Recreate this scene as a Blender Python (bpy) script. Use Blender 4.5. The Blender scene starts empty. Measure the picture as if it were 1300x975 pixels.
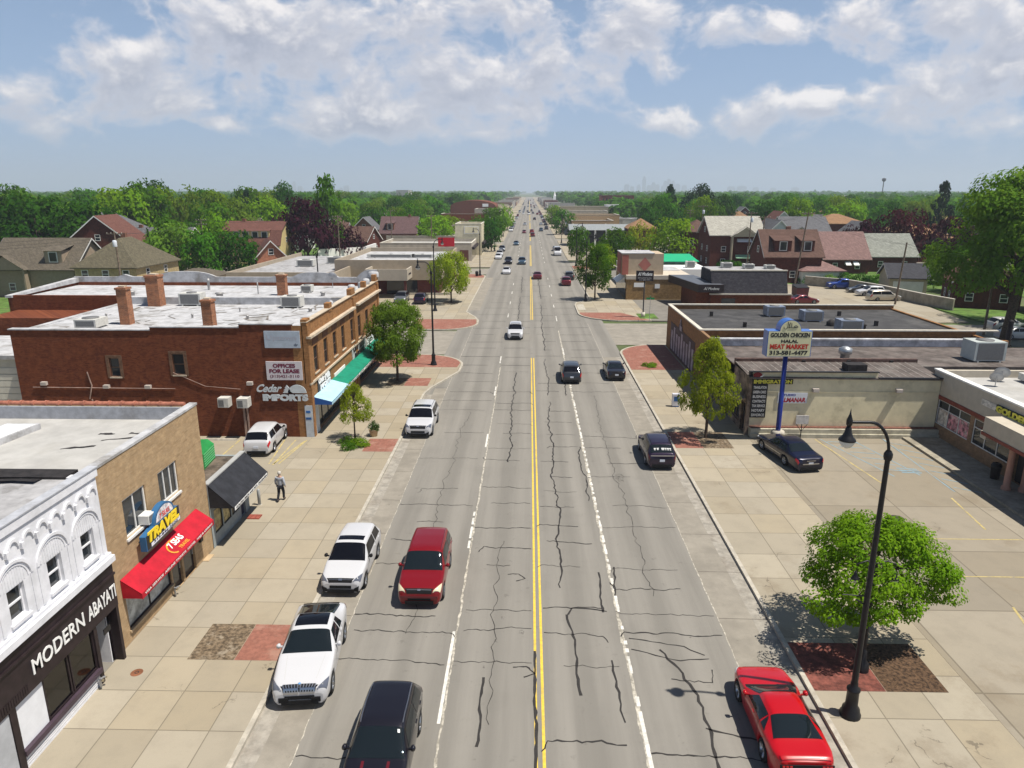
import bpy, bmesh, math, random
import numpy as np
from mathutils import Vector, Matrix
R = math.radians
PI = math.pi
S = bpy.context.scene
COL = S.collection

# ------------------------------------------------------------------ camera, sky, sun, exposure
CAM_H = 17.3
cd = bpy.data.cameras.new('camera'); cam = bpy.data.objects.new('camera', cd); COL.objects.link(cam)
cam.location = (0, 0, CAM_H)
cam.rotation_euler = (R(90 - 15.18), 0, R(1.35))
cd.sensor_width = 36; cd.sensor_fit = 'HORIZONTAL'; cd.lens = 901 / 1300 * 36
cd.clip_start = 0.5; cd.clip_end = 40000
S.camera = cam
SUN_EL, SUN_SHADOW = 66.0, (-1.0, 0.27)          # elevation; ground direction the shadows fall in
sd = Vector((-SUN_SHADOW[0], -SUN_SHADOW[1])).normalized()
sun_az = math.atan2(sd.x, sd.y)                   # from +Y clockwise
ld = bpy.data.lights.new('sun', 'SUN'); ld.energy = 5.0; ld.angle = R(0.53); ld.color = (1.0, 0.945, 0.85)
sun = bpy.data.objects.new('sun', ld); COL.objects.link(sun)
dirv = Vector((sd.x * math.cos(R(SUN_EL)), sd.y * math.cos(R(SUN_EL)), math.sin(R(SUN_EL))))
sun.rotation_euler = dirv.to_track_quat('Z', 'Y').to_euler()
sun.location = (40, -10, 120)
S.view_settings.view_transform = 'Standard'
S.view_settings.look = 'None'
S.view_settings.exposure = 0.36
S.view_settings.gamma = 1.0
S.view_settings.use_curve_mapping = False
S.cycles.max_bounces = 6; S.cycles.diffuse_bounces = 2; S.cycles.glossy_bounces = 3
S.cycles.transparent_max_bounces = 8; S.cycles.volume_bounces = 1
S.cycles.sample_clamp_indirect = 6
S.cycles.use_denoising = True

def nd(nt, t, **kw):
    n = nt.nodes.new(t)
    for k, v in kw.items():
        if k in n.inputs.keys(): n.inputs[k].default_value = v
        else: setattr(n, k, v)
    return n
def mth(nt, op, a, b=None, c=None, clamp=False):
    n = nt.nodes.new('ShaderNodeMath'); n.operation = op; n.use_clamp = clamp
    for i, v in enumerate((a, b, c)):
        if v is None: continue
        if isinstance(v, (int, float)): n.inputs[i].default_value = v
        else: nt.links.new(v, n.inputs[i])
    return n.outputs[0]
def mixc(nt, f, a, b, mode='MIX'):
    n = nt.nodes.new('ShaderNodeMix'); n.data_type = 'RGBA'; n.blend_type = mode
    for s, v in ((0, f), (6, a), (7, b)):
        if isinstance(v, (int, float)): n.inputs[s].default_value = v
        elif isinstance(v, (tuple, list)): n.inputs[s].default_value = (*v[:3], 1)
        else: nt.links.new(v, n.inputs[s])
    return n.outputs[2]
def ramp(nt, f, lo, hi):
    n = nt.nodes.new('ShaderNodeMapRange'); n.interpolation_type = 'SMOOTHSTEP'
    nt.links.new(f, n.inputs[0]); n.inputs[1].default_value = lo; n.inputs[2].default_value = hi
    return n.outputs[0]

W = bpy.data.worlds.new('World'); S.world = W; W.use_nodes = True
wt = W.node_tree; wt.nodes.clear()
out = nd(wt, 'ShaderNodeOutputWorld')
sky = nd(wt, 'ShaderNodeTexSky'); sky.sky_type = 'NISHITA'; sky.sun_disc = False
sky.sun_elevation = R(SUN_EL); sky.sun_rotation = sun_az; sky.air_density = 1.0; sky.dust_density = 0.5; sky.ozone_density = 2.2
bg = nd(wt, 'ShaderNodeBackground', Strength=0.055)
wt.links.new(sky.outputs[0], bg.inputs[0])
tc = nd(wt, 'ShaderNodeTexCoord')
sx = nd(wt, 'ShaderNodeSeparateXYZ'); wt.links.new(tc.outputs['Generated'], sx.inputs[0])
hyp = mth(wt, 'SQRT', mth(wt, 'ADD', mth(wt, 'POWER', sx.outputs[0], 2), mth(wt, 'POWER', sx.outputs[1], 2)))
az = mth(wt, 'ARCTAN2', sx.outputs[0], sx.outputs[1])
el = mth(wt, 'DIVIDE', sx.outputs[2], mth(wt, 'MAXIMUM', hyp, 0.02))
cuv = nd(wt, 'ShaderNodeCombineXYZ'); wt.links.new(az, cuv.inputs[0]); wt.links.new(el, cuv.inputs[1])
def cloud_density(dv):
    off = nt_add = nd(wt, 'ShaderNodeVectorMath'); off.operation = 'ADD'
    wt.links.new(cuv.outputs[0], off.inputs[0]); off.inputs[1].default_value = (0.006 if dv else 0, dv, 0)
    uv = off.outputs[0]
    # cumulus masses: azimuth, elevation (tangent), half width, half height, weight
    blobs = [(-.70,.235,.10,.045,.95),(-.40,.195,.15,.055,.85),(-.255,.180,.13,.065,1.0),(-.50,.148,.062,.026,1.0),(-.46,.115,.070,.030,.85),
             (-.62,.118,.085,.030,.75),(-.53,.085,.14,.022,.40),(-.03,.232,.12,.040,1.0),(.035,.148,.10,.045,1.0),(-.075,.118,.09,.045,.9),(-.19,.10,.10,.035,.6),
             (.165,.205,.062,.038,1.0),(.262,.192,.11,.026,.85),(.185,.148,.035,.015,.8),(.435,.200,.085,.040,.95),(.57,.19,.12,.055,1.0),
             (.25,.092,.09,.022,.9),(.37,.104,.09,.026,.95),(.49,.128,.070,.022,.85),(.57,.092,.12,.030,.8),(.42,.058,.24,.024,.45),(-.375,.078,.025,.008,.6),(-.28,.085,.09,.026,.8),(-.10,.075,.10,.018,.6),(-.64,.055,.2,.02,.45),(.14,.10,.06,.016,.5),(.62,.13,.08,.03,.7),
             (-1.1,.2,.3,.07,.8),(1.0,.22,.25,.08,.9),(1.5,.15,.3,.06,.8),(-1.9,.2,.3,.08,.9),(2.4,.2,.4,.1,.9)]
    wn = nd(wt, 'ShaderNodeTexNoise', Scale=5.0, Detail=3.0, Roughness=0.5); wt.links.new(uv, wn.inputs['Vector'])
    ws = nd(wt, 'ShaderNodeVectorMath'); ws.operation = 'SUBTRACT'; wt.links.new(wn.outputs['Color'], ws.inputs[0]); ws.inputs[1].default_value = (.5, .5, .5)
    wm = nd(wt, 'ShaderNodeVectorMath'); wm.operation = 'MULTIPLY'; wt.links.new(ws.outputs[0], wm.inputs[0]); wm.inputs[1].default_value = (.11, .06, 0)
    wa = nd(wt, 'ShaderNodeVectorMath'); wa.operation = 'ADD'; wt.links.new(uv, wa.inputs[0]); wt.links.new(wm.outputs[0], wa.inputs[1])
    total = None
    for (a, e, rx, ry, wgt) in blobs:
        s1 = nd(wt, 'ShaderNodeVectorMath'); s1.operation = 'SUBTRACT'; wt.links.new(wa.outputs[0], s1.inputs[0]); s1.inputs[1].default_value = (a, e, 0)
        s2 = nd(wt, 'ShaderNodeVectorMath'); s2.operation = 'MULTIPLY'; wt.links.new(s1.outputs[0], s2.inputs[0]); s2.inputs[1].default_value = (1/rx, 1/ry, 0)
        s3 = nd(wt, 'ShaderNodeVectorMath'); s3.operation = 'DOT_PRODUCT'; wt.links.new(s2.outputs[0], s3.inputs[0]); wt.links.new(s2.outputs[0], s3.inputs[1])
        g = mth(wt, 'MULTIPLY', mth(wt, 'EXPONENT', mth(wt, 'MULTIPLY', s3.outputs['Value'], -0.95)), wgt)
        total = g if total is None else mth(wt, 'ADD', total, g)
    total = mth(wt, 'SUBTRACT', 1.0, mth(wt, 'EXPONENT', mth(wt, 'MULTIPLY', total, -1.25)))
    mp = nd(wt, 'ShaderNodeVectorMath'); mp.operation = 'MULTIPLY'; wt.links.new(wa.outputs[0], mp.inputs[0]); mp.inputs[1].default_value = (1, 1.45, 1)
    n1 = nd(wt, 'ShaderNodeTexNoise', Scale=12.0, Detail=8.0, Roughness=0.53, Distortion=0.0); wt.links.new(mp.outputs[0], n1.inputs['Vector'])
    vo = nd(wt, 'ShaderNodeTexNoise', Scale=17.0, Detail=5.0, Roughness=0.55); wt.links.new(mp.outputs[0], vo.inputs['Vector'])
    v = mth(wt, 'ADD', total, mth(wt, 'MULTIPLY', mth(wt, 'SUBTRACT', n1.outputs[0], 0.5), 1.25))
    return mth(wt, 'ADD', v, mth(wt, 'MULTIPLY', mth(wt, 'SUBTRACT', 0.12, mth(wt, 'ABSOLUTE', mth(wt, 'SUBTRACT', vo.outputs[0], 0.5))), 1.25))
d0 = cloud_density(0.0); d1 = cloud_density(0.020)
mask = mth(wt, 'MULTIPLY', ramp(wt, d0, 0.52, 0.84), 0.95)
lit = mth(wt, 'MULTIPLY', ramp(wt, mth(wt, 'SUBTRACT', d0, d1), -0.10, 0.50), ramp(wt, d0, 0.55, 0.9))
thick = ramp(wt, d0, 0.55, 1.15)
ccol = mixc(wt, thick, (0.60, 0.61, 0.67), (0.33, 0.36, 0.45))
ccol = mixc(wt, lit, ccol, (0.90, 0.86, 0.84))
# clouds sink into the pale air towards the horizon
low = ramp(wt, el, 0.0, 0.085)
ccol = mixc(wt, low, (0.42, 0.49, 0.58), ccol)
mask = mth(wt, 'MULTIPLY', mask, ramp(wt, el, 0.75, 0.32))
mask = mth(wt, 'MULTIPLY', mask, mth(wt, 'ADD', mth(wt, 'MULTIPLY', low, 0.75), 0.25))
bgc = nd(wt, 'ShaderNodeBackground', Strength=0.90); wt.links.new(ccol, bgc.inputs[0])
veil = nd(wt, 'ShaderNodeBackground', Strength=1.0); veil.inputs[0].default_value = (0.30, 0.43, 0.66, 1)
vx = nd(wt, 'ShaderNodeMixShader'); wt.links.new(mth(wt, 'MULTIPLY', ramp(wt, el, 0.55, 0.05), 0.62), vx.inputs[0]); wt.links.new(bg.outputs[0], vx.inputs[1]); wt.links.new(veil.outputs[0], vx.inputs[2])
mx = nd(wt, 'ShaderNodeMixShader'); wt.links.new(mask, mx.inputs[0]); wt.links.new(vx.outputs[0], mx.inputs[1]); wt.links.new(bgc.outputs[0], mx.inputs[2])
wt.links.new(mx.outputs[0], out.inputs[0])
W.cycles.sampling_method = 'MANUAL'; W.cycles.sample_map_resolution = 512

# ------------------------------------------------------------------ materials
MATS = {}
def new_mat(name):
    m = bpy.data.materials.new(name); m.use_nodes = True
    nt = m.node_tree; return m, nt, nt.nodes['Principled BSDF']
def coords(nt, kind='Object'):
    return nd(nt, 'ShaderNodeTexCoord').outputs[kind]
def M(name, col, rough=0.7, var=0.12, scale=1.5, bump=0.0, bscale=40.0, metal=0.0, coat=0.0, spec=0.3, stain=None, stain_amt=0.5, stain_scale=0.6):
    if name in MATS: return MATS[name]
    m, nt, b = new_mat(name)
    b.inputs['Roughness'].default_value = rough; b.inputs['Metallic'].default_value = metal
    b.inputs['Coat Weight'].default_value = coat; b.inputs['Coat Roughness'].default_value = 0.04
    b.inputs['Specular IOR Level'].default_value = spec
    c = coords(nt)
    if var > 0 or stain:
        n = nd(nt, 'ShaderNodeTexNoise', Scale=scale, Detail=6.0, Roughness=0.65); nt.links.new(c, n.inputs['Vector'])
        dark = tuple(x * (1 - var * 1.6) for x in col); light = tuple(min(1, x * (1 + var * 1.4)) for x in col)
        f = ramp(nt, n.outputs[0], 0.3, 0.7)
        cc = mixc(nt, f, dark, light)
        if stain:
            n2 = nd(nt, 'ShaderNodeTexNoise', Scale=stain_scale, Detail=8.0, Roughness=0.7); nt.links.new(c, n2.inputs['Vector'])
            cc = mixc(nt, mth(nt, 'MULTIPLY', ramp(nt, n2.outputs[0], 0.5, 0.68), stain_amt), cc, stain)
        nt.links.new(cc, b.inputs['Base Color'])
    else: b.inputs['Base Color'].default_value = (*col, 1)
    if bump > 0:
        n3 = nd(nt, 'ShaderNodeTexNoise', Scale=bscale, Detail=3.0); nt.links.new(c, n3.inputs['Vector'])
        bp = nd(nt, 'ShaderNodeBump', Strength=bump, Distance=0.02); nt.links.new(n3.outputs[0], bp.inputs['Height']); nt.links.new(bp.outputs[0], b.inputs['Normal'])
    MATS[name] = m; return m
def wall_uv(nt):
    s = nd(nt, 'ShaderNodeSeparateXYZ'); nt.links.new(coords(nt), s.inputs[0])
    c = nd(nt, 'ShaderNodeCombineXYZ'); nt.links.new(mth(nt, 'ADD', s.outputs[0], s.outputs[1]), c.inputs[0]); nt.links.new(s.outputs[2], c.inputs[1])
    return c.outputs[0]
def BR(name, c1, c2, mortar, bw=0.23, bh=0.076, ms=0.01, rough=0.85, stain=None, stain_amt=0.4, var=0.25):
    if name in MATS: return MATS[name]
    m, nt, b = new_mat(name); uv = wall_uv(nt)
    t = nd(nt, 'ShaderNodeTexBrick', Scale=1.0); nt.links.new(uv, t.inputs['Vector'])
    t.inputs['Color1'].default_value = (*c1, 1); t.inputs['Color2'].default_value = (*c2, 1); t.inputs['Mortar'].default_value = (*mortar, 1)
    t.inputs['Brick Width'].default_value = bw; t.inputs['Row Height'].default_value = bh; t.inputs['Mortar Size'].default_value = ms; t.inputs['Bias'].default_value = 0.0
    t.inputs['Mortar Smooth'].default_value = 0.3
    n = nd(nt, 'ShaderNodeTexNoise', Scale=2.4, Detail=7.0, Roughness=0.75); nt.links.new(uv, n.inputs['Vector'])
    st = nd(nt, 'ShaderNodeVectorMath'); st.operation = 'MULTIPLY'; nt.links.new(uv, st.inputs[0]); st.inputs[1].default_value = (1.2, 9.0, 1)
    n4 = nd(nt, 'ShaderNodeTexNoise', Scale=1.0, Detail=5.0, Roughness=0.7); nt.links.new(st.outputs[0], n4.inputs['Vector'])
    cc = mixc(nt, mth(nt, 'MULTIPLY', ramp(nt, n.outputs[0], 0.42, 0.68), var * 1.5), t.outputs[0], tuple(x * 1.9 for x in c2))
    cc = mixc(nt, mth(nt, 'MULTIPLY', ramp(nt, n4.outputs[0], 0.5, 0.7), 0.45), cc, tuple(x * 0.5 for x in c1))
    if stain: 
        n2 = nd(nt, 'ShaderNodeTexNoise', Scale=0.35, Detail=9.0, Roughness=0.75); nt.links.new(uv, n2.inputs['Vector'])
        cc = mixc(nt, mth(nt, 'MULTIPLY', ramp(nt, n2.outputs[0], 0.52, 0.66), stain_amt), cc, stain)
    nt.links.new(cc, b.inputs['Base Color']); b.inputs['Roughness'].default_value = rough; b.inputs['Specular IOR Level'].default_value = 0.2
    bp = nd(nt, 'ShaderNodeBump', Strength=0.5, Distance=0.01); nt.links.new(t.outputs['Fac'], bp.inputs['Height']); bp.invert = True
    nt.links.new(bp.outputs[0], b.inputs['Normal'])
    MATS[name] = m; return m
def SLAB(name, col, sx_, sy_, ox=0.0, oy=0.0, tone=0.22, joint=0.02, stain=(0.2, 0.16, 0.11), stain_amt=0.35, warm=0.35, crack=True):
    """concrete poured in rectangular bays: each bay its own tone, sawn joints between"""
    if name in MATS: return MATS[name]
    m, nt, b = new_mat(name)
    s = nd(nt, 'ShaderNodeSeparateXYZ'); nt.links.new(coords(nt), s.inputs[0])
    x = mth(nt, 'DIVIDE', mth(nt, 'SUBTRACT', s.outputs[0], ox), sx_); y = mth(nt, 'DIVIDE', mth(nt, 'SUBTRACT', s.outputs[1], oy), sy_)
    c = nd(nt, 'ShaderNodeCombineXYZ'); nt.links.new(mth(nt, 'FLOOR', x), c.inputs[0]); nt.links.new(mth(nt, 'FLOOR', y), c.inputs[1])
    wn = nd(nt, 'ShaderNodeTexWhiteNoise'); wn.noise_dimensions = '2D'; nt.links.new(c.outputs[0], wn.inputs['Vector'])
    sc = nd(nt, 'ShaderNodeSeparateColor'); nt.links.new(wn.outputs['Color'], sc.inputs[0])
    n = nd(nt, 'ShaderNodeTexNoise', Scale=0.9, Detail=8.0, Roughness=0.7); nt.links.new(coords(nt), n.inputs['Vector'])
    n2 = nd(nt, 'ShaderNodeTexNoise', Scale=0.25, Detail=8.0, Roughness=0.72); nt.links.new(coords(nt), n2.inputs['Vector'])
    n3 = nd(nt, 'ShaderNodeTexNoise', Scale=14.0, Detail=4.0, Roughness=0.7); nt.links.new(coords(nt), n3.inputs['Vector'])
    cc = mixc(nt, sc.outputs[0], tuple(v * (1 - tone) for v in col), tuple(v * (1 + tone) for v in col))
    cc = mixc(nt, mth(nt, 'MULTIPLY', sc.outputs[1], warm), cc, (col[0] * 0.93, col[1] * 0.82, col[2] * 0.60))
    cc = mixc(nt, mth(nt, 'MULTIPLY', ramp(nt, n.outputs[0], 0.42, 0.7), 0.25), cc, tuple(v * 0.62 for v in col))
    cc = mixc(nt, mth(nt, 'MULTIPLY', ramp(nt, n2.outputs[0], 0.52, 0.68), stain_amt), cc, stain)
    cc = mixc(nt, mth(nt, 'MULTIPLY', ramp(nt, n3.outputs[0], 0.55, 0.75), 0.18), cc, tuple(v * 0.55 for v in col))
    jx = mth(nt, 'LESS_THAN', mth(nt, 'PINGPONG', x, 0.5), joint / sx_); jy = mth(nt, 'LESS_THAN', mth(nt, 'PINGPONG', y, 0.5), joint / sy_)
    j = mth(nt, 'MAXIMUM', jx, jy)
    cc = mixc(nt, mth(nt, 'MULTIPLY', j, 0.72), cc, (0.13, 0.11, 0.08))
    if crack:
        v = nd(nt, 'ShaderNodeTexVoronoi'); v.feature = 'DISTANCE_TO_EDGE'; v.inputs['Scale'].default_value = 0.16
        wv = nd(nt, 'ShaderNodeVectorMath'); wv.operation = 'ADD'; wn2 = nd(nt, 'ShaderNodeTexNoise', Scale=1.2, Detail=4.0); nt.links.new(coords(nt), wn2.inputs['Vector'])
        sc2 = nd(nt, 'ShaderNodeVectorMath'); sc2.operation = 'SCALE'; sc2.inputs['Scale'].default_value = 1.2; nt.links.new(wn2.outputs['Color'], sc2.inputs[0])
        nt.links.new(coords(nt), wv.inputs[0]); nt.links.new(sc2.outputs[0], wv.inputs[1]); nt.links.new(wv.outputs[0], v.inputs['Vector'])
        cr = mth(nt, 'MULTIPLY', mth(nt, 'LESS_THAN', v.outputs[0], 0.0028), ramp(nt, n2.outputs[0], 0.54, 0.6))
        cc = mixc(nt, mth(nt, 'MULTIPLY', cr, 0.6), cc, (0.1, 0.085, 0.065))
    nt.links.new(cc, b.inputs['Base Color']); b.inputs['Roughness'].default_value = 0.9; b.inputs['Specular IOR Level'].default_value = 0.25
    bp = nd(nt, 'ShaderNodeBump', Strength=0.15, Distance=0.01); nt.links.new(n3.outputs[0], bp.inputs['Height']); nt.links.new(bp.outputs[0], b.inputs['Normal'])
    MATS[name] = m; return m
def ASPH(name, col, lanes=False):
    if name in MATS: return MATS[name]
    m, nt, b = new_mat(name); co = coords(nt)
    st = nd(nt, 'ShaderNodeVectorMath'); st.operation = 'MULTIPLY'; nt.links.new(co, st.inputs[0]); st.inputs[1].default_value = (1.0, 0.045, 1) if lanes else (1, 1, 1)
    n = nd(nt, 'ShaderNodeTexNoise', Scale=0.8, Detail=7.0, Roughness=0.66); nt.links.new(st.outputs[0], n.inputs['Vector'])
    n2 = nd(nt, 'ShaderNodeTexNoise', Scale=0.22, Detail=9.0, Roughness=0.72); nt.links.new(co, n2.inputs['Vector'])
    n3 = nd(nt, 'ShaderNodeTexNoise', Scale=22.0, Detail=4.0, Roughness=0.75); nt.links.new(co, n3.inputs['Vector'])
    cc = mixc(nt, ramp(nt, n.outputs[0], 0.32, 0.7), tuple(v * 0.84 for v in col), tuple(v * 1.13 for v in col))
    cc = mixc(nt, mth(nt, 'MULTIPLY', ramp(nt, n2.outputs[0], 0.46, 0.7), 0.35), cc, tuple(v * 0.72 for v in col))
    cc = mixc(nt, mth(nt, 'MULTIPLY', ramp(nt, n3.outputs[0], 0.5, 0.75), 0.35), cc, tuple(v * 0.6 for v in col))
    n5 = nd(nt, 'ShaderNodeTexNoise', Scale=1.7, Detail=6.0, Roughness=0.7); nt.links.new(co, n5.inputs['Vector'])
    cc = mixc(nt, mth(nt, 'MULTIPLY', ramp(nt, n5.outputs[0], 0.60, 0.74), 0.5), cc, tuple(v * 0.42 for v in col))
    if lanes:
        s = nd(nt, 'ShaderNodeSeparateXYZ'); nt.links.new(co, s.inputs[0])
        # worn wheel tracks and oily middles that run along each lane
        ph = mth(nt, 'PINGPONG', mth(nt, 'ADD', s.outputs[0], 2.95 + 34.5), 1.725)
        oil = mth(nt, 'MULTIPLY', ramp(nt, ph, 1.25, 1.72), ramp(nt, n.outputs[0], 0.35, 0.65))
        trk = mth(nt, 'MULTIPLY', ramp(nt, mth(nt, 'ABSOLUTE', mth(nt, 'SUBTRACT', ph, 0.85)), 0.5, 0.1), 0.35)
        cc = mixc(nt, mth(nt, 'MULTIPLY', oil, 0.45), cc, tuple(v * 0.55 for v in col))
        cc = mixc(nt, trk, cc, tuple(v * 1.22 for v in col))
    nt.links.new(cc, b.inputs['Base Color']); b.inputs['Roughness'].default_value = 0.88; b.inputs['Specular IOR Level'].default_value = 0.3
    bp = nd(nt, 'ShaderNodeBump', Strength=0.25, Distance=0.01); nt.links.new(n3.outputs[0], bp.inputs['Height']); nt.links.new(bp.outputs[0], b.inputs['Normal'])
    MATS[name] = m; return m
def LEAF(name, col, col2, trans=0.35):
    if name in MATS: return MATS[name]
    m, nt, b = new_mat(name)
    a = nd(nt, 'ShaderNodeAttribute'); a.attribute_name = 'tone'
    oi = nd(nt, 'ShaderNodeObjectInfo')
    f = mth(nt, 'ADD', mth(nt, 'MULTIPLY', a.outputs['Fac'], 0.75), mth(nt, 'MULTIPLY', oi.outputs['Random'], 0.25))
    cc = mixc(nt, f, col, col2)
    hs = nd(nt, 'ShaderNodeHueSaturation'); nt.links.new(cc, hs.inputs['Color'])
    nt.links.new(mth(nt, 'ADD', mth(nt, 'MULTIPLY', oi.outputs['Random'], 0.04), 0.48), hs.inputs['Hue'])
    nt.links.new(mth(nt, 'ADD', mth(nt, 'MULTIPLY', oi.outputs['Random'], 0.35), 0.85), hs.inputs['Value'])
    df = nd(nt, 'ShaderNodeBsdfDiffuse'); tr = nd(nt, 'ShaderNodeBsdfTranslucent'); gl = nd(nt, 'ShaderNodeBsdfGlossy', Roughness=0.45)
    gl.inputs['Color'].default_value = (0.5, 0.55, 0.5, 1)
    tcl = mixc(nt, 0.5, hs.outputs[0], (col2[0] * 1.5, col2[1] * 1.5, col2[2] * 0.6))
    nt.links.new(hs.outputs[0], df.inputs[0]); nt.links.new(tcl, tr.inputs[0])
    ms = nd(nt, 'ShaderNodeMixShader', Fac=trans); nt.links.new(df.outputs[0], ms.inputs[1]); nt.links.new(tr.outputs[0], ms.inputs[2])
    m2 = nd(nt, 'ShaderNodeMixShader', Fac=0.0); nt.links.new(ms.outputs[0], m2.inputs[1]); nt.links.new(gl.outputs[0], m2.inputs[2])
    nt.links.new(m2.outputs[0], nt.nodes['Material Output'].inputs[0]); nt.nodes.remove(b)
    MATS[name] = m; return m
def GLASS(name, col=(0.015, 0.02, 0.025), rough=0.04):
    return M(name, col, rough=rough, var=0.0, spec=0.6)
def PAINT(col, name, metal=0.0, rough=0.28):
    return M(name, col, rough=rough, var=0.0, coat=0.7, metal=metal)

# ------------------------------------------------------------------ mesh building
class MB:
    def __init__(s): s.v = []; s.f = []; s.sm = []
    def add(s, vs, fs, smooth=False):
        o = len(s.v); s.v += [tuple(p) for p in vs]; s.f += [tuple(i + o for i in f) for f in fs]; s.sm += [smooth] * len(fs); return s
    def poly(s, pts): return s.add(pts, [tuple(range(len(pts)))])
    def box(s, x0, x1, y0, y1, z0, z1):
        v = [(x, y, z) for z in (z0, z1) for y in (y0, y1) for x in (x0, x1)]
        return s.add(v, [(0, 2, 3, 1), (4, 5, 7, 6), (0, 1, 5, 4), (2, 6, 7, 3), (0, 4, 6, 2), (1, 3, 7, 5)])
    def prism(s, pts, z0, z1):
        n = len(pts)
        v = [(x, y, z0) for x, y in pts] + [(x, y, z1) for x, y in pts]
        return s.add(v, [tuple(range(n))[::-1], tuple(range(n, 2 * n))] + [(i, (i + 1) % n, n + (i + 1) % n, n + i) for i in range(n)])
    def extr(s, pts, vec):
        n = len(pts); v = [tuple(p) for p in pts] + [tuple(a + b for a, b in zip(p, vec)) for p in pts]
        return s.add(v, [tuple(range(n))[::-1], tuple(range(n, 2 * n))] + [(i, (i + 1) % n, n + (i + 1) % n, n + i) for i in range(n)])
    def tube(s, path, rad, n=8, smooth=True, cap=True):
        P = [Vector(p) for p in path]; rr = rad if isinstance(rad, (list, tuple)) else [rad] * len(P)
        rings = []; prev = None
        for i, p in enumerate(P):
            t = (P[min(i + 1, len(P) - 1)] - P[max(i - 1, 0)])
            t = t.normalized() if t.length > 1e-9 else Vector((0, 0, 1))
            a = prev if prev is not None else (Vector((1, 0, 0)) if abs(t.x) < 0.9 else Vector((0, 1, 0)))
            a = (a - t * a.dot(t)); a = a.normalized() if a.length > 1e-6 else t.orthogonal().normalized()
            prev = a; b = t.cross(a)
            rings.append([p + (a * math.cos(2 * PI * k / n) + b * math.sin(2 * PI * k / n)) * rr[i] for k in range(n)])
        o = [q for r_ in rings for q in r_]
        f = [(i * n + k, i * n + (k + 1) % n, (i + 1) * n + (k + 1) % n, (i + 1) * n + k) for i in range(len(P) - 1) for k in range(n)]
        s.add(o, f, smooth)
        if cap: s.add(rings[0], [tuple(range(n))[::-1]]); s.add(rings[-1], [tuple(range(n))])
        return s
    def lathe(s, prof, c=(0, 0, 0), n=20, axis='z', smooth=True):
        rings = []
        for r_, z in prof:
            for k in range(n):
                a = 2 * PI * k / n; p = (r_ * math.cos(a), r_ * math.sin(a), z)
                if axis == 'x': p = (p[2], p[0], p[1])
                if axis == 'y': p = (p[0], p[2], p[1])
                rings.append((p[0] + c[0], p[1] + c[1], p[2] + c[2]))
        f = [(i * n + k, i * n + (k + 1) % n, (i + 1) * n + (k + 1) % n, (i + 1) * n + k) for i in range(len(prof) - 1) for k in range(n)]
        return s.add(rings, f, smooth)
    def build(s, name, mat, parent=None, local=False, sharp=None):
        me = bpy.data.meshes.new(name)
        v = s.v
        if parent is not None and not local:
            o = Vector((0, 0, 0)); p = parent
            while p is not None: o += p.location; p = p.parent
            v = [(a - o.x, b - o.y, c - o.z) for a, b, c in v]
        me.from_pydata(v, [], s.f)
        me.polygons.foreach_set('use_smooth', s.sm)
        if sharp: me.set_sharp_from_angle(angle=R(sharp))
        me.materials.append(mat); me.update()
        ob = bpy.data.objects.new(name, me); COL.objects.link(ob)
        if parent is not None: ob.parent = parent
        return ob
def tag(o, label=None, cat=None, group=None, kind=None):
    for k, v in (('label', label), ('category', cat), ('group', group), ('kind', kind)):
        if v: o[k] = v
    return o
def thing(name, label, cat, loc=(0, 0, 0), rz=0.0, group=None):
    o = bpy.data.objects.new(name, None); COL.objects.link(o); o.location = loc; o.rotation_euler = (0, 0, rz)
    return tag(o, label, cat, group)
def struct(name, mb, mat): return tag(mb.build(name, mat), kind='structure')
def copy_tree(o, parent=None):
    c = o.copy(); COL.objects.link(c); c.parent = parent
    for ch in list(o.children): copy_tree(ch, c)
    return c
FACE = {'+x': lambda p, a, z, d: (p + d, a, z), '-x': lambda p, a, z, d: (p - d, a, z), '-y': lambda p, a, z, d: (a, p - d, z), '+y': lambda p, a, z, d: (a, p + d, z)}
def wallgrid(mb, face, plane, a0, a1, z0, z1, holes=(), depth=0.18):
    F = FACE[face]
    A = sorted({a0, a1, *[h[0] for h in holes], *[h[1] for h in holes]}); Z = sorted({z0, z1, *[h[2] for h in holes], *[h[3] for h in holes]})
    for i in range(len(A) - 1):
        for j in range(len(Z) - 1):
            ca, cz = (A[i] + A[i + 1]) / 2, (Z[j] + Z[j + 1]) / 2
            if any(h[0] < ca < h[1] and h[2] < cz < h[3] for h in holes): continue
            mb.poly([F(plane, A[i], Z[j], 0), F(plane, A[i + 1], Z[j], 0), F(plane, A[i + 1], Z[j + 1], 0), F(plane, A[i], Z[j + 1], 0)])
    for (u0, u1, w0, w1) in [h[:4] for h in holes]:
        c = [(u0, w0), (u1, w0), (u1, w1), (u0, w1)]
        for k in range(4):
            p, q = c[k], c[(k + 1) % 4]
            mb.poly([F(plane, p[0], p[1], 0), F(plane, q[0], q[1], 0), F(plane, q[0], q[1], -depth), F(plane, p[0], p[1], -depth)])
def fbox(mb, face, plane, a0, a1, z0, z1, d0, d1):
    F = FACE[face]; p = F(plane, a0, z0, d0); q = F(plane, a1, z1, d1)
    mb.box(min(p[0], q[0]), max(p[0], q[0]), min(p[1], q[1]), max(p[1], q[1]), z0, z1)
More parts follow.
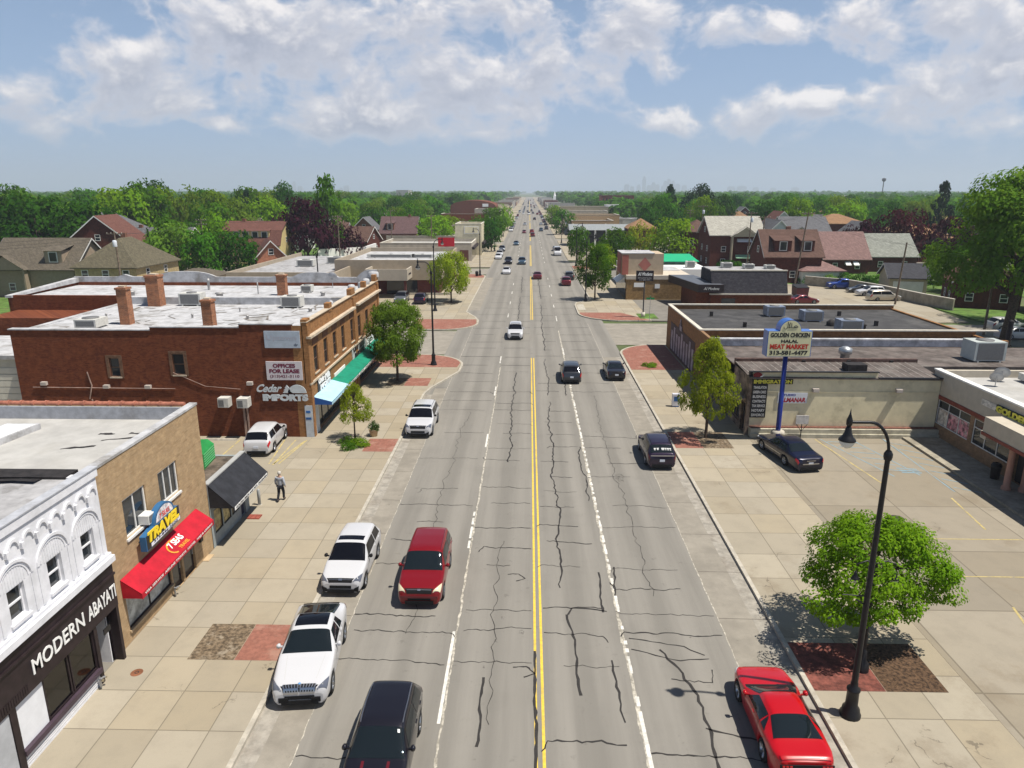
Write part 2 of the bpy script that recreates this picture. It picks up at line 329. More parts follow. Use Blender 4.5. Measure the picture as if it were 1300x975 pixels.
def window(parent, face, plane, a0, a1, z0, z1, frame, glass, cols=1, rows=2, fw=0.06, d=-0.10, sill=None, name='window', local=False, label=None):
    mb = MB()
    fbox(mb, face, plane, a0, a0 + fw, z0, z1, d, d + 0.06); fbox(mb, face, plane, a1 - fw, a1, z0, z1, d, d + 0.06)
    fbox(mb, face, plane, a0 + fw, a1 - fw, z0, z0 + fw, d, d + 0.06); fbox(mb, face, plane, a0 + fw, a1 - fw, z1 - fw, z1, d, d + 0.06)
    for i in range(1, cols):
        a = a0 + (a1 - a0) * i / cols; fbox(mb, face, plane, a - fw / 2, a + fw / 2, z0 + fw, z1 - fw, d, d + 0.05)
    for i in range(1, rows):
        z = z0 + (z1 - z0) * i / rows; fbox(mb, face, plane, a0 + fw, a1 - fw, z - fw / 2, z + fw / 2, d, d + 0.055)
    w = mb.build(name, frame, parent, local=local)
    if label: w['label'] = label
    pb = MB(); fbox(pb, face, plane, a0 + fw * .5, a1 - fw * .5, z0 + fw * .5, z1 - fw * .5, d - 0.03, d + 0.015)
    g = pb.build('pane', glass, w, local=True) if local else pb.build('pane', glass, w)
    if sill:
        sb = MB(); fbox(sb, face, plane, a0 - 0.08, a1 + 0.08, z0 - 0.10, z0 - 0.002, -0.05, 0.07); sb.build('sill', sill, w, local=local)
    return w
def text_obj(txt, face, plane, a, z, w, h, mat, parent, d=0.02, shear=0.0, bold=0.0, ext=0.012, name='lettering', local=False, slope=0.0, arc=0.0):
    """lettering fitted to width w, height h, centred at (a, z) on a wall face"""
    cu = bpy.data.curves.new('txt', 'FONT'); cu.body = txt; cu.shear = shear; cu.offset = bold; cu.extrude = 0.0; cu.align_x = 'CENTER'; cu.resolution_u = 3
    to = bpy.data.objects.new('txt', cu); me = bpy.data.meshes.new_from_object(to)
    bpy.data.objects.remove(to); bpy.data.curves.remove(cu)
    co = np.array([v.co[:] for v in me.vertices]); lo = co.min(0); hi = co.max(0)
    u = (co[:, 0] - (lo[0] + hi[0]) / 2) / max(hi[0] - lo[0], 1e-6) * w; v = (co[:, 1] - (lo[1] + hi[1]) / 2) / max(hi[1] - lo[1], 1e-6) * h
    faces = [tuple(p.vertices) for p in me.polygons]; bpy.data.meshes.remove(me)
    sgn = {'+x': 1, '-y': 1, '-x': -1, '+y': -1}[face]; F = FACE[face]
    mb = MB(); n = len(u)
    vs = [F(plane, a + sgn * u[i], z + v[i] + slope * u[i] + arc * (1 - (2 * u[i] / w) ** 2), d + ext) for i in range(n)]
    mb.add(vs, faces)
    # thin sides so the letters stand off the board
    edges = {}
    for f in faces:
        for i in range(len(f)):
            e = (f[i], f[(i + 1) % len(f)]); k = tuple(sorted(e)); edges[k] = edges.get(k, 0) + 1
    bd = [k for k, c in edges.items() if c == 1]
    vb = [F(plane, a + sgn * u[i], z + v[i] + slope * u[i] + arc * (1 - (2 * u[i] / w) ** 2), d) for i in range(n)]
    mb.add(vs + vb, [(i, j, j + n, i + n) for i, j in bd])
    return mb.build(name, mat, parent, local=local)
# ------------------------------------------------------------------ palette
CONC = (0.33, 0.292, 0.228)
mroad = ASPH('road_surface', (0.212, 0.198, 0.174), lanes=True)
mside = ASPH('side_street', (0.27, 0.245, 0.205))
mlotA = ASPH('asphalt_lot', (0.20, 0.185, 0.16))
mwalk = SLAB('sidewalk_slabs', CONC, 1.72, 1.9, ox=-15.6, oy=0.35, tone=0.11, warm=0.38, joint=0.02, stain_amt=0.25)
mwalkR = SLAB('sidewalk_slabs_right', (0.335, 0.297, 0.232), 1.9, 2.25, ox=10.25, oy=0.2, tone=0.11, warm=0.38, joint=0.022, stain_amt=0.5)
mlot = SLAB('lot_concrete', (0.275, 0.242, 0.19), 4.6, 5.2, ox=16.2, oy=1.0, tone=0.12, joint=0.035, stain_amt=0.55, warm=0.25)
mlotL = SLAB('lot_concrete_left', (0.32, 0.285, 0.225), 3.8, 4.4, tone=0.1, joint=0.03, stain_amt=0.4)
mkerb = M('kerb_concrete', (0.42, 0.385, 0.32), 0.9, 0.15, 3.0, 0.2, 20, stain=(0.14, 0.11, 0.08), stain_amt=0.5, stain_scale=1.5)
mgrass = M('lawn', (0.085, 0.155, 0.028), 0.95, 0.3, 0.8, 0.4, 60, stain=(0.16, 0.15, 0.06), stain_amt=0.4, stain_scale=0.3)
mground = M('earth', (0.085, 0.115, 0.04), 0.95, 0.35, 0.05, 0.0, stain=(0.20, 0.17, 0.12), stain_amt=0.6, stain_scale=0.02)
mbrickpad = M('paving_brick', (0.25, 0.105, 0.075), .85, .14, 5.0, .3, 30, stain=(0.34, 0.20, 0.15), stain_amt=.7, stain_scale=.9)
msoil = M('soil', (0.15, 0.11, 0.07), 0.95, 0.4, 6.0, 0.8, 30, stain=(0.3, 0.26, 0.2), stain_amt=0.7, stain_scale=3)
mwhite = M('road_white', (0.62, 0.60, 0.55), 0.8, 0.12, 5, stain=(0.28, 0.26, 0.23), stain_amt=0.6, stain_scale=1.2)
myellow = M('road_yellow', (0.68, 0.47, 0.06), 0.8, 0.1, 5, stain=(0.30, 0.24, 0.12), stain_amt=0.5, stain_scale=1.0)
mblue = M('bay_blue', (0.20, 0.28, 0.32), 0.85, 0.1, 4, stain=(0.275, 0.242, 0.19), stain_amt=1.0, stain_scale=1.6)
mtar = M('tar', (0.030, 0.027, 0.025), 0.7, 0.1, 3)
msteel = M('steel', (0.45, 0.46, 0.47), 0.45, 0.1, 3, metal=0.8)
mblack = M('black_metal', (0.012, 0.012, 0.014), 0.4, 0.0)
mdark = M('dark_trim', (0.02, 0.02, 0.022), 0.55, 0.0)
mglass = GLASS('window_glass', (0.022, 0.027, 0.032))
mwframe = M('white_frame', (0.72, 0.71, 0.68), 0.5, 0.05)
def rng(s): return random.Random(s)

# ------------------------------------------------------------------ ground, road, pavements
g = MB(); g.box(-8200, 8200, -140, 10600, -2.0, -0.05); struct('ground', g, mground)
def strip(x0, x1, y0, y1, z, n=1):
    m = MB()
    for i in range(n):
        a = y0 + (y1 - y0) * i / n; b = y0 + (y1 - y0) * (i + 1) / n
        m.poly([(x0, a, z), (x1, a, z), (x1, b, z), (x0, b, z)])
    return m
struct('main_road', strip(-9.2, 10.2, -60, 2400, 0.0), mroad)
for i, (y0, y1, x0, x1) in enumerate([(76, 89.5, -330, -9.19), (154, 166, -330, -9.19), (81.5, 95.5, 10.19, 330), (172, 184, 10.19, 330), (245, 256, -330, -9.19), (262, 273, 10.19, 330)]):
    struct('side_street', strip(x0, x1, y0, y1, -0.004), mside)
struct('residential_street', strip(-100, -92, 0, 900, -0.012), mside)
struct('residential_street', strip(92, 100, 0, 900, -0.012), mside)
def corner(cx, cy, r, a0, a1, n=8):
    return [(cx + r * math.cos(R(a0 + (a1 - a0) * i / n)), cy + r * math.sin(R(a0 + (a1 - a0) * i / n))) for i in range(n + 1)]
def raised(name, pts, mat, kerb=None, z=0.13):
    m = MB(); m.prism(pts, -0.3, z); struct(name, m, mat)
    if kerb:
        k = MB()
        for i in range(len(kerb) - 1):
            a, b = Vector((*kerb[i], 0)), Vector((*kerb[i + 1], 0)); t = (b - a)
            if t.length < 1e-6: continue
            t.normalize(); nrm = Vector((-t.y, t.x, 0))
            p = [a - nrm * 0.012, b - nrm * 0.012, b + nrm * 0.17, a + nrm * 0.17]
            k.prism([(q.x, q.y) for q in p][::1], -0.2, z + 0.006 + 0.0005 * (i % 2))
        struct('kerb', k, mkerb)
# left near block: pavement with a brick bulb at the street corner
kl = [(-9.1, -30), (-9.1, 60), *[(-9.1 + 0.35, 62), (-7.6, 65.5), (-6.8, 68.0)], *corner(-11.6, 70.6, 4.9, 0, 90), (-16, 75.6)]
raised('sidewalk', [(-15.6, -30), *kl[:-1], (-15.6, 75.6)], mwalk, [(x, y) for x, y in kl])
raised('parking_lot', [(-50, 31.8), (-15.6, 31.8), (-15.6, 48.3), (-50, 48.3)], mlotL, z=0.124)
raised('back_lot', [(-60, -30), (-15.61, -30), (-15.61, 31.79), (-60, 31.79)], mlotA, z=0.11)
raised('back_yard', [(-60, 48.31), (-15.61, 48.31), (-15.61, 75.6), (-60, 75.6)], mlotL, z=0.11)
# left second block
kl2 = [(-16, 89.8), *corner(-11.6, 94.6, 4.8, -90, 0), (-6.9, 97), (-7.6, 100), (-9.1, 104), (-9.1, 149), *corner(-12.6, 150.0, 3.5, 0, 90), (-16, 153.5)]
raised('sidewalk', [(-15.6, 89.8), *kl2[1:-1], (-15.6, 153.5)], mwalk, kl2)
raised('forecourt', [(-64, 89.8), (-15.61, 89.8), (-15.61, 153.5), (-64, 153.5)], mlotL, z=0.124)
# right near block
raised('sidewalk', [(10.1, -30), (15.9, -30), (15.9, 49.3), (10.1, 49.3)], mwalkR, [(10.1, 49.3), (10.1, -30)])
raised('parking_lot', [(15.91, -30), (60, -30), (60, 49.3), (15.91, 49.3)], mlot, z=0.128)
kr = [(16, 81.3), *corner(15.1, 76.3, 5.0, 90, 180), (10.1, 49.3)]
raised('sidewalk', [(10.1, 49.31), (15.9, 49.31), (15.9, 81.3), *kr[1:-1]], mwalkR, kr)
raised('back_lot', [(15.91, 49.31), (43, 49.31), (43, 81.3), (15.91, 81.3)], mlotA, z=0.11)
# right second block
kr2 = [(10.1, 171.8), (10.1, 117), (9.4, 115.5), (7.6, 113.5), (7.2, 111), (7.2, 104), *corner(13.2, 103.0, 6.0, 180, 262), (17, 97.1)]
raised('sidewalk', [(17, 97.1), (17, 171.8), *kr2[:-1]], mwalkR, kr2)
raised('parking_lot', [(17.01, 97.1), (41, 97.1), (41, 171.8), (17.01, 171.8)], mlotA, z=0.11)
struct('alley', MB().prism([(41.2, 96), (50, 96), (60, 97), (62, 112), (61, 134), (50, 138), (50, 260), (41.2, 260)], -0.3, 0.10), mlotL)
struct('lawn', MB().prism([(62.3, 78), (92, 70), (92, 96), (62, 112)], -0.3, 0.09), mgrass)
struct('lawn', MB().prism([(50.2, 138.3), (61, 134.5), (92, 118), (92, 258), (50.2, 258)], -0.3, 0.06), mgrass)
struct('lawn', MB().prism([(-92, 92), (-64.2, 92), (-64.2, 152), (-92, 152)], -0.3, 0.06), mgrass)
struct('lawn', MB().prism([(-92, 20), (-60.2, 20), (-60.2, 75), (-92, 75)], -0.3, 0.06), mgrass)
struct('lawn', MB().prism([(-92, 168), (-40, 168), (-40, 243), (-92, 243)], -0.3, 0.06), mgrass)
# farther blocks, both sides
yy = 168.0
for side in (-1, 1):
    y = 168.0 if side < 0 else 186.0
    while y < 2300:
        L = 76 if side < 0 else 75
        x0, x1 = (-15.6, -9.1) if side < 0 else (10.1, 16.6)
        raised('sidewalk', [(x0, y), (x1, y), (x1, y + L), (x0, y + L)], mwalk)
        x0, x1 = (-46, -15.61) if side < 0 else (16.61, 42)
        raised('parking_lot', [(x0, y), (x1, y), (x1, y + L), (x0, y + L)], mlotL, z=0.11)
        y += L + 13
# brick pads and planting squares in the pavement
def pad(name, pts, mat, z=0.136): m = MB(); m.poly([(x, y, z) for x, y in pts]); struct(name, m, mat)
def rect(x0, x1, y0, y1): return [(x0, y0), (x1, y0), (x1, y1), (x0, y1)]
pad('brick_paving', rect(-11.1, -9.28, 23.0, 25.3), mbrickpad)
pad('planting_square', rect(-12.9, -11.12, 23.0, 25.3), msoil)
pad('brick_paving', rect(-11.35, -9.28, 45.4, 48.0), mbrickpad)
pad('brick_paving', rect(-11.4, -9.2, 62.4, 65.2), mbrickpad)
pad('planting_square', rect(-13.1, -11.42, 62.4, 65.2), msoil)
pad('brick_paving', [(-15.55, 69.6), (-7.2, 69.6), *corner(-11.6, 70.6, 4.65, 0, 90)[1:], (-15.55, 75.2)], mbrickpad)
pad('brick_paving', [(-15.55, 90.3), *corner(-11.6, 94.6, 4.55, -90, 0), (-7.3, 97.5), (-15.55, 97.5)], mbrickpad)
pad('brick_paving', [(-15.55, 147.0), (-9.3, 147.0), *corner(-12.6, 150.0, 3.2, 0, 90), (-15.55, 153.2)], mbrickpad)
pad('planting_square', rect(-13.6, -11.2, 111.5, 114.5), msoil)
pad('brick_paving', rect(10.28, 12.8, 21.8, 24.6), M('paving_brick_dark', (0.17, 0.055, 0.04), 0.85, 0.3, 4.0, 0.3))
pad('planting_square', rect(12.82, 15.0, 21.8, 24.6), M('mulch', (0.085, 0.05, 0.028), 0.95, 0.5, 8.0, 0.9, 40))
pad('brick_paving', rect(10.28, 12.2, 46.6, 50.0), mbrickpad)
pad('planting_square', rect(12.22, 14.3, 46.6, 50.0), msoil)
pad('brick_paving', [(10.3, 69.0), (15.7, 69.0), (15.7, 81.0), *corner(15.1, 76.3, 4.75, 90, 180)], mbrickpad)
pad('brick_paving', [(16.9, 97.3), *corner(13.2, 103.0, 5.75, 262, 180), (7.5, 103.6), (13.5, 103.6)], mbrickpad, z=0.137)
pad('brick_paving', [(7.5, 106), (8.6, 106), (8.6, 112), (7.5, 111)], mkerb)
pad('planting_square', rect(15.6, 18.2, 98.6, 102.8), mgrass, z=0.139)
pad('brick_paving', rect(10.2, 15, 165, 171.5), mbrickpad)
# weedy sand joint and concrete gutter beside the parked cars
gm = M('gutter_concrete', (0.30, 0.275, 0.235), 0.9, 0.15, 2.0, stain=(0.15, 0.12, 0.09), stain_amt=0.5)
struct('gutter', strip(-9.1, -8.45, -30, 60, 0.004), gm)
struct('gutter', strip(9.45, 10.1, -30, 75, 0.004), gm)
par = ASPH('parking_lane', (0.26, 0.235, 0.195))
struct('parking_lane', strip(-8.45, -7.35, -30, 62, 0.003), par)
struct('parking_lane', strip(8.0, 9.45, -30, 75, 0.003), par)
struct('parking_lane', strip(-9.08, -7.35, 106, 148, 0.003), par)

# painted lines
def wob(r_, y): return 0.0
yl = MB(); r_ = rng(3)
for x in (0.33, 0.58):
    for a, b in ((-20, 74.5), (98, 150), (172, 240), (262, 330), (345, 420), (440, 600), (620, 1500)):
        n = max(1, int((b - a) / 1.2)) if a < 80 else 1
        for i in range(n):
            p = a + (b - a) * i / n; q = a + (b - a) * (i + 1) / n; w = 0.05 if a < 100 else 0.06
            yl.poly([(x - w, p, .006), (x + w, p, .006), (x + w, q, .006), (x - w, q, .006)])
struct('yellow_centre_line', yl, myellow)
wl = MB()
def dash(x, a, b, w=0.065, frag=0.0):
    n = max(1, int((b - a) / 0.25)) if frag else 1
    for i in range(n):
        p = a + (b - a) * i / n; q = a + (b - a) * (i + 1) / n
        if frag and r_.random() < frag: continue
        u0 = x - w * (1 - frag * r_.random()); u1 = x + w * (1 - frag * r_.random())
        wl.poly([(u0, p, .006), (u1, p, .006), (u1 + r_.uniform(-.01, .01), q, .006), (u0, q, .006)])
for a, b in ((20.0, 25.2), (32.2, 36.4), (46.8, 49.6), (59.8, 62.8), (72, 75.2), (100, 103.4), (112, 115), (124, 127), (136, 139)): dash(-2.95, a, b, 0.06, 0.06)
for k in range(14): dash(-2.95, 176 + k * 12, 179 + k * 12)
dash(3.92, 4, 21.5, 0.07, 0.08); dash(3.92, 21.5, 66, 0.075, 0.45)
for a, b in ((69, 72.5), (76, 80), (97, 101), (109, 112), (121, 124), (133, 136), (145, 148)): dash(3.92, a, b, 0.06, 0.15)
for k in range(14): dash(3.92, 180 + k * 12, 183 + k * 12)
struct('white_lane_line', wl, mwhite)
# crumbled joint beside the worn lane line
jm = MB()
for (x, y0, y1, w) in ((3.86, 5, 90, 0.09), (-7.35, 5, 95, 0.02), (8.02, 5, 95, 0.025), (-2.84, 8, 70, 0.05)):
    y = y0; px = x
    while y < y1:
        st = 0.35; nx = x + r_.uniform(-.03, .03) * (3 if w > .1 else 1); ww = w * r_.uniform(.5, 1.1); jm.poly([(px - ww, y, .0045), (px + ww, y, .0045), (nx + ww, y + st, .0045), (nx - ww, y + st, .0045)]); px = nx; y += st
struct('road_joint', jm, M('joint_grit', (0.40, 0.37, 0.31), 0.95, 0.3, 4.0, 0.4, 40, stain=(0.19, 0.17, 0.14), stain_amt=0.8, stain_scale=3.0))

# tar sealed cracks
tm = MB()
def tar(pts, w=0.034, jit=0.06, seg=0.28):
    P = [Vector((*p, 0)) for p in pts]; path = [P[0]]
    for a, b in zip(P[:-1], P[1:]):
        n = max(1, int((b - a).length / seg)); t = (b - a); t.normalize(); nr = Vector((-t.y, t.x, 0)); o = 0
        for i in range(1, n + 1):
            o = o * 0.75 + r_.uniform(-jit, jit) * (i < n); path.append(a.lerp(b, i / n) + nr * o)
    L, Rr = [], []
    for i, p in enumerate(path):
        t = path[min(i + 1, len(path) - 1)] - path[max(i - 1, 0)]; t.normalize(); nr = Vector((-t.y, t.x, 0)); ww = w * r_.uniform(.6, 1.35)
        L.append(p + nr * ww); Rr.append(p - nr * ww)
    for i in range(len(path) - 1):
        tm.poly([(L[i].x, L[i].y, .0085), (Rr[i].x, Rr[i].y, .0085), (Rr[i + 1].x, Rr[i + 1].y, .0085), (L[i + 1].x, L[i + 1].y, .0085)])
# long ones
tar([(1.95, 21.5), (1.75, 26.5)], .045); tar([(1.75, 26.5), (1.95, 27), (3.4, 26.7)], .045)
tar([(1.5, 28.6), (1.75, 31), (1.5, 33), (1.75, 37), (1.55, 41), (1.75, 46), (1.6, 52), (1.8, 58)], .04, .09)
tar([(1.7, 60), (1.9, 66), (1.7, 74)], .035, .08); tar([(1.9, 78), (1.8, 96), (2.0, 112)], .045, .08); tar([(2.0, 118), (1.9, 150)], .05, .08)
tar([(3.35, 20.2), (3.25, 23.5)], .04); tar([(3.25, 26.7), (3.3, 30)], .045); tar([(3.55, 38), (3.6, 47)], .035, .08)
tar([(3.9, 28), (4.1, 30.5)], .035); tar([(3.3, 60), (3.5, 69)], .04, .08)
tar([(-1.3, 44), (-1.15, 49), (-1.35, 55), (-1.2, 61), (-1.3, 68)], .04, .1); tar([(-1.5, 96), (-1.4, 120)], .045, .08); tar([(-1.3, 125), (-1.4, 150)], .05, .08)
tar([(5.2, 24.2), (6.1, 21.6), (6.0, 18.6), (5.8, 17)], .05, .1); tar([(6.0, 20), (8.2, 19.3)], .04); tar([(-1.6, 19), (-1.6, 22.4)], .04)
tar([(0.28, 15), (0.3, 24)], .05, .03)
# cross joints, hooked at the ends as in the photograph
for y in (18.9, 22.9, 24.9, 26.7, 28.4, 30.2, 32.6, 34.9, 37.2, 39.4, 41.8, 44.3, 46.9, 49.5, 52.3, 55.1, 58, 61.2, 64.5, 67.9, 71.4, 75, 79, 83, 87.5, 92, 97, 102, 108, 114, 121, 128, 136, 145):
    for (x0, x1) in ((-7.3, -3.1), (-2.8, 0.2), (0.7, 3.5), (4.0, 7.9)):
        q = r_.random()
        if q < 0.22 and y < 90: continue
        a = x0 + r_.uniform(0, .35) * (x1 - x0) if r_.random() < .5 else x0; b = x1 - r_.uniform(0, .4) * (x1 - x0) if r_.random() < .5 else x1
        yy0 = y + r_.uniform(-.5, .5)
        if y > 70: tar([(a, yy0), (b, yy0 + r_.uniform(-.1, .1))], .028 + y * .00025, .05, 0.7); continue
        pts = [(a, yy0), (b, yy0 + r_.uniform(-.25, .1))]
        if r_.random() < .18: pts.append((b + .15, pts[-1][1] + r_.choice((-1, 1)) * r_.uniform(.3, .9)))
        if r_.random() < .2: pts.insert(0, (a - .2, yy0 + r_.uniform(-.7, .7)))
        tar(pts, r_.uniform(.012, .032), .075, .16)
for (x, y) in ((0.0, 22.9), (-.4, 29.6)):
    tar([(x - .5, y + .1), (x, y + .15), (x + .3, y - .25), (x - .1, y - .45)], .028, .03, .12)
tar([(-1.25, 20), (-1.4, 27), (-1.2, 33)], .012, .1); tar([(5.6, 28), (5.7, 36), (5.5, 47), (5.8, 60)], .012, .12); tar([(-4.9, 25), (-5.1, 38), (-4.9, 55)], .010, .12)
tar([(4.1, 24.9), (6.2, 24.4), (6.9, 23.9)], .026); tar([(4.1, 24.2), (5.9, 23.6), (7.0, 23.7)], .026)
struct('road_crack_seal', tm, mtar)
# thin joints across the old concrete parking lanes
tj = MB()
for y in range(6, 70, 4):
    for (x0, x1) in ((-8.45, -7.4), (8.05, 10.05)):
        yo = y + r_.uniform(-.4, .4); tj.poly([(x0, yo, .0062), (x1, yo - .05, .0062), (x1, yo - .02, .0062), (x0, yo + .03, .0062)])
struct('parking_lane_joint', tj, M('joint_dark', (0.10, 0.085, 0.07), 0.95, 0.0))
# oil spots
om = MB()
for (x, y, rr_) in ((5.75, 41.5, .5), (-1.0, 26.2, .10), (-1.2, 24.6, .09), (-.9, 27.9, .12), (-1.6, 23, .07), (-.2, 25.2, .14), (0.05, 28.5, .1), (-3.9, 29, .06), (6.6, 25.0, .06), (-4.0, 24.8, .05), (-3.6, 25.6, .05)):
    pts = [(x + rr_ * r_.uniform(.6, 1.1) * math.cos(k * PI / 5), y + rr_ * 1.5 * r_.uniform(.6, 1.1) * math.sin(k * PI / 5), .0115) for k in range(10)]
    om.poly(pts)
def SOFT(name):
    m, nt, b = new_mat(name); c = coords(nt); n = nd(nt, 'ShaderNodeTexNoise', Scale=5.0, Detail=6.0, Roughness=.75); nt.links.new(c, n.inputs['Vector'])
    b.inputs['Base Color'].default_value = (.07, .06, .05, 1); b.inputs['Roughness'].default_value = .6
    nt.links.new(ramp(nt, n.outputs[0], .45, .8), b.inputs['Alpha']); return m
struct('oil_stain', om, SOFT('oil'))

# bay lines in the right lot
bl = MB()
def line(mb, a, b, w, z): 
    a = Vector((*a, 0)); b = Vector((*b, 0)); t = (b - a).normalized(); n = Vector((-t.y, t.x, 0)) * w
    mb.poly([(*(a - n).xy, z), (*(b - n).xy, z), (*(b + n).xy, z), (*(a + n).xy, z)])
for i in range(6): line(bl, (21.3 + i * .35, 48.2 - i * 1.05), (23.2 + i * .18, 47.9 - i * 1.05), .05, .1345)
line(bl, (21.0, 48.6), (22.9, 41.8), .05, .1345); line(bl, (23.2, 48.4), (24.6, 42.0), .05, .1345)
for i in range(7): line(bl, (25.6, 48.0 - i * 1.3), (26.8, 47.2 - i * 1.3), .05, .1345)
line(bl, (25.5, 48.8), (25.3, 39.5), .05, .1345)
for q in range(3): line(bl, (23.7, 43.2 - q * .35), (24.9, 43.0 - q * .3), .09, .1346)
struct('blue_bay_marking', bl, mblue)
yb = MB()
line(yb, (20.6, 48.6), (21.6, 40.6), .05, .1342); line(yb, (24.6, 38.6), (24.1, 34.6), .05, .1342); line(yb, (20.8, 27.3), (20.1, 24.6), .05, .1342); line(yb, (18.6, 33.5), (30, 33.5), .035, .1342); line(yb, (18.6, 29.8), (30, 29.8), .035, .1342)
for dx in (0, 1.6, 3.2): line(yb, (-17.4 + dx * .5, 47.6), (-15.9 + dx * .2 - 1.0, 43.0), .05, .1305)
line(yb, (-16.6, 42.8), (-15.9, 47.4), .05, .1305); line(yb, (-20.6, 47.6), (-20.6, 42.6), .05, .1305); line(yb, (-23.6, 47.6), (-23.6, 42.6), .05, .1305)
struct('yellow_bay_marking', yb, M('faded_yellow', (0.45, 0.36, 0.15), 0.9, 0.15, 4, stain=(.275, .242, .19), stain_amt=1.0, stain_scale=1.5))
# raised walk along the market
struct('market_walk', MB().prism([(26.9, 20), (29.5, 20), (29.5, 49.2), (26.9, 49.2)], 0, .27), M('market_walk_concrete', (0.30, 0.27, 0.21), .9, .15, 2, .2, stain=(.14, .12, .09), stain_amt=.5))
# ------------------------------------------------------------------ buildings, left side, near
mwhitep = M('white_painted_block', (0.70, 0.70, 0.73), .75, .06, 2, .15, 12, stain=(.42, .43, .44), stain_amt=.3)
mblk = M('black_panel', (0.022, 0.014, 0.016), .5, .2, 3)
mtan = BR('tan_brick', (0.34, 0.225, 0.12), (0.40, 0.28, 0.16), (0.33, 0.25, 0.16), .22, .075, .008, var=.2)
mtanp = M('tan_pier', (0.44, 0.33, 0.2), .8, .1)
mroofw = M('silver_roof', (0.43, 0.43, 0.44), .85, .14, 1.3, .3, 8, stain=(0.20, 0.185, 0.165), stain_amt=.8, stain_scale=.5)
mroofp = M('pale_roof', (0.40, 0.39, 0.37), .85, .08, .8, .15, 8, stain=(0.30, 0.28, 0.24), stain_amt=.4, stain_scale=.3)
mroofg = M('worn_grey_roof', (0.34, 0.335, 0.34), .85, .15, 1.3, .3, 10, stain=(0.12, 0.11, 0.09), stain_amt=.85, stain_scale=.55)
mflash = M('painted_flashing', (0.40, 0.41, 0.44), .6, .1, 3, stain=(.2, .19, .18), stain_amt=.5)
mtile = M('terracotta_coping', (0.34, 0.13, 0.085), .7, .2, 4)
mletter = M('white_letters', (0.8, 0.8, 0.78), .5, 0)
mred = M('red_awning', (0.42, 0.008, 0.022), .75, .12, 1.5, .6, 2.5)
mrt = M('tar_patch', (0.025, 0.022, 0.022), .8, .3, 3, .5)
mac = M('unit_casing', (0.55, 0.54, 0.50), .5, .08, 4); mgrille = M('unit_grille', (0.16, 0.16, 0.16), .6, .2, 30)
mint = M('shop_interior', (0.20, 0.17, 0.13), .9, .3, 2)
def clear_glass(name):
    m, nt, b = new_mat(name); nt.nodes.remove(b); t = nd(nt, 'ShaderNodeBsdfTransparent'); t.inputs[0].default_value = (.72, .76, .76, 1); g = nd(nt, 'ShaderNodeBsdfGlossy', Roughness=.03)
    fr = nd(nt, 'ShaderNodeFresnel', IOR=1.6); x = nd(nt, 'ShaderNodeMixShader'); nt.links.new(fr.outputs[0], x.inputs[0]); nt.links.new(t.outputs[0], x.inputs[1]); nt.links.new(g.outputs[0], x.inputs[2])
    nt.links.new(x.outputs[0], nt.nodes['Material Output'].inputs[0]); return m
mclear = clear_glass('shop_glass')

# --- white shop with black front
XF = -15.35
b1 = thing('shop_building', 'white painted two-storey shop with arched upper windows over a black shopfront', 'shop', (-22, 12, 0))
w = MB()
wins = [(16.45, 17.2, 4.78, 5.86), (18.22, 18.95, 4.78, 5.86), (20.02, 20.73, 4.78, 5.86), (21.78, 22.5, 4.78, 5.86), (14.7, 15.4, 4.78, 5.86), (12.9, 13.6, 4.78, 5.86)]
wallgrid(w, '+x', XF, 4, 23.1, 4.22, 7.55, wins, .22)
w.box(-40, XF - .3, 22.8, 23.09, 0, 7.6); w.box(-40, XF - .3, 4, 4.3, 0, 7.6); w.box(-40, -39.7, 4.3, 22.8, 0, 7.6)
w.poly([(XF, 23.1, 0), (XF - .35, 23.1, 0), (XF - .35, 23.1, 7.55), (XF, 23.1, 7.55)])
w.box(XF - .35, XF - .23, 4, 23.1, 4.2, 7.54)
# cornice ledge below the windows, raised coping above, scalloped corbel frieze and arches
w.box(XF - .05, XF + .22, 4, 23.16, 4.22, 4.45); w.box(XF - .02, XF + .12, 4, 23.13, 4.452, 4.56)
for i in range(26):
    cy = 22.75 - i * .66
    if cy < 5: break
    pts = []
    for k in range(9): a = PI * k / 8; pts.append((XF + .06, cy + .25 * math.cos(a), 7.02 + .30 * math.sin(a)))
    for k in range(9): a = PI * (8 - k) / 8; pts.append((XF + .06, cy + .17 * math.cos(a), 7.02 + .20 * math.sin(a)))
    w.extr(pts, (-.1, 0, 0)); w.box(XF - .02, XF + .10, cy - .33 - .06, cy - .33 + .06, 6.86, 7.06)
for (y0, y1, z0, z1) in wins:
    cy = (y0 + y1) / 2
    for r0, r1, pr in ((.80, .70, .055), (.62, .58, .025)):
        pts = []
        for k in range(17): a = PI * k / 16; pts.append((XF + pr, cy + r0 * math.cos(a), 5.95 + r0 * .92 * math.sin(a)))
        for k in range(17): a = PI * (16 - k) / 16; pts.append((XF + pr, cy + r1 * math.cos(a), 5.95 + r1 * .92 * math.sin(a)))
        w.extr(pts, (-pr - .01, 0, 0))
    for s in (-1, 1): w.box(XF - .01, XF + .03, cy + s * .74 - .06, cy + s * .74 + .06, 4.6, 5.95)
    for k in range(-4, 5):
        zz = 5.96 + math.sqrt(max(0, .54 ** 2 - (k * .11) ** 2)) * .9
        w.box(XF - .01, XF + .012, cy + k * .11 - .022, cy + k * .11 + .022, 5.9, zz)
w.build('wall', mwhitep, b1)
cp = MB(); cp.box(XF - .22, XF + .06, 3.95, 23.16, 7.552, 7.86); cp.build('parapet', mwhitep, b1)
cp = MB(); cp.box(XF - .26, XF + .09, 3.9, 23.2, 7.862, 7.90); cp.build('coping', mflash, b1)
for (y0, y1, z0, z1) in wins: window(b1, '+x', XF, y0, y1, z0, z1, mwhitep, mglass, 1, 2, .06, -.17, sill=mwhitep)
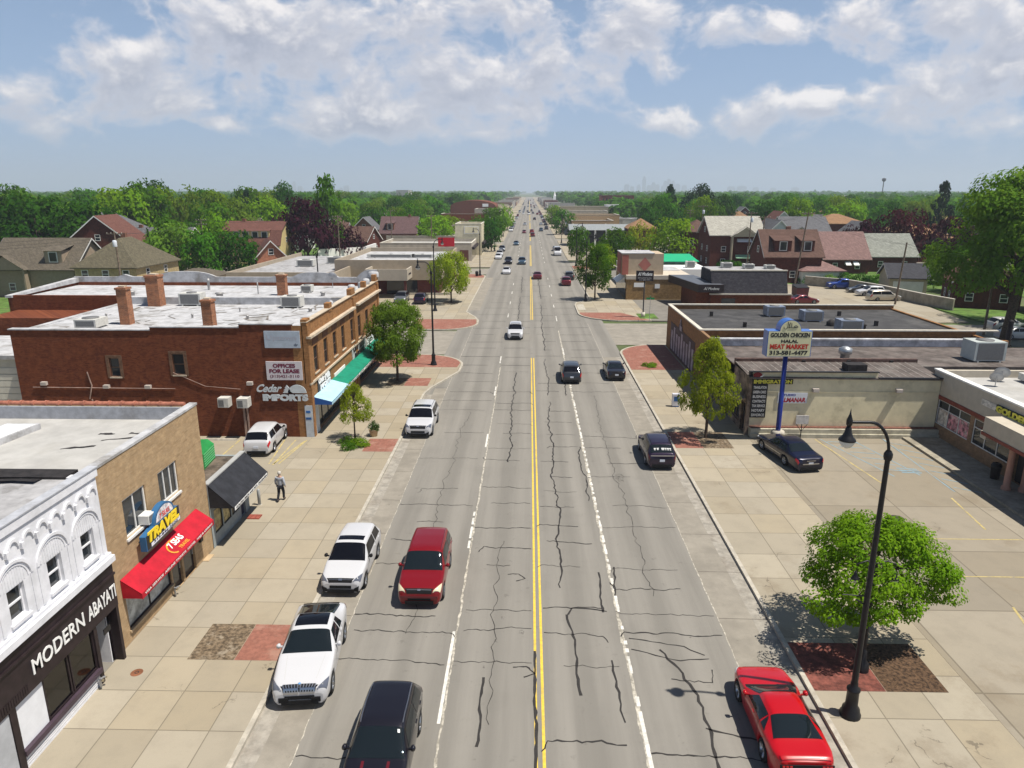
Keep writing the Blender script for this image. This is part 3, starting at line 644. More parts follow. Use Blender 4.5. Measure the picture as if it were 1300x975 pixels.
rf = MB(); rf.box(-39.7, XF - .26, 4.3, 22.8, 6.9, 7.55); rf.build('roof', mroofg, b1)
fr = MB(); fr.poly([(-18.2, 18.6, 7.56), (-16.6, 19.4, 7.56), (-16.7, 19.7, 7.56), (-18.3, 18.95, 7.56)]); fr.extr([(-20.6, 19.6, 7.55), (-18.4, 19.9, 7.55), (-18.4, 20.0, 7.55), (-20.6, 19.75, 7.55)], (0, 0, .12)); fr.extr([(-20.6, 20.5, 7.55), (-18.3, 20.2, 7.55), (-18.3, 20.3, 7.55), (-20.6, 20.62, 7.55)], (0, 0, .10)); fr.build('roof_board', M('weathered_board', (.36, .29, .19), .9, .3), b1)
# shopfront
s = MB(); s.box(XF - .3, XF + .10, 14.0, 23.08, 2.42, 4.21); 
for k in range(92): y = 14.05 + k * .1; s.box(XF + .10, XF + .115, y, y + .06, 2.5, 2.76) if y < 18.2 else None
s.box(XF + .10, XF + .17, 14.0, 23.08, 3.70, 3.78); s.box(XF - .3, XF + .08, 22.93, 23.08, 0, 2.42); s.box(XF - .3, XF + .08, 17.35, 17.6, 0, 2.42); s.box(XF - .3, XF + .06, 21.55, 21.72, 0, 2.42)
s.build('shopfront', mblk, b1)
text_obj('MODERN', '+x', XF, 19.78, 3.12, 2.62, .52, mletter, b1, d=.12, ext=.02, bold=.012); text_obj('ABAYATI', '+x', XF, 22.16, 3.10, 1.66, .52, mletter, b1, d=.12, ext=.02, bold=.012)
s = MB(); s.box(XF - .25, XF - .02, 17.6, 21.55, 0, .62); 
for k in range(6): s.box(XF - .02, XF + .02, 17.6, 21.6, .03 + k * .1, .10 + k * .1)
s.build('base_wall', mwhitep, b1)
s = MB(); s.box(XF - .3, XF + .12, 17.6, 21.6, .622, .80); s.build('window_ledge', M('dark_ledge', (.06, .04, .055), .5, .1), b1)
s = MB(); s.box(XF - .06, XF - .01, 17.62, 18.88, .81, 2.41); s.build('window_board', M('white_board', (.72, .73, .76), .6, .04), b1)
s = MB(); s.box(XF - .08, XF, 18.89, 21.54, .81, .87); s.box(XF - .08, XF, 18.89, 21.54, 2.36, 2.418); 
for y in (18.89, 20.1, 20.22, 21.48): s.box(XF - .08, XF - .001, y, y + .06, .872, 2.358)
f = s.build('window_frame', mblk, b1); s = MB(); s.box(XF - .05, XF - .04, 18.95, 21.48, .87, 2.36); s.build('pane', mclear, f)
s = MB(); s.box(XF - 3.2, XF - .3, 17.6, 21.5, .3, .6); s.box(XF - 3.3, XF - 3.2, 17.6, 21.5, .3, 3.6); s.build('display_platform', mint, b1)
for (yy_, cc_) in ((19.3, (.05, .09, .14)), (19.75, (.5, .52, .55)), (20.6, (.62, .60, .55)), (21.1, (.7, .7, .66))):
    s = MB(); s.lathe([(.02, 1.98), (.07, 1.94), (.08, 1.85), (.05, 1.76), (.045, 1.70), (.17, 1.62), (.15, 1.3), (.17, 1.1), (.30, .62), (.30, .6)], (XF - .75, yy_, 0), 14); mn = s.build('mannequin', M('gown_%d' % int(yy_ * 10), cc_, .8, .1), b1)
s = MB(); s.box(XF - 1.9, XF - 1.85, 21.72, 22.93, 0, 2.42); s.box(XF - 1.85, XF - .3, 22.85, 22.93, 0.01, 2.42); s.build('entry_wall', M('white_board', (.72, .73, .76)), b1)
s = MB(); s.box(XF - 1.86, XF - 1.78, 21.8, 22.7, 0.13, 2.2); d_ = s.build('door', mblk, b1); s = MB(); s.box(XF - 1.78, XF - 1.70, 22.5, 22.55, 1.0, 1.3); s.build('handle', msteel, d_)
s = MB(); s.box(XF + .02, XF + .05, 22.1, 22.5, 1.75, 1.98); s.tube([(XF + .03, 22.3, 2.42), (XF + .03, 22.3, 1.98)], .012, 6); s.build('hanging_sign', mblack, b1)
def siamese(x, y, lab):
    t = thing('fire_standpipe', lab, 'standpipe', (x, y, .13), 0); m = MB()
    m.tube([(0, 0, 0), (0, 0, .42)], .04, 10); m.tube([(0, 0, .34), (.10, -.07, .40), (.16, -.10, .40)], [.035, .035, .045], 10); m.tube([(0, 0, .34), (.10, .07, .40), (.16, .10, .40)], [.035, .035, .045], 10)
    m.build('pipe', msteel, t, local=True)
    for s_ in (-1, 1): c = MB(); c.tube([(.16, s_ * .10, .40), (.20, s_ * .12, .40)], .052, 10); c.build('cap', M('brass', (.4, .35, .25), .4, 0, metal=.7), t, local=True)
siamese(XF + .12, 21.35, 'steel twin standpipe beside the white slatted base wall of the black shopfront')
siamese(-15.45, 27.35, 'steel twin standpipe below the poster window of the tan brick shop')

# neighbour at the very left edge: grey wall end
b0 = thing('grey_building', 'pale grey wall end of the building at the bottom left edge beside the black shopfront', 'building', (-22, 8, 0)); s = MB(); s.box(-40, XF + .05, 4, 17.33, 0, 2.41); s.build('wall', M('grey_render', (.40, .41, .43), .8, .08), b0)

# --- tan brick two-storey with red awning
XT = -15.6
b2 = thing('brick_building', 'tan brick two-storey building with red awning and a travel sign', 'building', (-22, 27, 0))
w = MB(); tw = [(24.8, 26.45, 4.2, 5.8), (27.5, 29.12, 4.35, 5.82), (24.1, 27.5, .62, 2.42), (28.66, 29.75, .13, 2.35), (27.62, 28.5, .13, 2.3)]
wallgrid(w, '+x', XT, 23.11, 31.6, 0, 7.62, tw, .2)
w.box(XT - 22, XT - .01, 31.35, 31.6, 0, 7.62); w.box(XT - 22, XT - .3, 23.11, 23.35, 7.1, 7.3); w.box(XT - 22.2, XT - 22, 23.11, 31.6, 0, 7.3); w.box(XT - .33, XT - .21, 23.11, 31.34, 6.5, 7.6)
w.build('wall', mtan, b2)
m = MB(); m.box(XT - .34, XT + .03, 23.11, 31.64, 7.621, 7.72); m.build('coping', mroofw, b2)
m = MB(); 
for i in range(36):
    x0 = XT - .5 - i * .6; m.tube([(x0, 31.5, 7.66), (x0 - .56, 31.5, 7.66)], .13, 8); m.tube([(x0 - .5, 31.5, 7.66), (x0 - .6, 31.5, 7.66)], .165, 8)
m.build('tile_coping', mtile, b2)
m = MB(); m.box(XT - 22, XT - .33, 31.27, 31.35, 6.9, 7.58); m.build('parapet_flashing', mflash, b2)
m = MB(); m.box(XT - 22, XT - .34, 23.36, 31.26, 6.6, 6.98); m.build('roof', mroofp, b2)
m = MB(); m.extr([(-23.9, 26.2, 6.98), (-22.4, 26.2, 6.98), (-22.4, 26.2, 7.25), (-23.9, 26.2, 7.25)], (.5, 3.6, 0)); sk = m.build('skylight', mroofw, b2)
m = MB(); m.poly([(-23.82, 26.3, 7.255), (-22.46, 26.3, 7.255), (-21.98, 29.7, 7.255), (-23.34, 29.7, 7.255)]); m.build('skylight_glazing', M('skylight_glass', (.66, .67, .66), .4, .03), sk)
m = MB(); 
for i in range(14):
    x = -17.0 - i * 0.75; m.add([(x, 22.5 - r_.uniform(0, .4), 7.66), (x - .8, 22.5 - r_.uniform(0, .4), 7.66), (x - .8, 23.7 + r_.uniform(-.1, .3), 7.35), (x, 23.7 + r_.uniform(-.1, .3), 7.35)], [(0, 1, 2, 3)])
m.box(-28, -16.2, 22.75, 23.5, 7.3, 7.64)
m.build('torn_flashing', mrt, b2)
m = MB(); m.extr([(-38, 23.0, 7.70), (-20.6, 23.0, 7.70), (-20.4, 23.7, 7.70), (-38, 23.7, 7.70)], (0, 0, .16)); m.build('timber_coping', M('weathered_plank', (.38, .34, .23), .9, .25, 3), b2)
m = MB()
for (x, y, a, l_) in ((-19.4, 27.3, .3, 1.3), (-18.3, 28.4, .28, 1.8), (-18.9, 29.2, .05, .7), (-17.6, 29.3, .1, .6)):
    pts = [(x + l_ * k / 6 * math.cos(a), y + l_ * k / 6 * math.sin(a) + r_.uniform(0, .15), 6.985) for k in range(7)] + [(x + l_ * k / 6 * math.cos(a), y - r_.uniform(.02, .2) + l_ * k / 6 * math.sin(a), 6.985) for k in range(6, -1, -1)]
    m.poly(pts)
m.build('roof_patch', mrt, b2)
window(b2, '+x', XT, 24.8, 26.45, 4.2, 5.8, mwframe, mglass, 2, 1, .07, -.12, sill=mwframe)
window(b2, '+x', XT, 27.5, 29.12, 4.35, 5.82, mwframe, mglass, 3, 1, .07, -.12, sill=mwframe)
m = MB(); m.box(XT - .25, XT + .32, 25.85, 26.4, 4.28, 4.66); a_ = m.build('window_air_conditioner', M('ac_white', (.7, .7, .68), .5, .03), b2); m = MB(); m.box(XT + .32, XT + .33, 25.89, 26.36, 4.32, 4.62); m.build('grille', mgrille, a_)
window(b2, '+x', XT, 24.1, 27.5, .62, 2.42, mblk, M('poster_white', (.42, .44, .42), .5, .35, 1.5, stain=(.12, .13, .13), stain_amt=.7, stain_scale=1.4), 2, 1, .07, -.12, sill=mtanp, name='display_window')
for (y0, y1) in ((27.62, 28.5), (28.66, 29.75)):
    m = MB(); m.box(XT - .18, XT - .12, y0, y1, .13, 2.35); d_ = m.build('door', mblk, b2); m = MB(); m.box(XT - .12, XT - .11, y0 + .12, y1 - .12, .4, 2.1); m.build('pane', mglass, d_); m = MB(); m.box(XT - .11, XT - .06, y1 - .1, y1 - .07, .9, 1.3); m.build('handle', msteel, d_)
m = MB(); m.box(XT, XT + .15, 28.1, 28.3, 1.9, 2.2); m.build('wall_lamp', mblack, b2); m = MB(); m.box(XT, XT + .12, 30.2, 30.45, 1.2, 1.55); m.build('mailbox', mblack, b2)
m = MB(); m.box(XT - 1, XT + .3, 30.35, 31.0, 0, .16); m.build('step', mtanp, b2)
# red awning: sloping top, valance and triangular ends
ya, yb_ = 23.9, 30.3; m = MB(); F0, F1 = XT + .02, XT + .78
m.extr([(F0, ya, 2.92), (F1, ya, 2.36), (F1, ya, 2.31), (F0, ya, 2.87)], (0, yb_ - ya, 0)); m.extr([(F1, ya, 2.36), (F1 + .02, ya, 2.36), (F1 + .02, ya, 2.12), (F1, ya, 2.12)], (0, yb_ - ya, 0))
m.poly([(F0, ya, 2.9), (F1, ya, 2.33), (F1, ya, 2.14), (F0, ya, 2.14)]); m.poly([(F0, yb_, 2.9), (F1, yb_, 2.33), (F1, yb_, 2.14), (F0, yb_, 2.14)])
aw = m.build('awning', mred, b2)
text_obj('VISA SERVICE  AIRLINE TICKETS  HOTEL  HAJJ & UMRAH', '+x', F1 + .02, 27.1, 2.235, 6.0, .13, mletter, aw, d=.004, ext=.003, bold=.02)
def slope_text(txt, y, t, w_, h_, mat, par, x0, z0, x1, z1, bold=.02, shear=0.):
    """lettering lying on a sloping awning face"""
    o = text_obj(txt, '+x', 0, 0, 0, w_, h_, mat, None, d=0, ext=.004, bold=bold, shear=shear)
    L = math.hypot(x1 - x0, z1 - z0); sx_, sz_ = (x0 - x1) / L, (z0 - z1) / L; cx, cz = x1 + (x0 - x1) * t, z1 + (z0 - z1) * t
    nx, nz = sz_, -sx_
    if nz < 0: nx, nz = -nx, -nz
    rl = Vector((0, 0, 0)); p = par
    while p is not None: rl += p.location; p = p.parent
    for v in o.data.vertices:
        yy_, hh, dd = v.co.y, v.co.z, v.co.x
        v.co = (cx + sx_ * hh + nx * (dd + .012) - rl.x, y + yy_ - rl.y, cz + sz_ * hh + nz * (dd + .012) - rl.z)
    o.parent = par; return o
slope_text('7 SEAS', 27.55, .56, 1.1, .30, mletter, aw, F0, 2.92, F1, 2.36, .03)
mor = M('orange_letters', (.75, .30, .04), .5, 0)
slope_text('TRAVEL', 27.75, .20, .8, .15, mor, aw, F0, 2.92, F1, 2.36, .03)
m = MB(); pa = []
for k in range(15): a = R(20 + 230 * k / 14); pa.append((a, .52))
pts = [(26.95 + .5 * math.cos(a), .42 + .36 * math.sin(a)) for a, _ in pa] + [(26.95 + .42 * math.cos(a), .42 + .29 * math.sin(a)) for a, _ in reversed(pa)]
L = math.hypot(F1 - F0, .5)
def onaw(y, t): return (F1 + (F0 - F1) * t + .008, y + .3, 2.36 + .56 * t + .012)
m.add([onaw(p[0], p[1]) for p in pts], [(i, i + 1, 28 - i, 29 - i) for i in range(14)]); m.build('emblem', mor, aw)
# TRAVEL box sign standing off the wall
sg = MB(); SY, SZ = -.72, .36; X0, X1 = XT + .20, XT + .45; X0b = X0
prof = [(25.95, 3.05), (28.75, 3.15), (28.75, 3.78), (28.35, 3.86)] + [(27.55 + .82 * math.cos(R(a)), 3.82 + .62 * math.sin(R(a))) for a in range(10, 175, 15)] + [(26.7, 3.8), (25.95, 3.68)]
sg.extr([(X0, y + SY, z + SZ) for y, z in prof], (X1 - X0, 0, 0)); si = sg.build('sign', M('sign_blue', (.03, .12, .26), .4, .05), b2, sharp=30)
m = MB(); m.poly([(X1 + .006, y + SY, z + SZ) for y, z in [(26.0, 3.08), (28.72, 3.17), (28.72, 3.83), (26.0, 3.68)]]); m.build('sign_face', M('sign_black', (.01, .01, .012), .3, 0), si)
m = MB(); m.poly([(X1 + .008, y + SY, z + SZ) for y, z in [(27.55 + .7 * math.cos(R(a)), 3.86 + .5 * math.sin(R(a))) for a in range(0, 181, 15)]]); m.build('sign_panel', M('sign_globe', (.62, .60, .62), .4, .4, 5, stain=(.6, .2, .15), stain_amt=.8, stain_scale=3), si)
m = MB(); m.poly([(X1 + .010, y + SY, z + SZ) for y, z in [(26.3, 3.1), (28.72, 3.18), (28.72, 3.33), (26.3, 3.26)]]); m.build('sign_strip', M('sign_white', (.75, .76, .80), .4, 0), si)
text_obj('TRAVEL', '+x', X1, 27.36 + SY, 3.57 + SZ, 2.55, .46, M('sign_yellow', (.85, .62, .02), .4, 0), si, d=.012, ext=.03, shear=.15, bold=.05)
text_obj('313-846-3600', '+x', X1, 27.5 + SY, 3.215 + SZ, 2.0, .10, M('sign_ink', (.02, .02, .05), .5, 0), si, d=.012, ext=.003, bold=.03)
text_obj('7 SEAS', '+x', X1, 27.55 + SY, 4.02 + SZ, .8, .22, M('sign_redink', (.6, .05, .05), .4, 0), si, d=.012, ext=.004, bold=.03)

for y in (25.5, 26.7, 27.8): m = MB(); m.tube([(XT, y, 3.7), (X0 + .02, y, 3.7)], .03, 6); m.build('sign_bracket', mblack, si)

# --- low grey shop with black awning
b3 = thing('low_shop', 'low grey one-storey shop with a sloping black awning beside the tan brick building', 'shop', (-20, 34, 0))
mgb = M('grey_block', (.27, .30, .30), .8, .08, 3); w = MB(); hw_ = [(32.0 + k * 1.02, 32.92 + k * 1.02, .75, 2.0) for k in range(3)] + [(35.15, 35.75, .13, 2.1)]
wallgrid(w, '+x', XT + .02, 31.61, 36.3, 0, 2.95, hw_, .2); w.box(XT - 10, XT - .2, 36.1, 36.3, 0, 3.32); w.box(XT - 10.2, XT - 10, 31.61, 36.3, 0, 3.32); w.build('wall', mgb, b3)
m = MB(); m.box(XT - 10, XT - .3, 31.61, 36.1, 2.9, 3.3); m.build('roof', M('brown_roof', (.11, .085, .065), .9, .4, 1.2, stain=(.25, .23, .2), stain_amt=.5, stain_scale=.5), b3)
mpost = M('poster_gold', (.35, .29, .13), .5, .5, 2.2, stain=(.25, .07, .05), stain_amt=.8, stain_scale=1.6)
for h_ in hw_[:3]: window(b3, '+x', XT + .02, *h_, mdark, mpost, 1, 1, .05, -.08)
m = MB(); m.box(XT - .2, XT - .1, 35.15, 35.75, .13, 2.1); m.build('door', M('navy_door', (.012, .016, .05), .5, 0), b3)
m = MB(); m.box(XT + .02, XT + .10, 36.0, 36.12, 1.6, 1.8); m.build('wall_lamp', mblack, b3)
m = MB(); F0, F1 = XT + .03, XT + 1.2; ya, yb_ = 31.65, 36.3
m.extr([(F0, ya, 3.5), (F1, ya, 2.35), (F1, ya, 2.3), (F0, ya, 3.45)], (0, yb_ - ya, 0)); m.poly([(F0, ya, 3.5), (F1, ya, 2.3), (F0, ya, 2.3)]); m.poly([(F0, yb_, 3.5), (F1, yb_, 2.3), (F0, yb_, 2.3)]); m.box(F1 - .02, F1 + .02, ya, yb_, 2.12, 2.35)
aw3 = m.build('awning', M('black_canvas', (.022, .023, .028), .7, .2, 2, .6, 3), b3); m = MB(); m.box(F1 + .022, F1 + .028, ya + .1, yb_ - .1, 2.14, 2.33); m.build('valance', mletter, aw3)
text_obj('GOLDEN BIRDS AND PETS  DEARBORN', '+x', F1 + .03, 34, 2.235, 4.2, .12, mblk, aw3, d=.004, ext=.002, bold=.03)
m = MB(); m.box(XT - .2, F0 + .04, ya, yb_, 3.5, 3.56); m.box(XT - .2, F0, ya, yb_, 2.951, 3.5); m.build('parapet', M('grey_cap', (.36, .36, .35), .7, .05), b3)
gcab = thing('green_unit', 'green louvred metal cabinet on the low shop roof behind the black awning', 'cabinet', (-17.7, 34.9, 3.3), R(5)); m = MB(); m.box(-.8, .8, -.85, .85, 0, .85); m.poly([(-.8, -.85, .85), (.8, -.85, .85), (.5, -.85, 1.05), (-.5, -.85, 1.05)]); m.extr([(-.8, -.85, .85), (.8, -.85, .85), (.5, -.85, 1.1), (-.5, -.85, 1.1)], (0, 1.7, 0)); m.build('casing', M('green_paint', (.02, .22, .05), .45, .1), gcab, local=True)
m = MB(); [m.box(.80, .83, -.78, .78, .1 + k * .13, .16 + k * .13) for k in range(6)]; m.build('louvre', M('green_light', (.10, .42, .16), .4, 0), gcab, local=True)

for x in (-.6, .6): m = MB(); m.box(x - .05, x + .05, -.9, -.86, 0, .05); m.build('skid', mblack, gcab, local=True)
t = thing('bollard', 'grey steel bollard at the corner of the low shop by the parking lot', 'bollard', (-15.2, 36.75, .13)); m = MB(); m.lathe([(.0, 0), (.085, 0), (.085, .9), (.06, .96), (0, .98)], n=14); m.build('post', M('grey_post', (.35, .36, .36), .5, .05), t, local=True); m = MB(); m.lathe([(.14, 0), (.14, .03), (0, .031)], n=14); m.build('base', mkerb, t, local=True)
m = MB(); [m.box(-15.25 + (k % 3) * .24, -15.03 + (k % 3) * .24, 34.9 + (k // 3) * .13, 35.01 + (k // 3) * .13, .13, .19) for k in range(12)]; tag(m.build('brick_doorstep', M('brick_red', (.33, .09, .06), .8, .2), None), 'small red brick doorstep on the pavement by the navy door', 'doorstep')

# --- big red brick imports building
mredb = BR('red_brick', (0.105, 0.027, 0.012), (0.175, 0.052, 0.021), (0.12, 0.05, 0.03), .22, .075, .008, var=.22, stain=(.07, .02, .015), stain_amt=.5)
morb = BR('orange_brick', (0.23, 0.105, 0.036), (0.32, 0.155, 0.06), (0.25, 0.15, 0.075), .22, .075, .008, var=.2, stain=(.20, .09, .04), stain_amt=.5)
XC, YC, YD = -15.5, 48.3, 72.5
b4 = thing('imports_building', 'large red brick two-storey corner building with white roof and imports signs', 'building', (-28, 58, 0))
w = MB(); sw = [(-29.72, -29.0, 4.55, 5.92), (-25.17, -24.33, 4.72, 6.25), (-33.5, -32.9, 4.5, 5.8)]
wallgrid(w, '-y', YC, -36.5, XC - 1.0, 0, 7.9, sw[:2], .2)
w.box(-36.5, XC - .3, YC + .2, YC + .45, 0, 7.85)
w.box(-36.5, -36.2, YC + .02, 62.5, 0, 7.6); w.box(-46.5, -36.2, 62.5, 62.8, 0, 8.3); w.box(-46.8, -46.5, 62.5, YD, 0, 8.3)
w.poly([(-44.1, 62.49, 0), (-44.1, 62.49, .1), (-44, 62.49, .1), (-44, 62.49, 0)])
w.box(-46.8, XC - .3, YD - .3, YD, 0, 8.3)
# stepped top of the side wall
w.box(-20.2, XC - 1.0, YC + .002, YC + .25, 7.9, 8.35); w.box(-26.5, -20.2, YC + .002, YC + .25, 7.9, 8.12)
w.build('wall', mredb, b4)
w = MB(); ow = [(y, y + 1.05, 4.55, 6.5) for y in (49.7, 52.3, 54.9, 57.5, 60.6)] + [(y, y + 1.15, 4.4, 6.4) for y in (63.3, 66.4, 69.8)] 
sh = [(49.6, 61.2, .3, 2.45), (61.9, 71.8, .3, 2.45)]
wallgrid(w, '+x', XC, YC, YD, 0, 8.3, ow + sh, .25); w.box(XC - .32, XC - .26, YC, YD, 4.1, 8.3)
w.poly([(XC - 1, YC, 0), (XC, YC, 0), (XC, YC, 8.3), (XC - 1, YC, 8.3)])
for (y0, y1, z) in ((YC, YC + .9, 8.72), (54.2, 55.0, 8.95), (61.3, 62.6, 9.1), (66.5, 67.2, 9.1), (71.3, YD, 9.2)): w.box(XC - .35, XC + .06, y0, y1, 8.302, z)
w.box(XC - .33, XC + .02, YC + .9, YD, 8.302, 8.5)
for (y0, y1) in ((YC + .02, YC + .5), (61.75, 62.6), (71.9, YD - .01)): w.box(XC + .001, XC + .10, y0, y1, 0, 8.3)
w.build('front_wall', morb, b4)
mlime = M('limestone', (.50, .42, .32), .8, .12, 3, stain=(.3, .24, .17), stain_amt=.4)
m = MB(); m.box(XC + .002, XC + .32, YC - .02, 61.7, 7.35, 7.52); m.box(XC + .002, XC + .34, 62.62, YD, 7.45, 7.62); m.box(XC + .002, XC + .12, YC - .02, YD, 4.0, 4.14); m.box(XC - .36, XC + .10, YC - .03, YD + .02, 8.501, 8.56)
m.build('cornice', mlime, b4)
m = MB()
for (y0, y1, z0, z1) in ow[:5]: 
    if y0 < 61: m.box(XC + .003, XC + .03, y0 - .2, y1 + .2, 6.65, 7.2)
m.build('inset_panel', M('dark_brick_panel', (.16, .07, .035), .9, .25, 5), b4)
for h_ in ow: window(b4, '+x', XC, *h_, M('brown_frame', (.10, .06, .04), .5, .1), mglass, 1, 2, .06, -.15, sill=mlime)
for h_ in sw[:2]: window(b4, '-y', YC, *h_, M('brown_frame', (.10, .06, .04)), mglass, 1, 2, .07, -.12, sill=mlime)
m = MB()
for (x0, x1, z0, z1) in sw[:2]:
    for a in ((x0 - .22, x0, z0 - .1, z1 + .2), (x1, x1 + .22, z0 - .1, z1 + .2), (x0, x1, z1, z1 + .2)): m.box(a[0], a[1], YC - .03, YC + .001, a[2], a[3])
m.build('window_surround', M('brown_surround', (.16, .09, .055), .85, .2, 5), b4)
# shopfront of imports building
for i, (y0, y1, z0, z1) in enumerate(sh): window(b4, '+x', XC, y0, y1, z0, z1, mblk, mglass, 7, 1, .09, -.2, name='shop_window')
m = MB(); m.box(XC - .4, XC + .02, YC + .52, 61.74, 0, .298); m.box(XC - .4, XC + .02, 61.9, 71.9, .0, .298); m.build('stall_riser', M('riser', (.2, .11, .07), .8, .3), b4)
mcor = M('corner_shop', (.52, .56, .60), .5, .1); m = MB(); m.box(XC + .003, XC + .05, YC + .15, YC + 1.5, .13, 2.5); m.box(XC - .5, XC + .05, YC - .04, YC - .003, .13, 2.5); m.build('corner_panel', mcor, b4)
m = MB(); m.box(XC - .42, XC - .1, YC - .05, YC - .041, 1.95, 2.12); m.box(XC - .46, XC - .06, YC - .05, YC - .041, 1.45, 1.62); m.build('notice', M('notice_blue', (.03, .13, .38), .5, .3), b4)
def awning(par, y0, y1, zt_, zb_, out_, X, mat, name='awning'):
    m = MB(); m.extr([(X + .02, y0, zt_), (X + out_, y0, zb_), (X + out_, y0, zb_ - .04), (X + .02, y0, zt_ - .04)], (0, y1 - y0, 0)); m.poly([(X + .02, y0, zt_), (X + out_, y0, zb_), (X + out_, y0, zb_ - .22), (X + .02, y0, zb_ - .22)]); m.poly([(X + .02, y1, zt_), (X + out_, y1, zb_), (X + out_, y1, zb_ - .22), (X + .02, y1, zb_ - .22)]); m.box(X + out_ - .02, X + out_, y0, y1, zb_ - .24, zb_)
    return m.build(name, mat, par)
ab = awning(b4, 48.8, 53.7, 3.0, 2.65, 1.35, XC, M('pale_blue_canvas', (.36, .58, .72), .7, .06, 2)); ab['label'] = 'pale blue awning'
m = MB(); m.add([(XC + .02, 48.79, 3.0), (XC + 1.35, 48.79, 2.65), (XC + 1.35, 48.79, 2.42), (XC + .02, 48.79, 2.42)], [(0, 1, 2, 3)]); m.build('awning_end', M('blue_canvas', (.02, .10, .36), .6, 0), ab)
ag = awning(b4, 53.72, 71.0, 3.0, 2.65, 1.35, XC, M('green_canvas', (.005, .20, .12), .7, .15, 1.2, .6, 2.5)); ag['label'] = 'long green awning'
m = MB(); m.box(XC + 1.352, XC + 1.36, 53.8, 70.9, 2.44, 2.6); m.build('valance', mletter, ag); text_obj('LEBANESE GIFTS   IMPORTED FOODS   HOUSEWARES', '+x', XC + 1.362, 62, 2.52, 15, .11, mblk, ag, d=.003, ext=.002, bold=.03)
mlet = M('silver_letters', (.58, .62, .64), .45, .05)
def cedar_logo(par, face, plane, a, z, w_, mat, d=.05):
    s_ = w_ / 3.8; sg_ = {'+x': 1, '-y': 1, '-x': -1}[face]
    text_obj('Cedar', face, plane, a - sg_ * 1.0 * s_, z + .34 * s_, 1.85 * s_, .58 * s_, mat, par, d=d, ext=.04, shear=.45, bold=.03)
    text_obj('IMPORTS', face, plane, a + sg_ * .15 * s_, z - .36 * s_, 3.35 * s_, .52 * s_, mat, par, d=d, ext=.04, bold=.07)
    F = FACE[face]; mb = MB()
    def P2(u, v): return F(plane, a + sg_ * u * s_, z + v * s_, d)
    dome = [(1.05 + .68 * math.cos(R(t_)), .0 + .62 * math.sin(R(t_))) for t_ in range(0, 181, 12)]
    n_ = Vector(F(0, 0, 0, .05))
    mb.extr([P2(*q) for q in dome], n_); tree = [(-.02, 0), (.15, .18), (.06, .2), (.22, .36), (.15, .38), (.32, .6), (.5, .36), (.42, .36), (.6, .18), (.5, .17), (.72, 0)]
    mb.extr([P2(*q) for q in tree[::-1]], n_); mb.build('emblem', mat, par)
cedar_logo(b4, '-y', YC, -17.45, 3.45, 3.7, mlet)
m = MB(); m.box(XC + .005, XC + .06, 50.0, 53.4, 3.0, 3.95); sgn = m.build('sign_board', mblk, b4); cedar_logo(sgn, '+x', XC, 51.7, 3.5, 3.1, mletter, .065)
m = MB(); m.box(XC + .005, XC + .06, 60.5, 65.8, 3.0, 3.95); sgn = m.build('sign_board', M('sign_board_pale', (.5, .5, .5), .5, .3, 2), b4); cedar_logo(sgn, '+x', XC, 63, 3.5, 4.2, mblk, .065)
m = MB(); m.box(XC + .005, XC + .07, 66, 70.5, 3.0, 3.7); m.build('sign_board', mletter, b4); m = MB(); m.box(XC + .005, XC + .07, 54.5, 57.8, 2.98, 3.25); m.build('sign_board', mletter, b4)
def board(x0, x1, z0, z1, mat): m = MB(); m.box(x0, x1, YC - .08, YC - .004, z0, z1); return m.build('sign_board', mat, b4)
s1 = board(-18.45, -15.95, 6.72, 7.92, M('faded_board', (.42, .48, .55), .6, .06, 3)); s1['label'] = 'faded pale blue sign board'
text_obj('Uptown', '-y', YC - .08, -17.25, 7.4, 2.1, .45, M('faded_ink', (.42, .42, .47), .6, 0), s1, d=.004, ext=.002, bold=.01); text_obj('dr', '-y', YC - .08, -16.25, 6.95, .3, .2, M('faded_dark', (.08, .1, .14), .6, 0), s1, d=.004, ext=.002, bold=.03)
s2 = board(-18.5, -15.95, 4.4, 5.74, M('lease_board', (.62, .58, .60), .5, .03)); s2['label'] = 'offices for lease sign board'; mlr = M('lease_red', (.16, .02, .05), .5, 0)
text_obj('OFFICES', '-y', YC - .08, -17.22, 5.44, 1.6, .3, mlr, s2, d=.004, ext=.003, bold=.05); text_obj('FOR LEASE', '-y', YC - .08, -17.22, 5.05, 2.15, .3, mlr, s2, d=.004, ext=.003, bold=.05); text_obj('(313)421-3110', '-y', YC - .08, -17.22, 4.65, 2.1, .26, mlr, s2, d=.004, ext=.003, bold=.02)
for (x, z, dp) in ((-21.6, 2.85, .35), (-20.2, 2.85, .45)):
    m = MB(); m.box(x - .38, x + .38, YC - dp - .3, YC - .01, z - .35, z + .33); a_ = m.build('wall_air_conditioner', mac, b4); m = MB(); m.box(x - .33, x + .05, YC - dp - .31, YC - dp - .301, z - .28, z + .2); m.build('grille', mgrille, a_)
m = MB(); m.box(-20.45, -20.3, YC - .12, YC - .002, .1, 2.5); m.box(-20.2, -20.1, YC - .1, YC - .002, .1, 2.5); m.tube([(-31.5, YC - .05, 2.9), (-31.2, YC - .05, 3.9), (-31.4, YC - .05, 4.9)], .05, 6); m.tube([(-35.5, YC - .05, 3.75), (-25.2, YC - .05, 3.7)], .03, 6); m.tube([(-25.2, YC - .05, 4.9), (-23, YC - .05, 3.9), (-20.5, YC - .05, 3.7)], .02, 6); m.box(-32.6, -30.9, YC - .35, YC - .002, 2.05, 2.15); m.tube([(-31.3, YC - .1, 2.9), (-31.25, YC - .1, 2.1)], .05, 6); m.build('conduit', M('conduit_grey', (.32, .22, .18), .6, .2), b4)
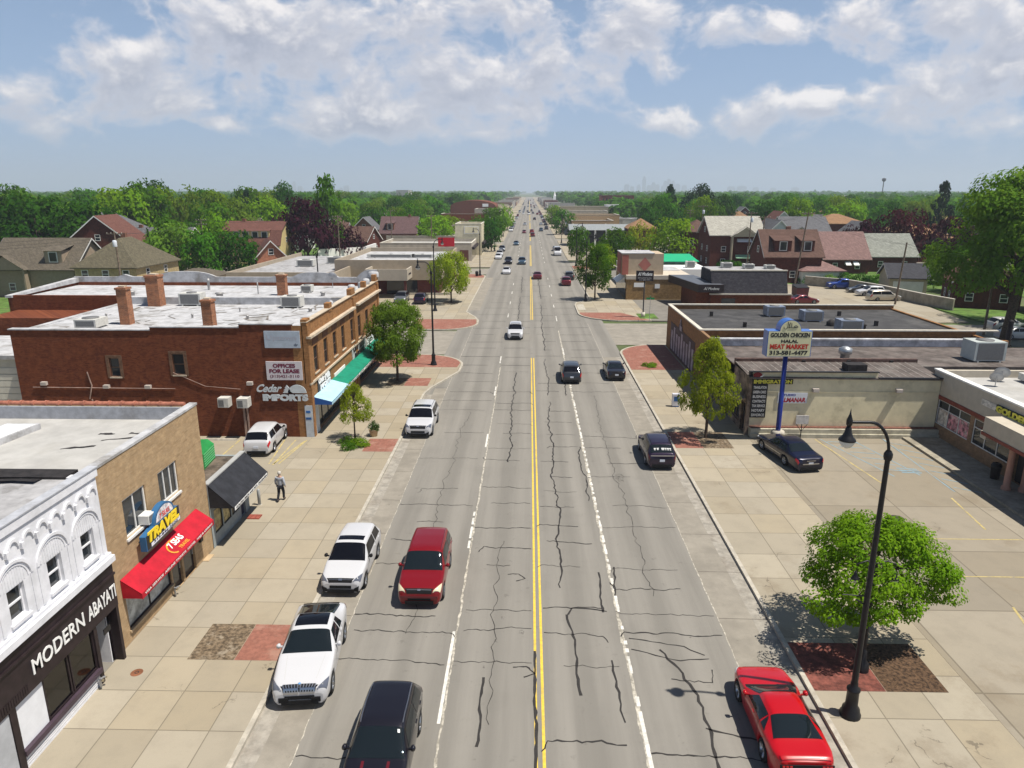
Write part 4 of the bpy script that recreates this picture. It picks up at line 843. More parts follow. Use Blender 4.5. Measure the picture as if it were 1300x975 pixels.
for (x, z) in ((-34.6, 4.05), (-30.1, 3.85), (-27.1, 3.85), (-19.75, 4.15)):
    m = MB(); m.box(x - .2, x + .2, YC - .25, YC - .002, z - .12, z + .12); m.build('wall_lamp', M('lamp_case', (.45, .40, .36), .5, .05), b4)
# roofs: front part at 7.6, coated white, low dividing walls, curved white parapet at the far side
m = MB(); m.box(-36.2, XC - .35, YC + .45, 62.0, 7.2, 7.62); m.box(-46.5, XC - .35, 62.85, YD - .3, 7.4, 7.98); m.build('roof', mroofw, b4)
m = MB(); m.box(-36.19, XC - .35, 62.0, 62.84, 7.3, 8.25)
for (x0, x1, y0, y1) in ((-37, -30, YC - .05, YC + .5),): pass
def coping(x0, x1, y0, y1, z): m.box(x0, x1, y0, y1, z, z + .08)
coping(-36.6, -26.5, YC - .06, YC + .5, 7.901); coping(-26.5, -20.2, YC - .06, YC + .5, 8.121); coping(-20.2, XC - .98, YC - .06, YC + .5, 8.351); coping(-36.6, -36.1, YC + .5, 62, 7.601); 
m.add([(-46.9, 62.3, 8.3), (-46.9, YD, 8.75), (-46.3, YD, 8.75), (-46.3, 62.3, 8.3), (-46.9, 62.3, 8.1), (-46.9, YD, 8.3), (-46.3, YD, 8.3), (-46.3, 62.3, 8.1)], [(0, 1, 2, 3), (0, 1, 5, 4), (3, 2, 6, 7), (0, 3, 7, 4)])
m.build('coping', mroofw, b4)
pts = []; xs = np.linspace(-46.8, XC + .05, 120)
for x in xs:
    z = 8.85
    for c_, wd, hh in ((-41.5, .9, .25), (-35.2, 3.2, .55), (-25.5, .9, .3), (-21.8, 2.4, .5), (-15.9, 1.6, .75)):
        d_ = abs(x - c_) / wd
        if d_ < 1: z = max(z, 8.85 + hh * (1 - d_ ** 3) if wd > 1 else 8.85 + hh * (1 - d_) ** 1.3)
    pts.append((x, z))
m = MB()
for (xa, za), (xb, zb_) in zip(pts[:-1], pts[1:]): m.add([(xa, YD - .25, 7.9), (xb, YD - .25, 7.9), (xb, YD - .25, zb_), (xa, YD - .25, za), (xa, YD + .06, za), (xb, YD + .06, zb_), (xa, YD + .06, 7.9), (xb, YD + .06, 7.9)], [(0, 1, 2, 3), (3, 2, 5, 4), (4, 5, 7, 6)])
m.build('curved_parapet', mroofw, b4)
m = MB()
for (y, z, r_0) in ((YD - .1, 9.3, .55), (69, 8.95, .35), (66.8, 8.9, .3), (63.2, 9.1, .35), (56.2, 8.7, .2)): m.lathe([(0, .2), (r_0 * .7, .15), (r_0, 0), (r_0, -.4)], (XC - .35, y, z), 14)
m.build('parapet_scroll', mroofw, b4)
m = MB(); m.box(-46, -36.21, 58.2, 62.45, 0, 7.0); m.build('rear_wing', mredb, b4); m = MB(); m.box(-46.4, -36.2, 57.9, 62.3, 7.001, 8.1); 
def chimney(x, y, z0, z1, w_, d_):
    m = MB(); m.box(x - w_ / 2, x + w_ / 2, y - d_ / 2, y + d_ / 2, z0, z1 - .15); m.box(x - w_ / 2 - .06, x + w_ / 2 + .06, y - d_ / 2 - .06, y + d_ / 2 + .06, z1 - .15, z1); c = m.build('chimney', BR('chimney_brick', (.16, .045, .02), (.33, .12, .05), (.38, .26, .18), .22, .075, .012, stain=(.10, .05, .04), stain_amt=.6), b4)
    m = MB(); m.box(x - w_ * .3, x + w_ * .3, y - d_ * .3, y + d_ * .3, z1, z1 + .12); m.build('chimney_pot', mlime, c)
chimney(-30.3, 52.3, 7.6, 10.4, .75, .7); chimney(-22.5, 49.0, 7.6, 10.0, .7, .7); chimney(-32.6, 61.2, 7.6, 10.3, 1.1, 1.0); chimney(-22.9, 65.5, 7.9, 9.9, .8, .7)
def roof_unit(par, x, y, z, w_, d_, h_, mat=mac, side='-y'):
    m = MB(); m.box(x - w_ / 2, x + w_ / 2, y - d_ / 2, y + d_ / 2, z + .12, z + h_); [m.box(x + sx * w_ * .35 - .06, x + sx * w_ * .35 + .06, y - d_ / 2, y + d_ / 2, z, z + .12) for sx in (-1, 1)]; u = m.build('rooftop_unit', mat, par)
    g_ = MB(); g_.box(x - w_ * .42, x + w_ * .42, y - d_ / 2 - .01, y - d_ / 2 + .001, z + .2, z + h_ - .1); g_.build('grille', mgrille, u)
    g_ = MB(); g_.lathe([(min(w_, d_) * .36, 0), (min(w_, d_) * .36, .06), (0, .061)], (x, y, z + h_), 16); g_.build('fan_guard', mgrille, u); return u
for a in ((-29.6, 61.6, 7.62, 1.9, 1.2, 1.1), (-20.4, 60.6, 7.62, 1.7, 1.2, 1.0), (-32.2, 50.9, 7.62, 1.6, 1.6, .7), (-21.2, 67.5, 7.98, 1.0, .9, .7)): roof_unit(b4, *a)
m = MB()
for (x, y, z, h_, rr_) in ((-36.6, 64.5, 7.98, .5, .25), (-35, 66.5, 7.98, .5, .08), (-31.3, 68.8, 7.98, 1.1, .12), (-28.2, 64, 7.98, .45, .3), (-26.6, 55, 7.62, .35, .08), (-24, 58, 7.62, .4, .06), (-25.4, 66, 7.98, 1.1, .05), (-19, 65, 7.98, .4, .2), (-22, 54.5, 7.62, .35, .1), (-18.2, 58.3, 7.62, .3, .15), (-33.5, 55, 7.62, .35, .07)): m.lathe([(rr_, 0), (rr_, h_ * .7), (rr_ * 1.4, h_ * .72), (rr_ * 1.1, h_), (0, h_ * 1.02)], (x, y, z), 10)
m.build('roof_vent', M('vent_metal', (.38, .37, .36), .5, .1, metal=.3), b4)
m = MB()
for i in range(60):
    x, y = r_.uniform(-34, -17), r_.uniform(49.5, 61); a = r_.uniform(0, PI); l_ = r_.uniform(.3, 2.4); ww = r_.uniform(.03, .16); c_, s_ = math.cos(a), math.sin(a)
    m.poly([(x - s_ * ww, y + c_ * ww, 7.626 + i * .0004), (x + s_ * ww, y - c_ * ww, 7.626 + i * .0004), (x + l_ * c_ + s_ * ww * .4, y + l_ * s_ - c_ * ww * .4, 7.626 + i * .0004), (x + l_ * c_ - s_ * ww, y + l_ * s_ + c_ * ww, 7.626 + i * .0004)])
m.build('roof_patch', M('roof_seam', (.20, .18, .16), .9, .3), b4)
sd_ = thing('satellite_dish', 'white satellite dish on the far parapet corner of the imports building roof', 'dish', (-19.6, 70.6, 7.98)); m = MB(); m.lathe([(.0, 0), (.25, .04), (.45, .14), (.46, .15), (.0, .02)], (0, 0, 0), 18, 'y'); o = m.build('reflector', mroofw, sd_, local=True); o.location = (0, 0, 1.1); o.rotation_euler = (R(25), 0, 0); m = MB(); m.tube([(0, .05, 0), (0, .05, 1.05)], .03, 6); m.build('mast', msteel, sd_, local=True)
# pale garage door wing left of the red wall
bg_ = thing('side_building', 'pale corrugated metal building tucked left of the red brick wall', 'building', (-40, 50, 0)); m = MB(); m.box(-48, -36.6, 50, 57, 0, 5.4); m.build('wall', M('pale_metal', (.50, .48, .40), .6, .08, 2), bg_); m = MB(); [m.box(-47.5, -36.9, 49.96, 49.999, .3 + k * .5, .72 + k * .5) for k in range(9)]; m.build('roller_door', M('door_slat', (.60, .58, .50), .5, .05), bg_); m = MB(); m.box(-48.2, -36.55, 49.8, 57.2, 5.401, 5.7); m.build('roof', mroofw, bg_)
# concrete wheel stops in the lot
for i, x in enumerate((-21.9, -18.8, -25.0)):
    m = MB(); m.extr([(x - 1.2, 47.35, .13), (x - 1.2, 47.6, .13), (x - 1.2, 47.54, .25), (x - 1.2, 47.41, .25)], (2.3, 0, 0)); tag(m.build('wheel_stop', mkerb), ['concrete wheel stop behind the white parked crossover under the wall air conditioners', 'concrete wheel stop nearest the imports corner', 'concrete wheel stop farthest left along the red brick wall'][i], 'wheel stop', 'wheel stops along the red wall')
# ------------------------------------------------------------------ buildings, right side, near
mcream = M('cream_render', (0.72, 0.645, 0.44), .85, .05, 1.2, .2, 8, stain=(.36, .32, .2), stain_amt=.45, stain_scale=.7)
mbrownroof = M('felt_roof', (0.115, 0.095, 0.085), .9, .25, 1.0, .2, 6, stain=(.22, .20, .18), stain_amt=.6, stain_scale=.4)
mblackroof = M('black_roof', (0.055, 0.053, 0.053), .8, .2, .7, .15, 6, stain=(.12, .115, .11), stain_amt=.6, stain_scale=.3)
mrbrick = BR('brown_brick', (0.20, 0.095, 0.035), (0.27, 0.13, 0.05), (0.22, 0.14, 0.08), .22, .075, .008)
mcope = M('pale_coping', (.58, .54, .46), .7, .08, 3)
mfront = M('worn_shopfront', (.22, .16, .12), .8, .5, 1.2, .2, stain=(.06, .04, .035), stain_amt=.8, stain_scale=.9)
c1 = thing('immigration_office', 'cream rendered one-storey building with striped felt roof and immigration sign', 'building', (22, 53, 0))
w = MB(); XR = 15.85
w.box(XR + .25, 24.95, 49.6, 49.9, 0, 4.86); w.box(24.951, 29.45, 49.6, 49.9, 0, 4.42); w.box(XR + .25, 29.45, 49.56, 49.599, 3.38, 3.43); w.build('wall', mcream, c1)
w = MB(); w.box(XR + .25, 29.5, 49.0, 49.56, 0, .75); w.box(XR + .2, 29.5, 48.85, 49.0, 0, .42); w.build('base_ledge', M('ledge', (.45, .42, .33), .9, .12, 2, stain=(.2, .16, .1), stain_amt=.5), c1)
w = MB(); w.box(XR + .28, 29.5, 49.2, 49.58, .751, .82); w.build('pipe_cover', M('rusty_pipe', (.16, .07, .05), .7, .3, 5), c1)
w = MB(); sfh = [(49.9, 50.9, .13, 2.4), (51.3, 53.6, .6, 2.5), (54.2, 55.2, .13, 2.4), (55.6, 59.8, .6, 2.5)]
wallgrid(w, '-x', XR, 49.6, 60.4, 0, 4.5, sfh, .3); w.poly([(XR, 49.6, 0), (XR + .26, 49.6, 0), (XR + .26, 49.6, 4.5), (XR, 49.6, 4.5)]); w.build('front_wall', mfront, c1)
for i, h_ in enumerate(sfh): window(c1, '-x', XR, *h_, M('brown_frame', (.10, .06, .04)), mglass, 1 if i % 2 == 0 else 2, 1, .08, -.2, name='window' if i % 2 else 'door')
w = MB(); w.box(XR - .9, XR, 50.0, 53.6, 2.62, 2.75); w.extr([(XR - .9, 55, 2.6), (XR, 55, 3.1), (XR, 55, 2.6)], (0, 3.4, 0)); w.build('awning', M('dusty_awning', (.30, .22, .17), .8, .3, 2), c1)
w = MB(); w.add([(XR - .02, 49.45, 4.5), (29.5, 49.45, 4.42), (29.5, 53.3, 4.75), (XR - .02, 53.3, 4.75), (XR - .02, 49.45, 4.40), (29.5, 49.45, 4.32)], [(0, 1, 2, 3), (0, 4, 5, 1)])
w.box(XR, 52, 53.301, 60.29, 3.6, 4.42); w.build('roof', mbrownroof, c1)
w = MB()
for k in range(23):
    x = XR + .3 + k * .58; s_ = r_.uniform(.02, .035); w.poly([(x, 49.5, 4.515 - .0045 * (x - 16)), (x + s_ * 2, 49.5, 4.515 - .0045 * (x - 16)), (x + s_ * 2 - .5, 53.1, 4.75), (x - .5, 53.1, 4.75)]) if False else w.add([(x, 49.5, 4.52 - .006 * (x - 15.85) + .01), (x + s_ * 2, 49.5, 4.52 - .006 * (x - 15.85) + .01), (x + s_ * 2 - .3, 53.25, 4.765), (x - .3, 53.25, 4.765)], [(0, 1, 2, 3)])
w.build('roof_seam', M('roof_seam_pale', (.27, .245, .22), .85, .3, 3), c1)
w = MB(); w.box(XR - .03, 24.95, 49.4, 49.62, 4.862, 4.93); w.box(24.951, 29.5, 49.4, 49.62, 4.43, 4.5); w.box(XR + .02, 24.94, 49.62, 49.9, 4.5, 4.859); w.build('coping', mdark, c1)
w = MB(); w.box(XR, 29.6, 53.25, 53.55, 4.3, 4.98); w.build('ridge_parapet', M('red_brown_felt', (.10, .06, .05), .9, .3, 2), c1)
w = MB(); w.box(23.2, 24.6, 50.6, 51.6, 4.6, 5.15); w.build('roof_box', mrt, c1)
for x in (21, 24.4, 27.6): w = MB(); w.box(x - .12, x + .12, 53.1, 53.24, 4.77, 4.9); w.build('roof_vent', mrt, c1)
bs = MB(); bs.box(16.1, 18.95, 49.50, 49.59, 3.98, 4.34); sg_ = bs.build('sign_board', M('sign_black'), None if False else c1) if False else bs.build('sign_board', MATS['sign_black'] if 'sign_black' in MATS else mdark, c1)
text_obj('IMMIGRATION', '-y', 49.5, 17.52, 4.16, 2.7, .28, M('sign_yellow2', (.72, .66, .08), .5, 0), sg_, d=.005, ext=.005, bold=.05)
m = MB(); m.poly([(16.4 + .32 * math.cos(k * PI / 8), 49.49, 4.62 + .22 * math.sin(k * PI / 8)) for k in range(16)]); m.build('emblem', M('emblem_red', (.22, .015, .02), .5, .1), sg_); m = MB(); m.poly([(16.35, 49.485, 4.38), (16.7, 49.485, 4.45), (16.9, 49.485, 4.75), (16.55, 49.485, 4.5)]); m.build('emblem', mletter, sg_)
bs = MB(); bs.box(16.1, 17.2, 49.52, 49.59, 1.45, 3.96); sg_ = bs.build('sign_board', mdark, c1); sg_['label'] = 'tall black service list board'
for i, t_ in enumerate(('TRANSLATION', 'GREEN CARD', 'BUSINESS', 'CONTRACTS', 'TAX SERVICE', 'NOTARY', 'DIVORCE')): text_obj(t_, '-y', 49.52, 16.65, 3.72 - i * .345, .92, .20, M('sign_grey', (.55, .55, .55), .5, 0), sg_, d=.004, ext=.003, bold=.02)
bs = MB(); bs.box(18.0, 20.1, 49.53, 49.59, 2.55, 3.32); sg_ = bs.build('sign_board', M('sign_paleblue', (.62, .64, .68), .5, .05), c1); text_obj('STUDIO', '-y', 49.53, 18.75, 3.17, 1.0, .16, M('sign_blueink', (.03, .05, .3), .5, 0), sg_, d=.004, ext=.003, bold=.04); text_obj('ALMANAR', '-y', 49.53, 19.05, 2.8, 1.85, .34, M('sign_redink2', (.35, .02, .04), .5, 0), sg_, d=.004, ext=.003, bold=.05, shear=.2)
for x in (20.6, 26.5): m = MB(); m.box(x - .22, x + .22, 49.32, 49.598, 3.42, 3.68); m.box(x - .2, x + .2, 49.3, 49.32, 3.44, 3.62); m.build('wall_lamp', M('lamp_case', (.45, .40, .36)), c1)
# small board on a post by the wall
t = thing('hoop_sign', 'small board on a thin post standing behind the dark saloon at the cream wall', 'sign', (19.6, 48.75, .13)); m = MB(); m.box(-.45, .45, -.03, .03, 1.1, 1.75); m.build('board', M('pale_board', (.52, .50, .48), .6, .15, 4), t, local=True); m = MB(); m.tube([(0, 0, 0), (0, 0, 1.1)], .035, 6); m.tube([(-.4, 0, 1.1), (0, 0, .55)], .02, 6); m.tube([(.4, 0, 1.1), (0, 0, .55)], .02, 6); m.build('post', mblack, t, local=True)
# pylon sign
t = thing('pylon_sign', 'tall blue pole sign with pale meat market board before the cream wall', 'pole sign', (17.75, 48.2, .12))
m = MB(); m.lathe([(0, 0), (.5, 0), (.5, .7), (.4, .82), (0, .83)], n=8); m.build('plinth', mkerb, t, local=True)
m = MB(); m.lathe([(.17, .8), (.16, 6.35), (0, 6.36)], n=14); m.build('pole', M('pole_blue', (.012, .025, .20), .35, .05, coat=.5), t, local=True)
prof = [(-1.5, 6.28), (1.5, 6.28), (1.5, 8.05), (.72, 8.05)] + [(.72 * math.cos(R(a)), 8.1 + .72 * math.sin(R(a))) for a in range(10, 175, 12)] + [(-.72, 8.05), (-1.5, 8.05)]
m = MB(); m.extr([(x, -.45, z) for x, z in prof], (0, .9, 0)); bx = m.build('cabinet', M('cabinet_blue', (.03, .12, .42), .35, .05, coat=.4), t, local=True)
m = MB(); m.poly([(x * .97, -.46, 7.15 + (z - 7.15) * .975) for x, z in prof]); m.build('sign_face', M('sign_cream', (.62, .60, .38), .5, .04, 1.0), bx, local=True)
def lt(tx, z, w_, h_, mm): text_obj(tx, '-y', -.46, 0, z, w_, h_, mm, bx, d=.006, ext=.004, bold=.05, local=True)
lt('GOLDEN CHICKEN', 7.78, 2.65, .32, mdark); lt('HALAL', 7.36, 1.15, .22, mdark); lt('MEAT MARKET', 6.98, 2.6, .34, M('sign_meat', (.45, .025, .015), .5, 0)); lt('313-581-4477', 6.55, 2.6, .30, mdark)
m = MB()
for path in ([(.44, 8.38), (.30, 8.44), (.18, 8.36), (.34, 8.30), (.48, 8.34), (.2, 8.28), (.05, 8.30)], [(.05, 8.30), (.02, 8.6)], [(.02, 8.30), (-.16, 8.28), (-.06, 8.64)], [(-.10, 8.27), (-.22, 8.68)], [(-.22, 8.36), (-.30, 8.20), (-.46, 8.22), (-.48, 8.36)]): m.tube([(x, -.47, z) for x, z in path], .02, 5, smooth=False)
m.build('lettering', mdark, bx, local=True)
# black roofed corner building with mural
c2 = thing('corner_building', 'long brown brick corner building with flat black roof and pale copings', 'building', (28, 70, 0))
w = MB(); w.box(XR, 41.0, 80.2, 80.5, 0, 4.9); w.box(XR + .01, XR + .3, 60.4, 80.2, 0, 4.88); w.box(XR + .3, 41, 65.0, 65.3, 3.5, 4.9); w.box(40.7, 41, 60.4, 80.2, 0, 4.6); w.box(XR + .3, 41.0, 60.4, 60.75, 3.2, 4.98); w.build('wall', mrbrick, c2)
w = MB(); w.box(XR - .06, 41.06, 80.15, 80.56, 4.901, 5.02); w.box(XR - .06, XR + .34, 65.3, 80.149, 4.882, 5.0); w.box(XR - .06, 43.0, 64.9, 65.29, 4.902, 5.02); w.build('coping', mcope, c2)
w = MB(); w.box(XR + .3, 41, 65.31, 80.19, 4.0, 4.45); w.build('roof', mblackroof, c2)
w = MB(); w.box(XR + .3, 40.7, 60.76, 64.89, 3.8, 4.28); w.build('lower_roof', mbrownroof, c2)
w = MB(); w.box(XR - .02, 39.0, 60.30, 60.76, 4.98, 5.1); w.box(XR - .02, 39.0, 60.36, 60.399, 4.45, 4.979); w.build('white_parapet', M('streaked_white', (.50, .50, .52), .7, .25, .8, stain=(.2, .2, .22), stain_amt=.6, stain_scale=.6), c2)
mu = MB(); mu.box(XR - .03, XR - .005, 66.5, 78.2, .25, 3.4); mu.add([(XR - .032, 72.0, 3.4), (XR - .032, 74.3, 3.4), (XR - .032, 73.15, 4.6)], [(0, 1, 2)]); mp_ = mu.build('mural', M('mural_dark', (.06, .035, .04), .7, .2), c2)
mu = MB()
for k in range(9):
    y = 66.9 + k * 1.25; mu.box(XR - .045, XR - .031, y, y + .75, .5, 2.6 + .5 * (k % 3 == 1)); 
mu.box(XR - .045, XR - .031, 72.6, 73.7, 3.3, 3.8); mu.tube([(XR - .04, 73.15, 3.8), (XR - .04, 73.15, 4.5)], .08, 6)
mu.build('mural_panel', M('mural_grey', (.33, .28, .31), .7, .25, 1.5), mp_)
for a in ((26.2, 75.8, 4.45, 1.9, 1.4, 1.1), (29.0, 72.9, 4.45, 2.0, 1.5, 1.1), (30.3, 67.0, 4.45, 2.1, 1.5, 1.2)): roof_unit(c2, *a, mat=M('unit_bluegrey', (.30, .34, .42), .35, .15, 3, metal=.5))
roof_unit(c1, 35.9, 55.6, 4.42, 2.4, 1.8, 1.6, mat=M('unit_green_grey', (.44, .47, .45), .5, .05))
w = MB(); [w.box(x - .15, x + .15, y - .15, y + .15, 4.45, 4.95) for x, y in ((19.5, 75.5), (21.2, 69.2), (33.2, 76), (34.4, 70.2))]; w.build('roof_vent', mrt, c2)
w = MB(); w.lathe([(.45, 0), (.45, .35), (.2, .6), (0, .65)], (30.0, 70.2, 4.45), 14); w.lathe([(.4, 0), (.4, .35), (.5, .4), (.2, .6), (0, .65)], (32.2, 68.5, 4.45), 14); w.build('roof_fan', mrt, c2)
w = MB(); w.tube([(43.0, 63.5, 4.0), (43.0, 63.5, 6.0)], .22, 8); w.lathe([(.2, 0), (.28, .15), (0, .3)], (43.0, 63.5, 6.0), 10); w.build('flue', mrt, c2)
for x, y, z_ in ((22.6, 60.0, 1.3), (20.1, 60.2, 1.4)): w = MB(); w.tube([(x, y - .3, 4.4), (x, y - .3, 4.4 + z_)], .07, 6); w.build('roof_pipe', mletter if x < 21 else mrt, c1)
w = MB(); w.lathe([(.35, 0), (.35, .5), (.5, .55), (.5, .95), (.2, 1.1), (0, 1.15)], (25.0, 55.3, 4.42), 14); w.build('roof_fan', msteel, c1)
# meat market
XM = 29.5
c3 = thing('meat_market', 'beige rendered meat market with brick base, red trim and arched porch', 'shop', (34, 42, 0))
mstucco = M('beige_stucco', (.47, .42, .34), .85, .05, 2, .25, 14)
mmredtrim = M('red_trim', (.20, .045, .03), .6, .1)
w = MB(); w.box(XM - .02, XM + .35, 30, 50.6, 3.25, 4.85); w.box(XM + .35, 46, 50.3, 50.6, 0, 4.85); w.build('fascia', mstucco, c3)
w = MB(); w.box(XM - .08, XM + .4, 30, 50.66, 4.852, 4.95); w.build('coping', mwframe, c3)
w = MB(); w.box(XM + .36, 46, 30, 50.29, 3.9, 4.35); w.build('roof', mroofp, c3)
w = MB(); w.box(XM - .07, XM + .3, 30, 50.62, 2.98, 3.249); w.build('trim', mmredtrim, c3)
mw_ = [(45.78, 49.7, 1.12, 2.92), (41.6, 45.4, 1.12, 2.85), (38, 41.0, .27, 2.7)]
w = MB(); wallgrid(w, '-x', XM, 30, 50.6, .1, 2.98, mw_, .25); w.build('wall', BR('market_brick', (.20, .13, .075), (.28, .17, .10), (.24, .18, .12), .22, .075, .008), c3)
pm = M('flyer_pink', (.60, .24, .28), .5, .6, 3, stain=(.7, .68, .62), stain_amt=.9, stain_scale=2.5)
for h_, c_ in ((mw_[0], 3), (mw_[1], 3)):
    wd = window(c3, '-x', XM, *h_, mwframe, mglass, c_, 1, .06, -.12, name='shop_window')
    b_ = MB(); zt_ = h_[2] + (h_[3] - h_[2]) * .66; fbox(b_, '-x', XM, h_[0] + .06, h_[1] - .06, zt_ - .03, zt_ + .03, -.12, -.06); b_.build('rail', mwframe, wd)
for k, mm in enumerate((pm, pm, M('flyer_white', (.62, .58, .52), .5, .3, 4, stain=(.5, .2, .1), stain_amt=.8, stain_scale=2.5))):
    a0 = 45.9 + k * 1.27; b_ = MB(); fbox(b_, '-x', XM, a0, a0 + 1.12, 1.2, 2.25, -.10, -.095); b_.build('poster', mm, c3)
w = MB(); w.box(28.0, XM - .09, 30, 42.1, 3.05, 4.0); w.box(28.02, XM - .1, 41.75, 42.3, 2.6, 3.049); w.build('porch', mstucco, c3)
w = MB(); w.box(27.95, XM - .1, 30, 42.15, 2.85, 3.049); w.build('porch_trim', mmredtrim, c3)
w = MB(); w.lathe([(.26, .27), (.26, .45), (.19, .5), (.17, 2.7), (.24, 2.84)], (28.3, 39.6, 0), 14); w.lathe([(.26, .27), (.26, .45), (.19, .5), (.17, 2.7), (.24, 2.84)], (29.1, 39.3, 0), 14); w.build('column', M('porch_column', (.40, .22, .16), .7, .08), c3)
w = MB(); w.box(XM + .2, XM + .4, 38, 41, .27, 2.7); w.build('doorway', mdark, c3)
w = MB(); w.box(XM - .14, XM - .03, 36.5, 43.3, 3.98, 4.42); s_ = w.build('sign_board', mdark, c3); w = MB(); w.box(XM - .14, XM - .03, 37.5, 42.7, 3.55, 3.86); w.build('sign_board', mletter, c3)
text_obj('GOLDEN CHICKEN', '-x', XM - .14, 40.0, 4.2, 6.4, .42, M('sign_yellow2', (.72, .66, .08)), s_, d=.01, ext=.06, bold=.05); text_obj('MEAT MARKET', '-x', XM - .14, 40.2, 3.70, 4.6, .24, mdark, s_, d=.01, ext=.004, bold=.04)
w = MB(); w.box(XM - .05, XM - .03, 43.4, 44.9, 3.95, 4.35); w.build('logo', M('logo_pale', (.60, .56, .50), .5, .3, 4), c3)
for (x, y, z, s0) in ((33.4, 49.3, 4.35, .5), (32.2, 48.0, 4.35, .42)):
    t = thing('satellite_dish', 'grey satellite dish on the market roof %s' % ('beside the felt roof edge' if s0 == .5 else 'nearest the coping'), 'dish', (x, y, z), R(150)); m = MB(); m.lathe([(0, 0), (s0 * .5, .05), (s0, .16), (s0 * 1.02, .17), (0, .02)], (0, 0, 0), 18, 'y'); o = m.build('reflector', M('dish_grey', (.5, .5, .5), .4, .05), t, local=True); o.location = (0, 0, .75); o.rotation_euler = (R(-30), 0, 0); m = MB(); m.tube([(0, .1, 0), (0, .1, .72)], .03, 6); m.build('mast', msteel, t, local=True)
roof_unit(c3, 36.0, 48.6, 4.35, 2.6, 1.8, .6); 
w = MB(); w.box(39.5, 40.7, 49.6, 50.2, 4.35, 5.5); w.build('chimney', mredb, c3)
t = thing('litter_bin', 'round black litter bin on the raised walk under the market windows', 'bin', (28.7, 41.3, .27)); m = MB(); m.lathe([(0, 0), (.24, 0), (.28, .75), (.30, .78), (.30, .85), (.0, .86)], n=16); m.build('body', mdark, t, local=True); m = MB(); m.lathe([(.31, .86), (.22, 1.0), (.1, 1.02), (.1, .93)], n=16); m.build('lid', mblack, t, local=True)

# ------------------------------------------------------------------ right, beyond the side street
mtanb = BR('olive_brick', (.22, .135, .05), (.29, .18, .075), (.24, .17, .10), .22, .075, .008, stain=(.16, .10, .04), stain_amt=.5)
c4 = thing('restaurant_building', 'tan brick building with beige tower block bearing a red diamond', 'restaurant', (20, 125, 0))
w = MB(); w.box(16, 26.4, 116.7, 131, 0, 3.45); w.build('wall', mtanb, c4)
w = MB(); w.box(15.9, 26.5, 116.6, 131.1, 3.451, 4.1); w.build('parapet', M('pale_band', (.52, .46, .38), .8, .08), c4); w = MB(); w.box(16.4, 26.1, 124, 130.8, 4.101, 4.16); w.build('roof', mroofw, c4)
w = MB(); w.box(15.2, 22.0, 117.6, 123.6, 4.1, 7.5); tw_ = w.build('tower', M('salmon_stucco', (.47, .37, .26), .85, .05), c4); w = MB(); w.box(15.25, 16.3, 117.55, 117.599, 4.1, 7.3); w.build('panel', M('red_stucco', (.36, .12, .09), .8, .05), tw_); w = MB(); w.add([(17.9, 117.57, 5.75), (18.95, 117.57, 6.95), (20.0, 117.57, 5.75), (18.95, 117.57, 4.65)], [(0, 1, 2, 3)]); w.build('diamond', M('red_stucco2', (.40, .15, .12), .8, .05), tw_); w = MB(); w.box(15.1, 20.5, 117.5, 123.7, 7.501, 7.62); w.build('coping', mroofw, tw_); w = MB(); w.box(15.14, 15.199, 118, 123.3, 4.2, 7.4); w.build('panel', M('red_stucco', (.36, .12, .09)), tw_)
for (a, b_, z0, z1, nm) in ((17.2, 19.0, 2.2, 2.9, 'window'), (20.6, 21.4, 2.0, 2.7, 'wall_vent')): w = MB(); w.box(a, b_, 116.62, 116.699, z0, z1); w.build(nm, mletter, c4)
w = MB(); w.box(15.93, 15.999, 117.5, 130, .3, 2.8); w.build('shop_window', mglass, c4); w = MB(); w.extr([(15.9, 118.5, 3.6), (14.6, 118.5, 2.7), (15.9, 118.5, 2.7)], (0, 6, 0)); w.build('awning', mletter, c4)
c5 = thing('green_roof_shop', 'low white building with bright green roof canopy behind the tan restaurant', 'building', (26, 141, 0)); w = MB(); w.box(18, 33, 131.2, 148, 0, 3.6); w.build('wall', mletter, c5); w = MB(); w.extr([(23.8, 139, 4.3), (23.8, 148, 5.0), (23.8, 148, 4.9), (23.8, 139, 4.2)], (9, 0, 0)); w.build('canopy', M('bright_green', (.01, .38, .17), .5, .05), c5); roof_unit(c5, 30, 134, 3.6, 1.6, 1.4, 1.2); roof_unit(c5, 21, 136, 3.6, 1.6, 1.4, .9)
c6 = thing('cafe_building', 'red brick restaurant with tall dark shingle mansard and black canopy entrance', 'restaurant', (32, 110, 0))
w = MB(); w.box(26.6, 38.3, 104.2, 111.5, 0, 2.75); w.build('wall', mredb, c6); w = MB(); w.extr([(26.7, 104.0, 2.9), (26.7, 105.3, 6.05), (26.7, 111.4, 6.05), (26.7, 111.4, 2.9)], (11.0, 0, 0)); w.build('roof', BR('dark_shingle', (.022, .022, .03), (.04, .038, .045), (.012, .012, .015), .5, .2, .02), c6)
w = MB(); w.box(26.4, 38.2, 103.9, 104.2, 2.751, 2.95); w.build('ledge', mcope, c6); w = MB(); w.box(26.6, 37.8, 105.2, 105.5, 6.06, 6.22); w.build('coping', mcope, c6); w = MB(); w.box(26.9, 37.6, 105.5, 111.3, 6.06, 6.12); w.build('roof_deck', mroofg, c6); 
w = MB(); w.extr([(22.6, 116, 3.2), (24.5, 103.2, 3.2), (28.2, 103.2, 3.2), (28.2, 103.9, 3.2), (26.59, 103.9, 3.2), (26.59, 116, 3.2)], (0, 0, 1.1)); cn = w.build('canopy', mblk, c6); w = MB(); w.add([(22.7, 115.9, 4.31), (24.6, 103.4, 4.31), (28.1, 103.4, 4.31), (26.5, 115.9, 4.31)], [(0, 1, 2, 3)]); w.build('canopy_top', M('canopy_grey', (.10, .11, .13), .5, .1), cn)
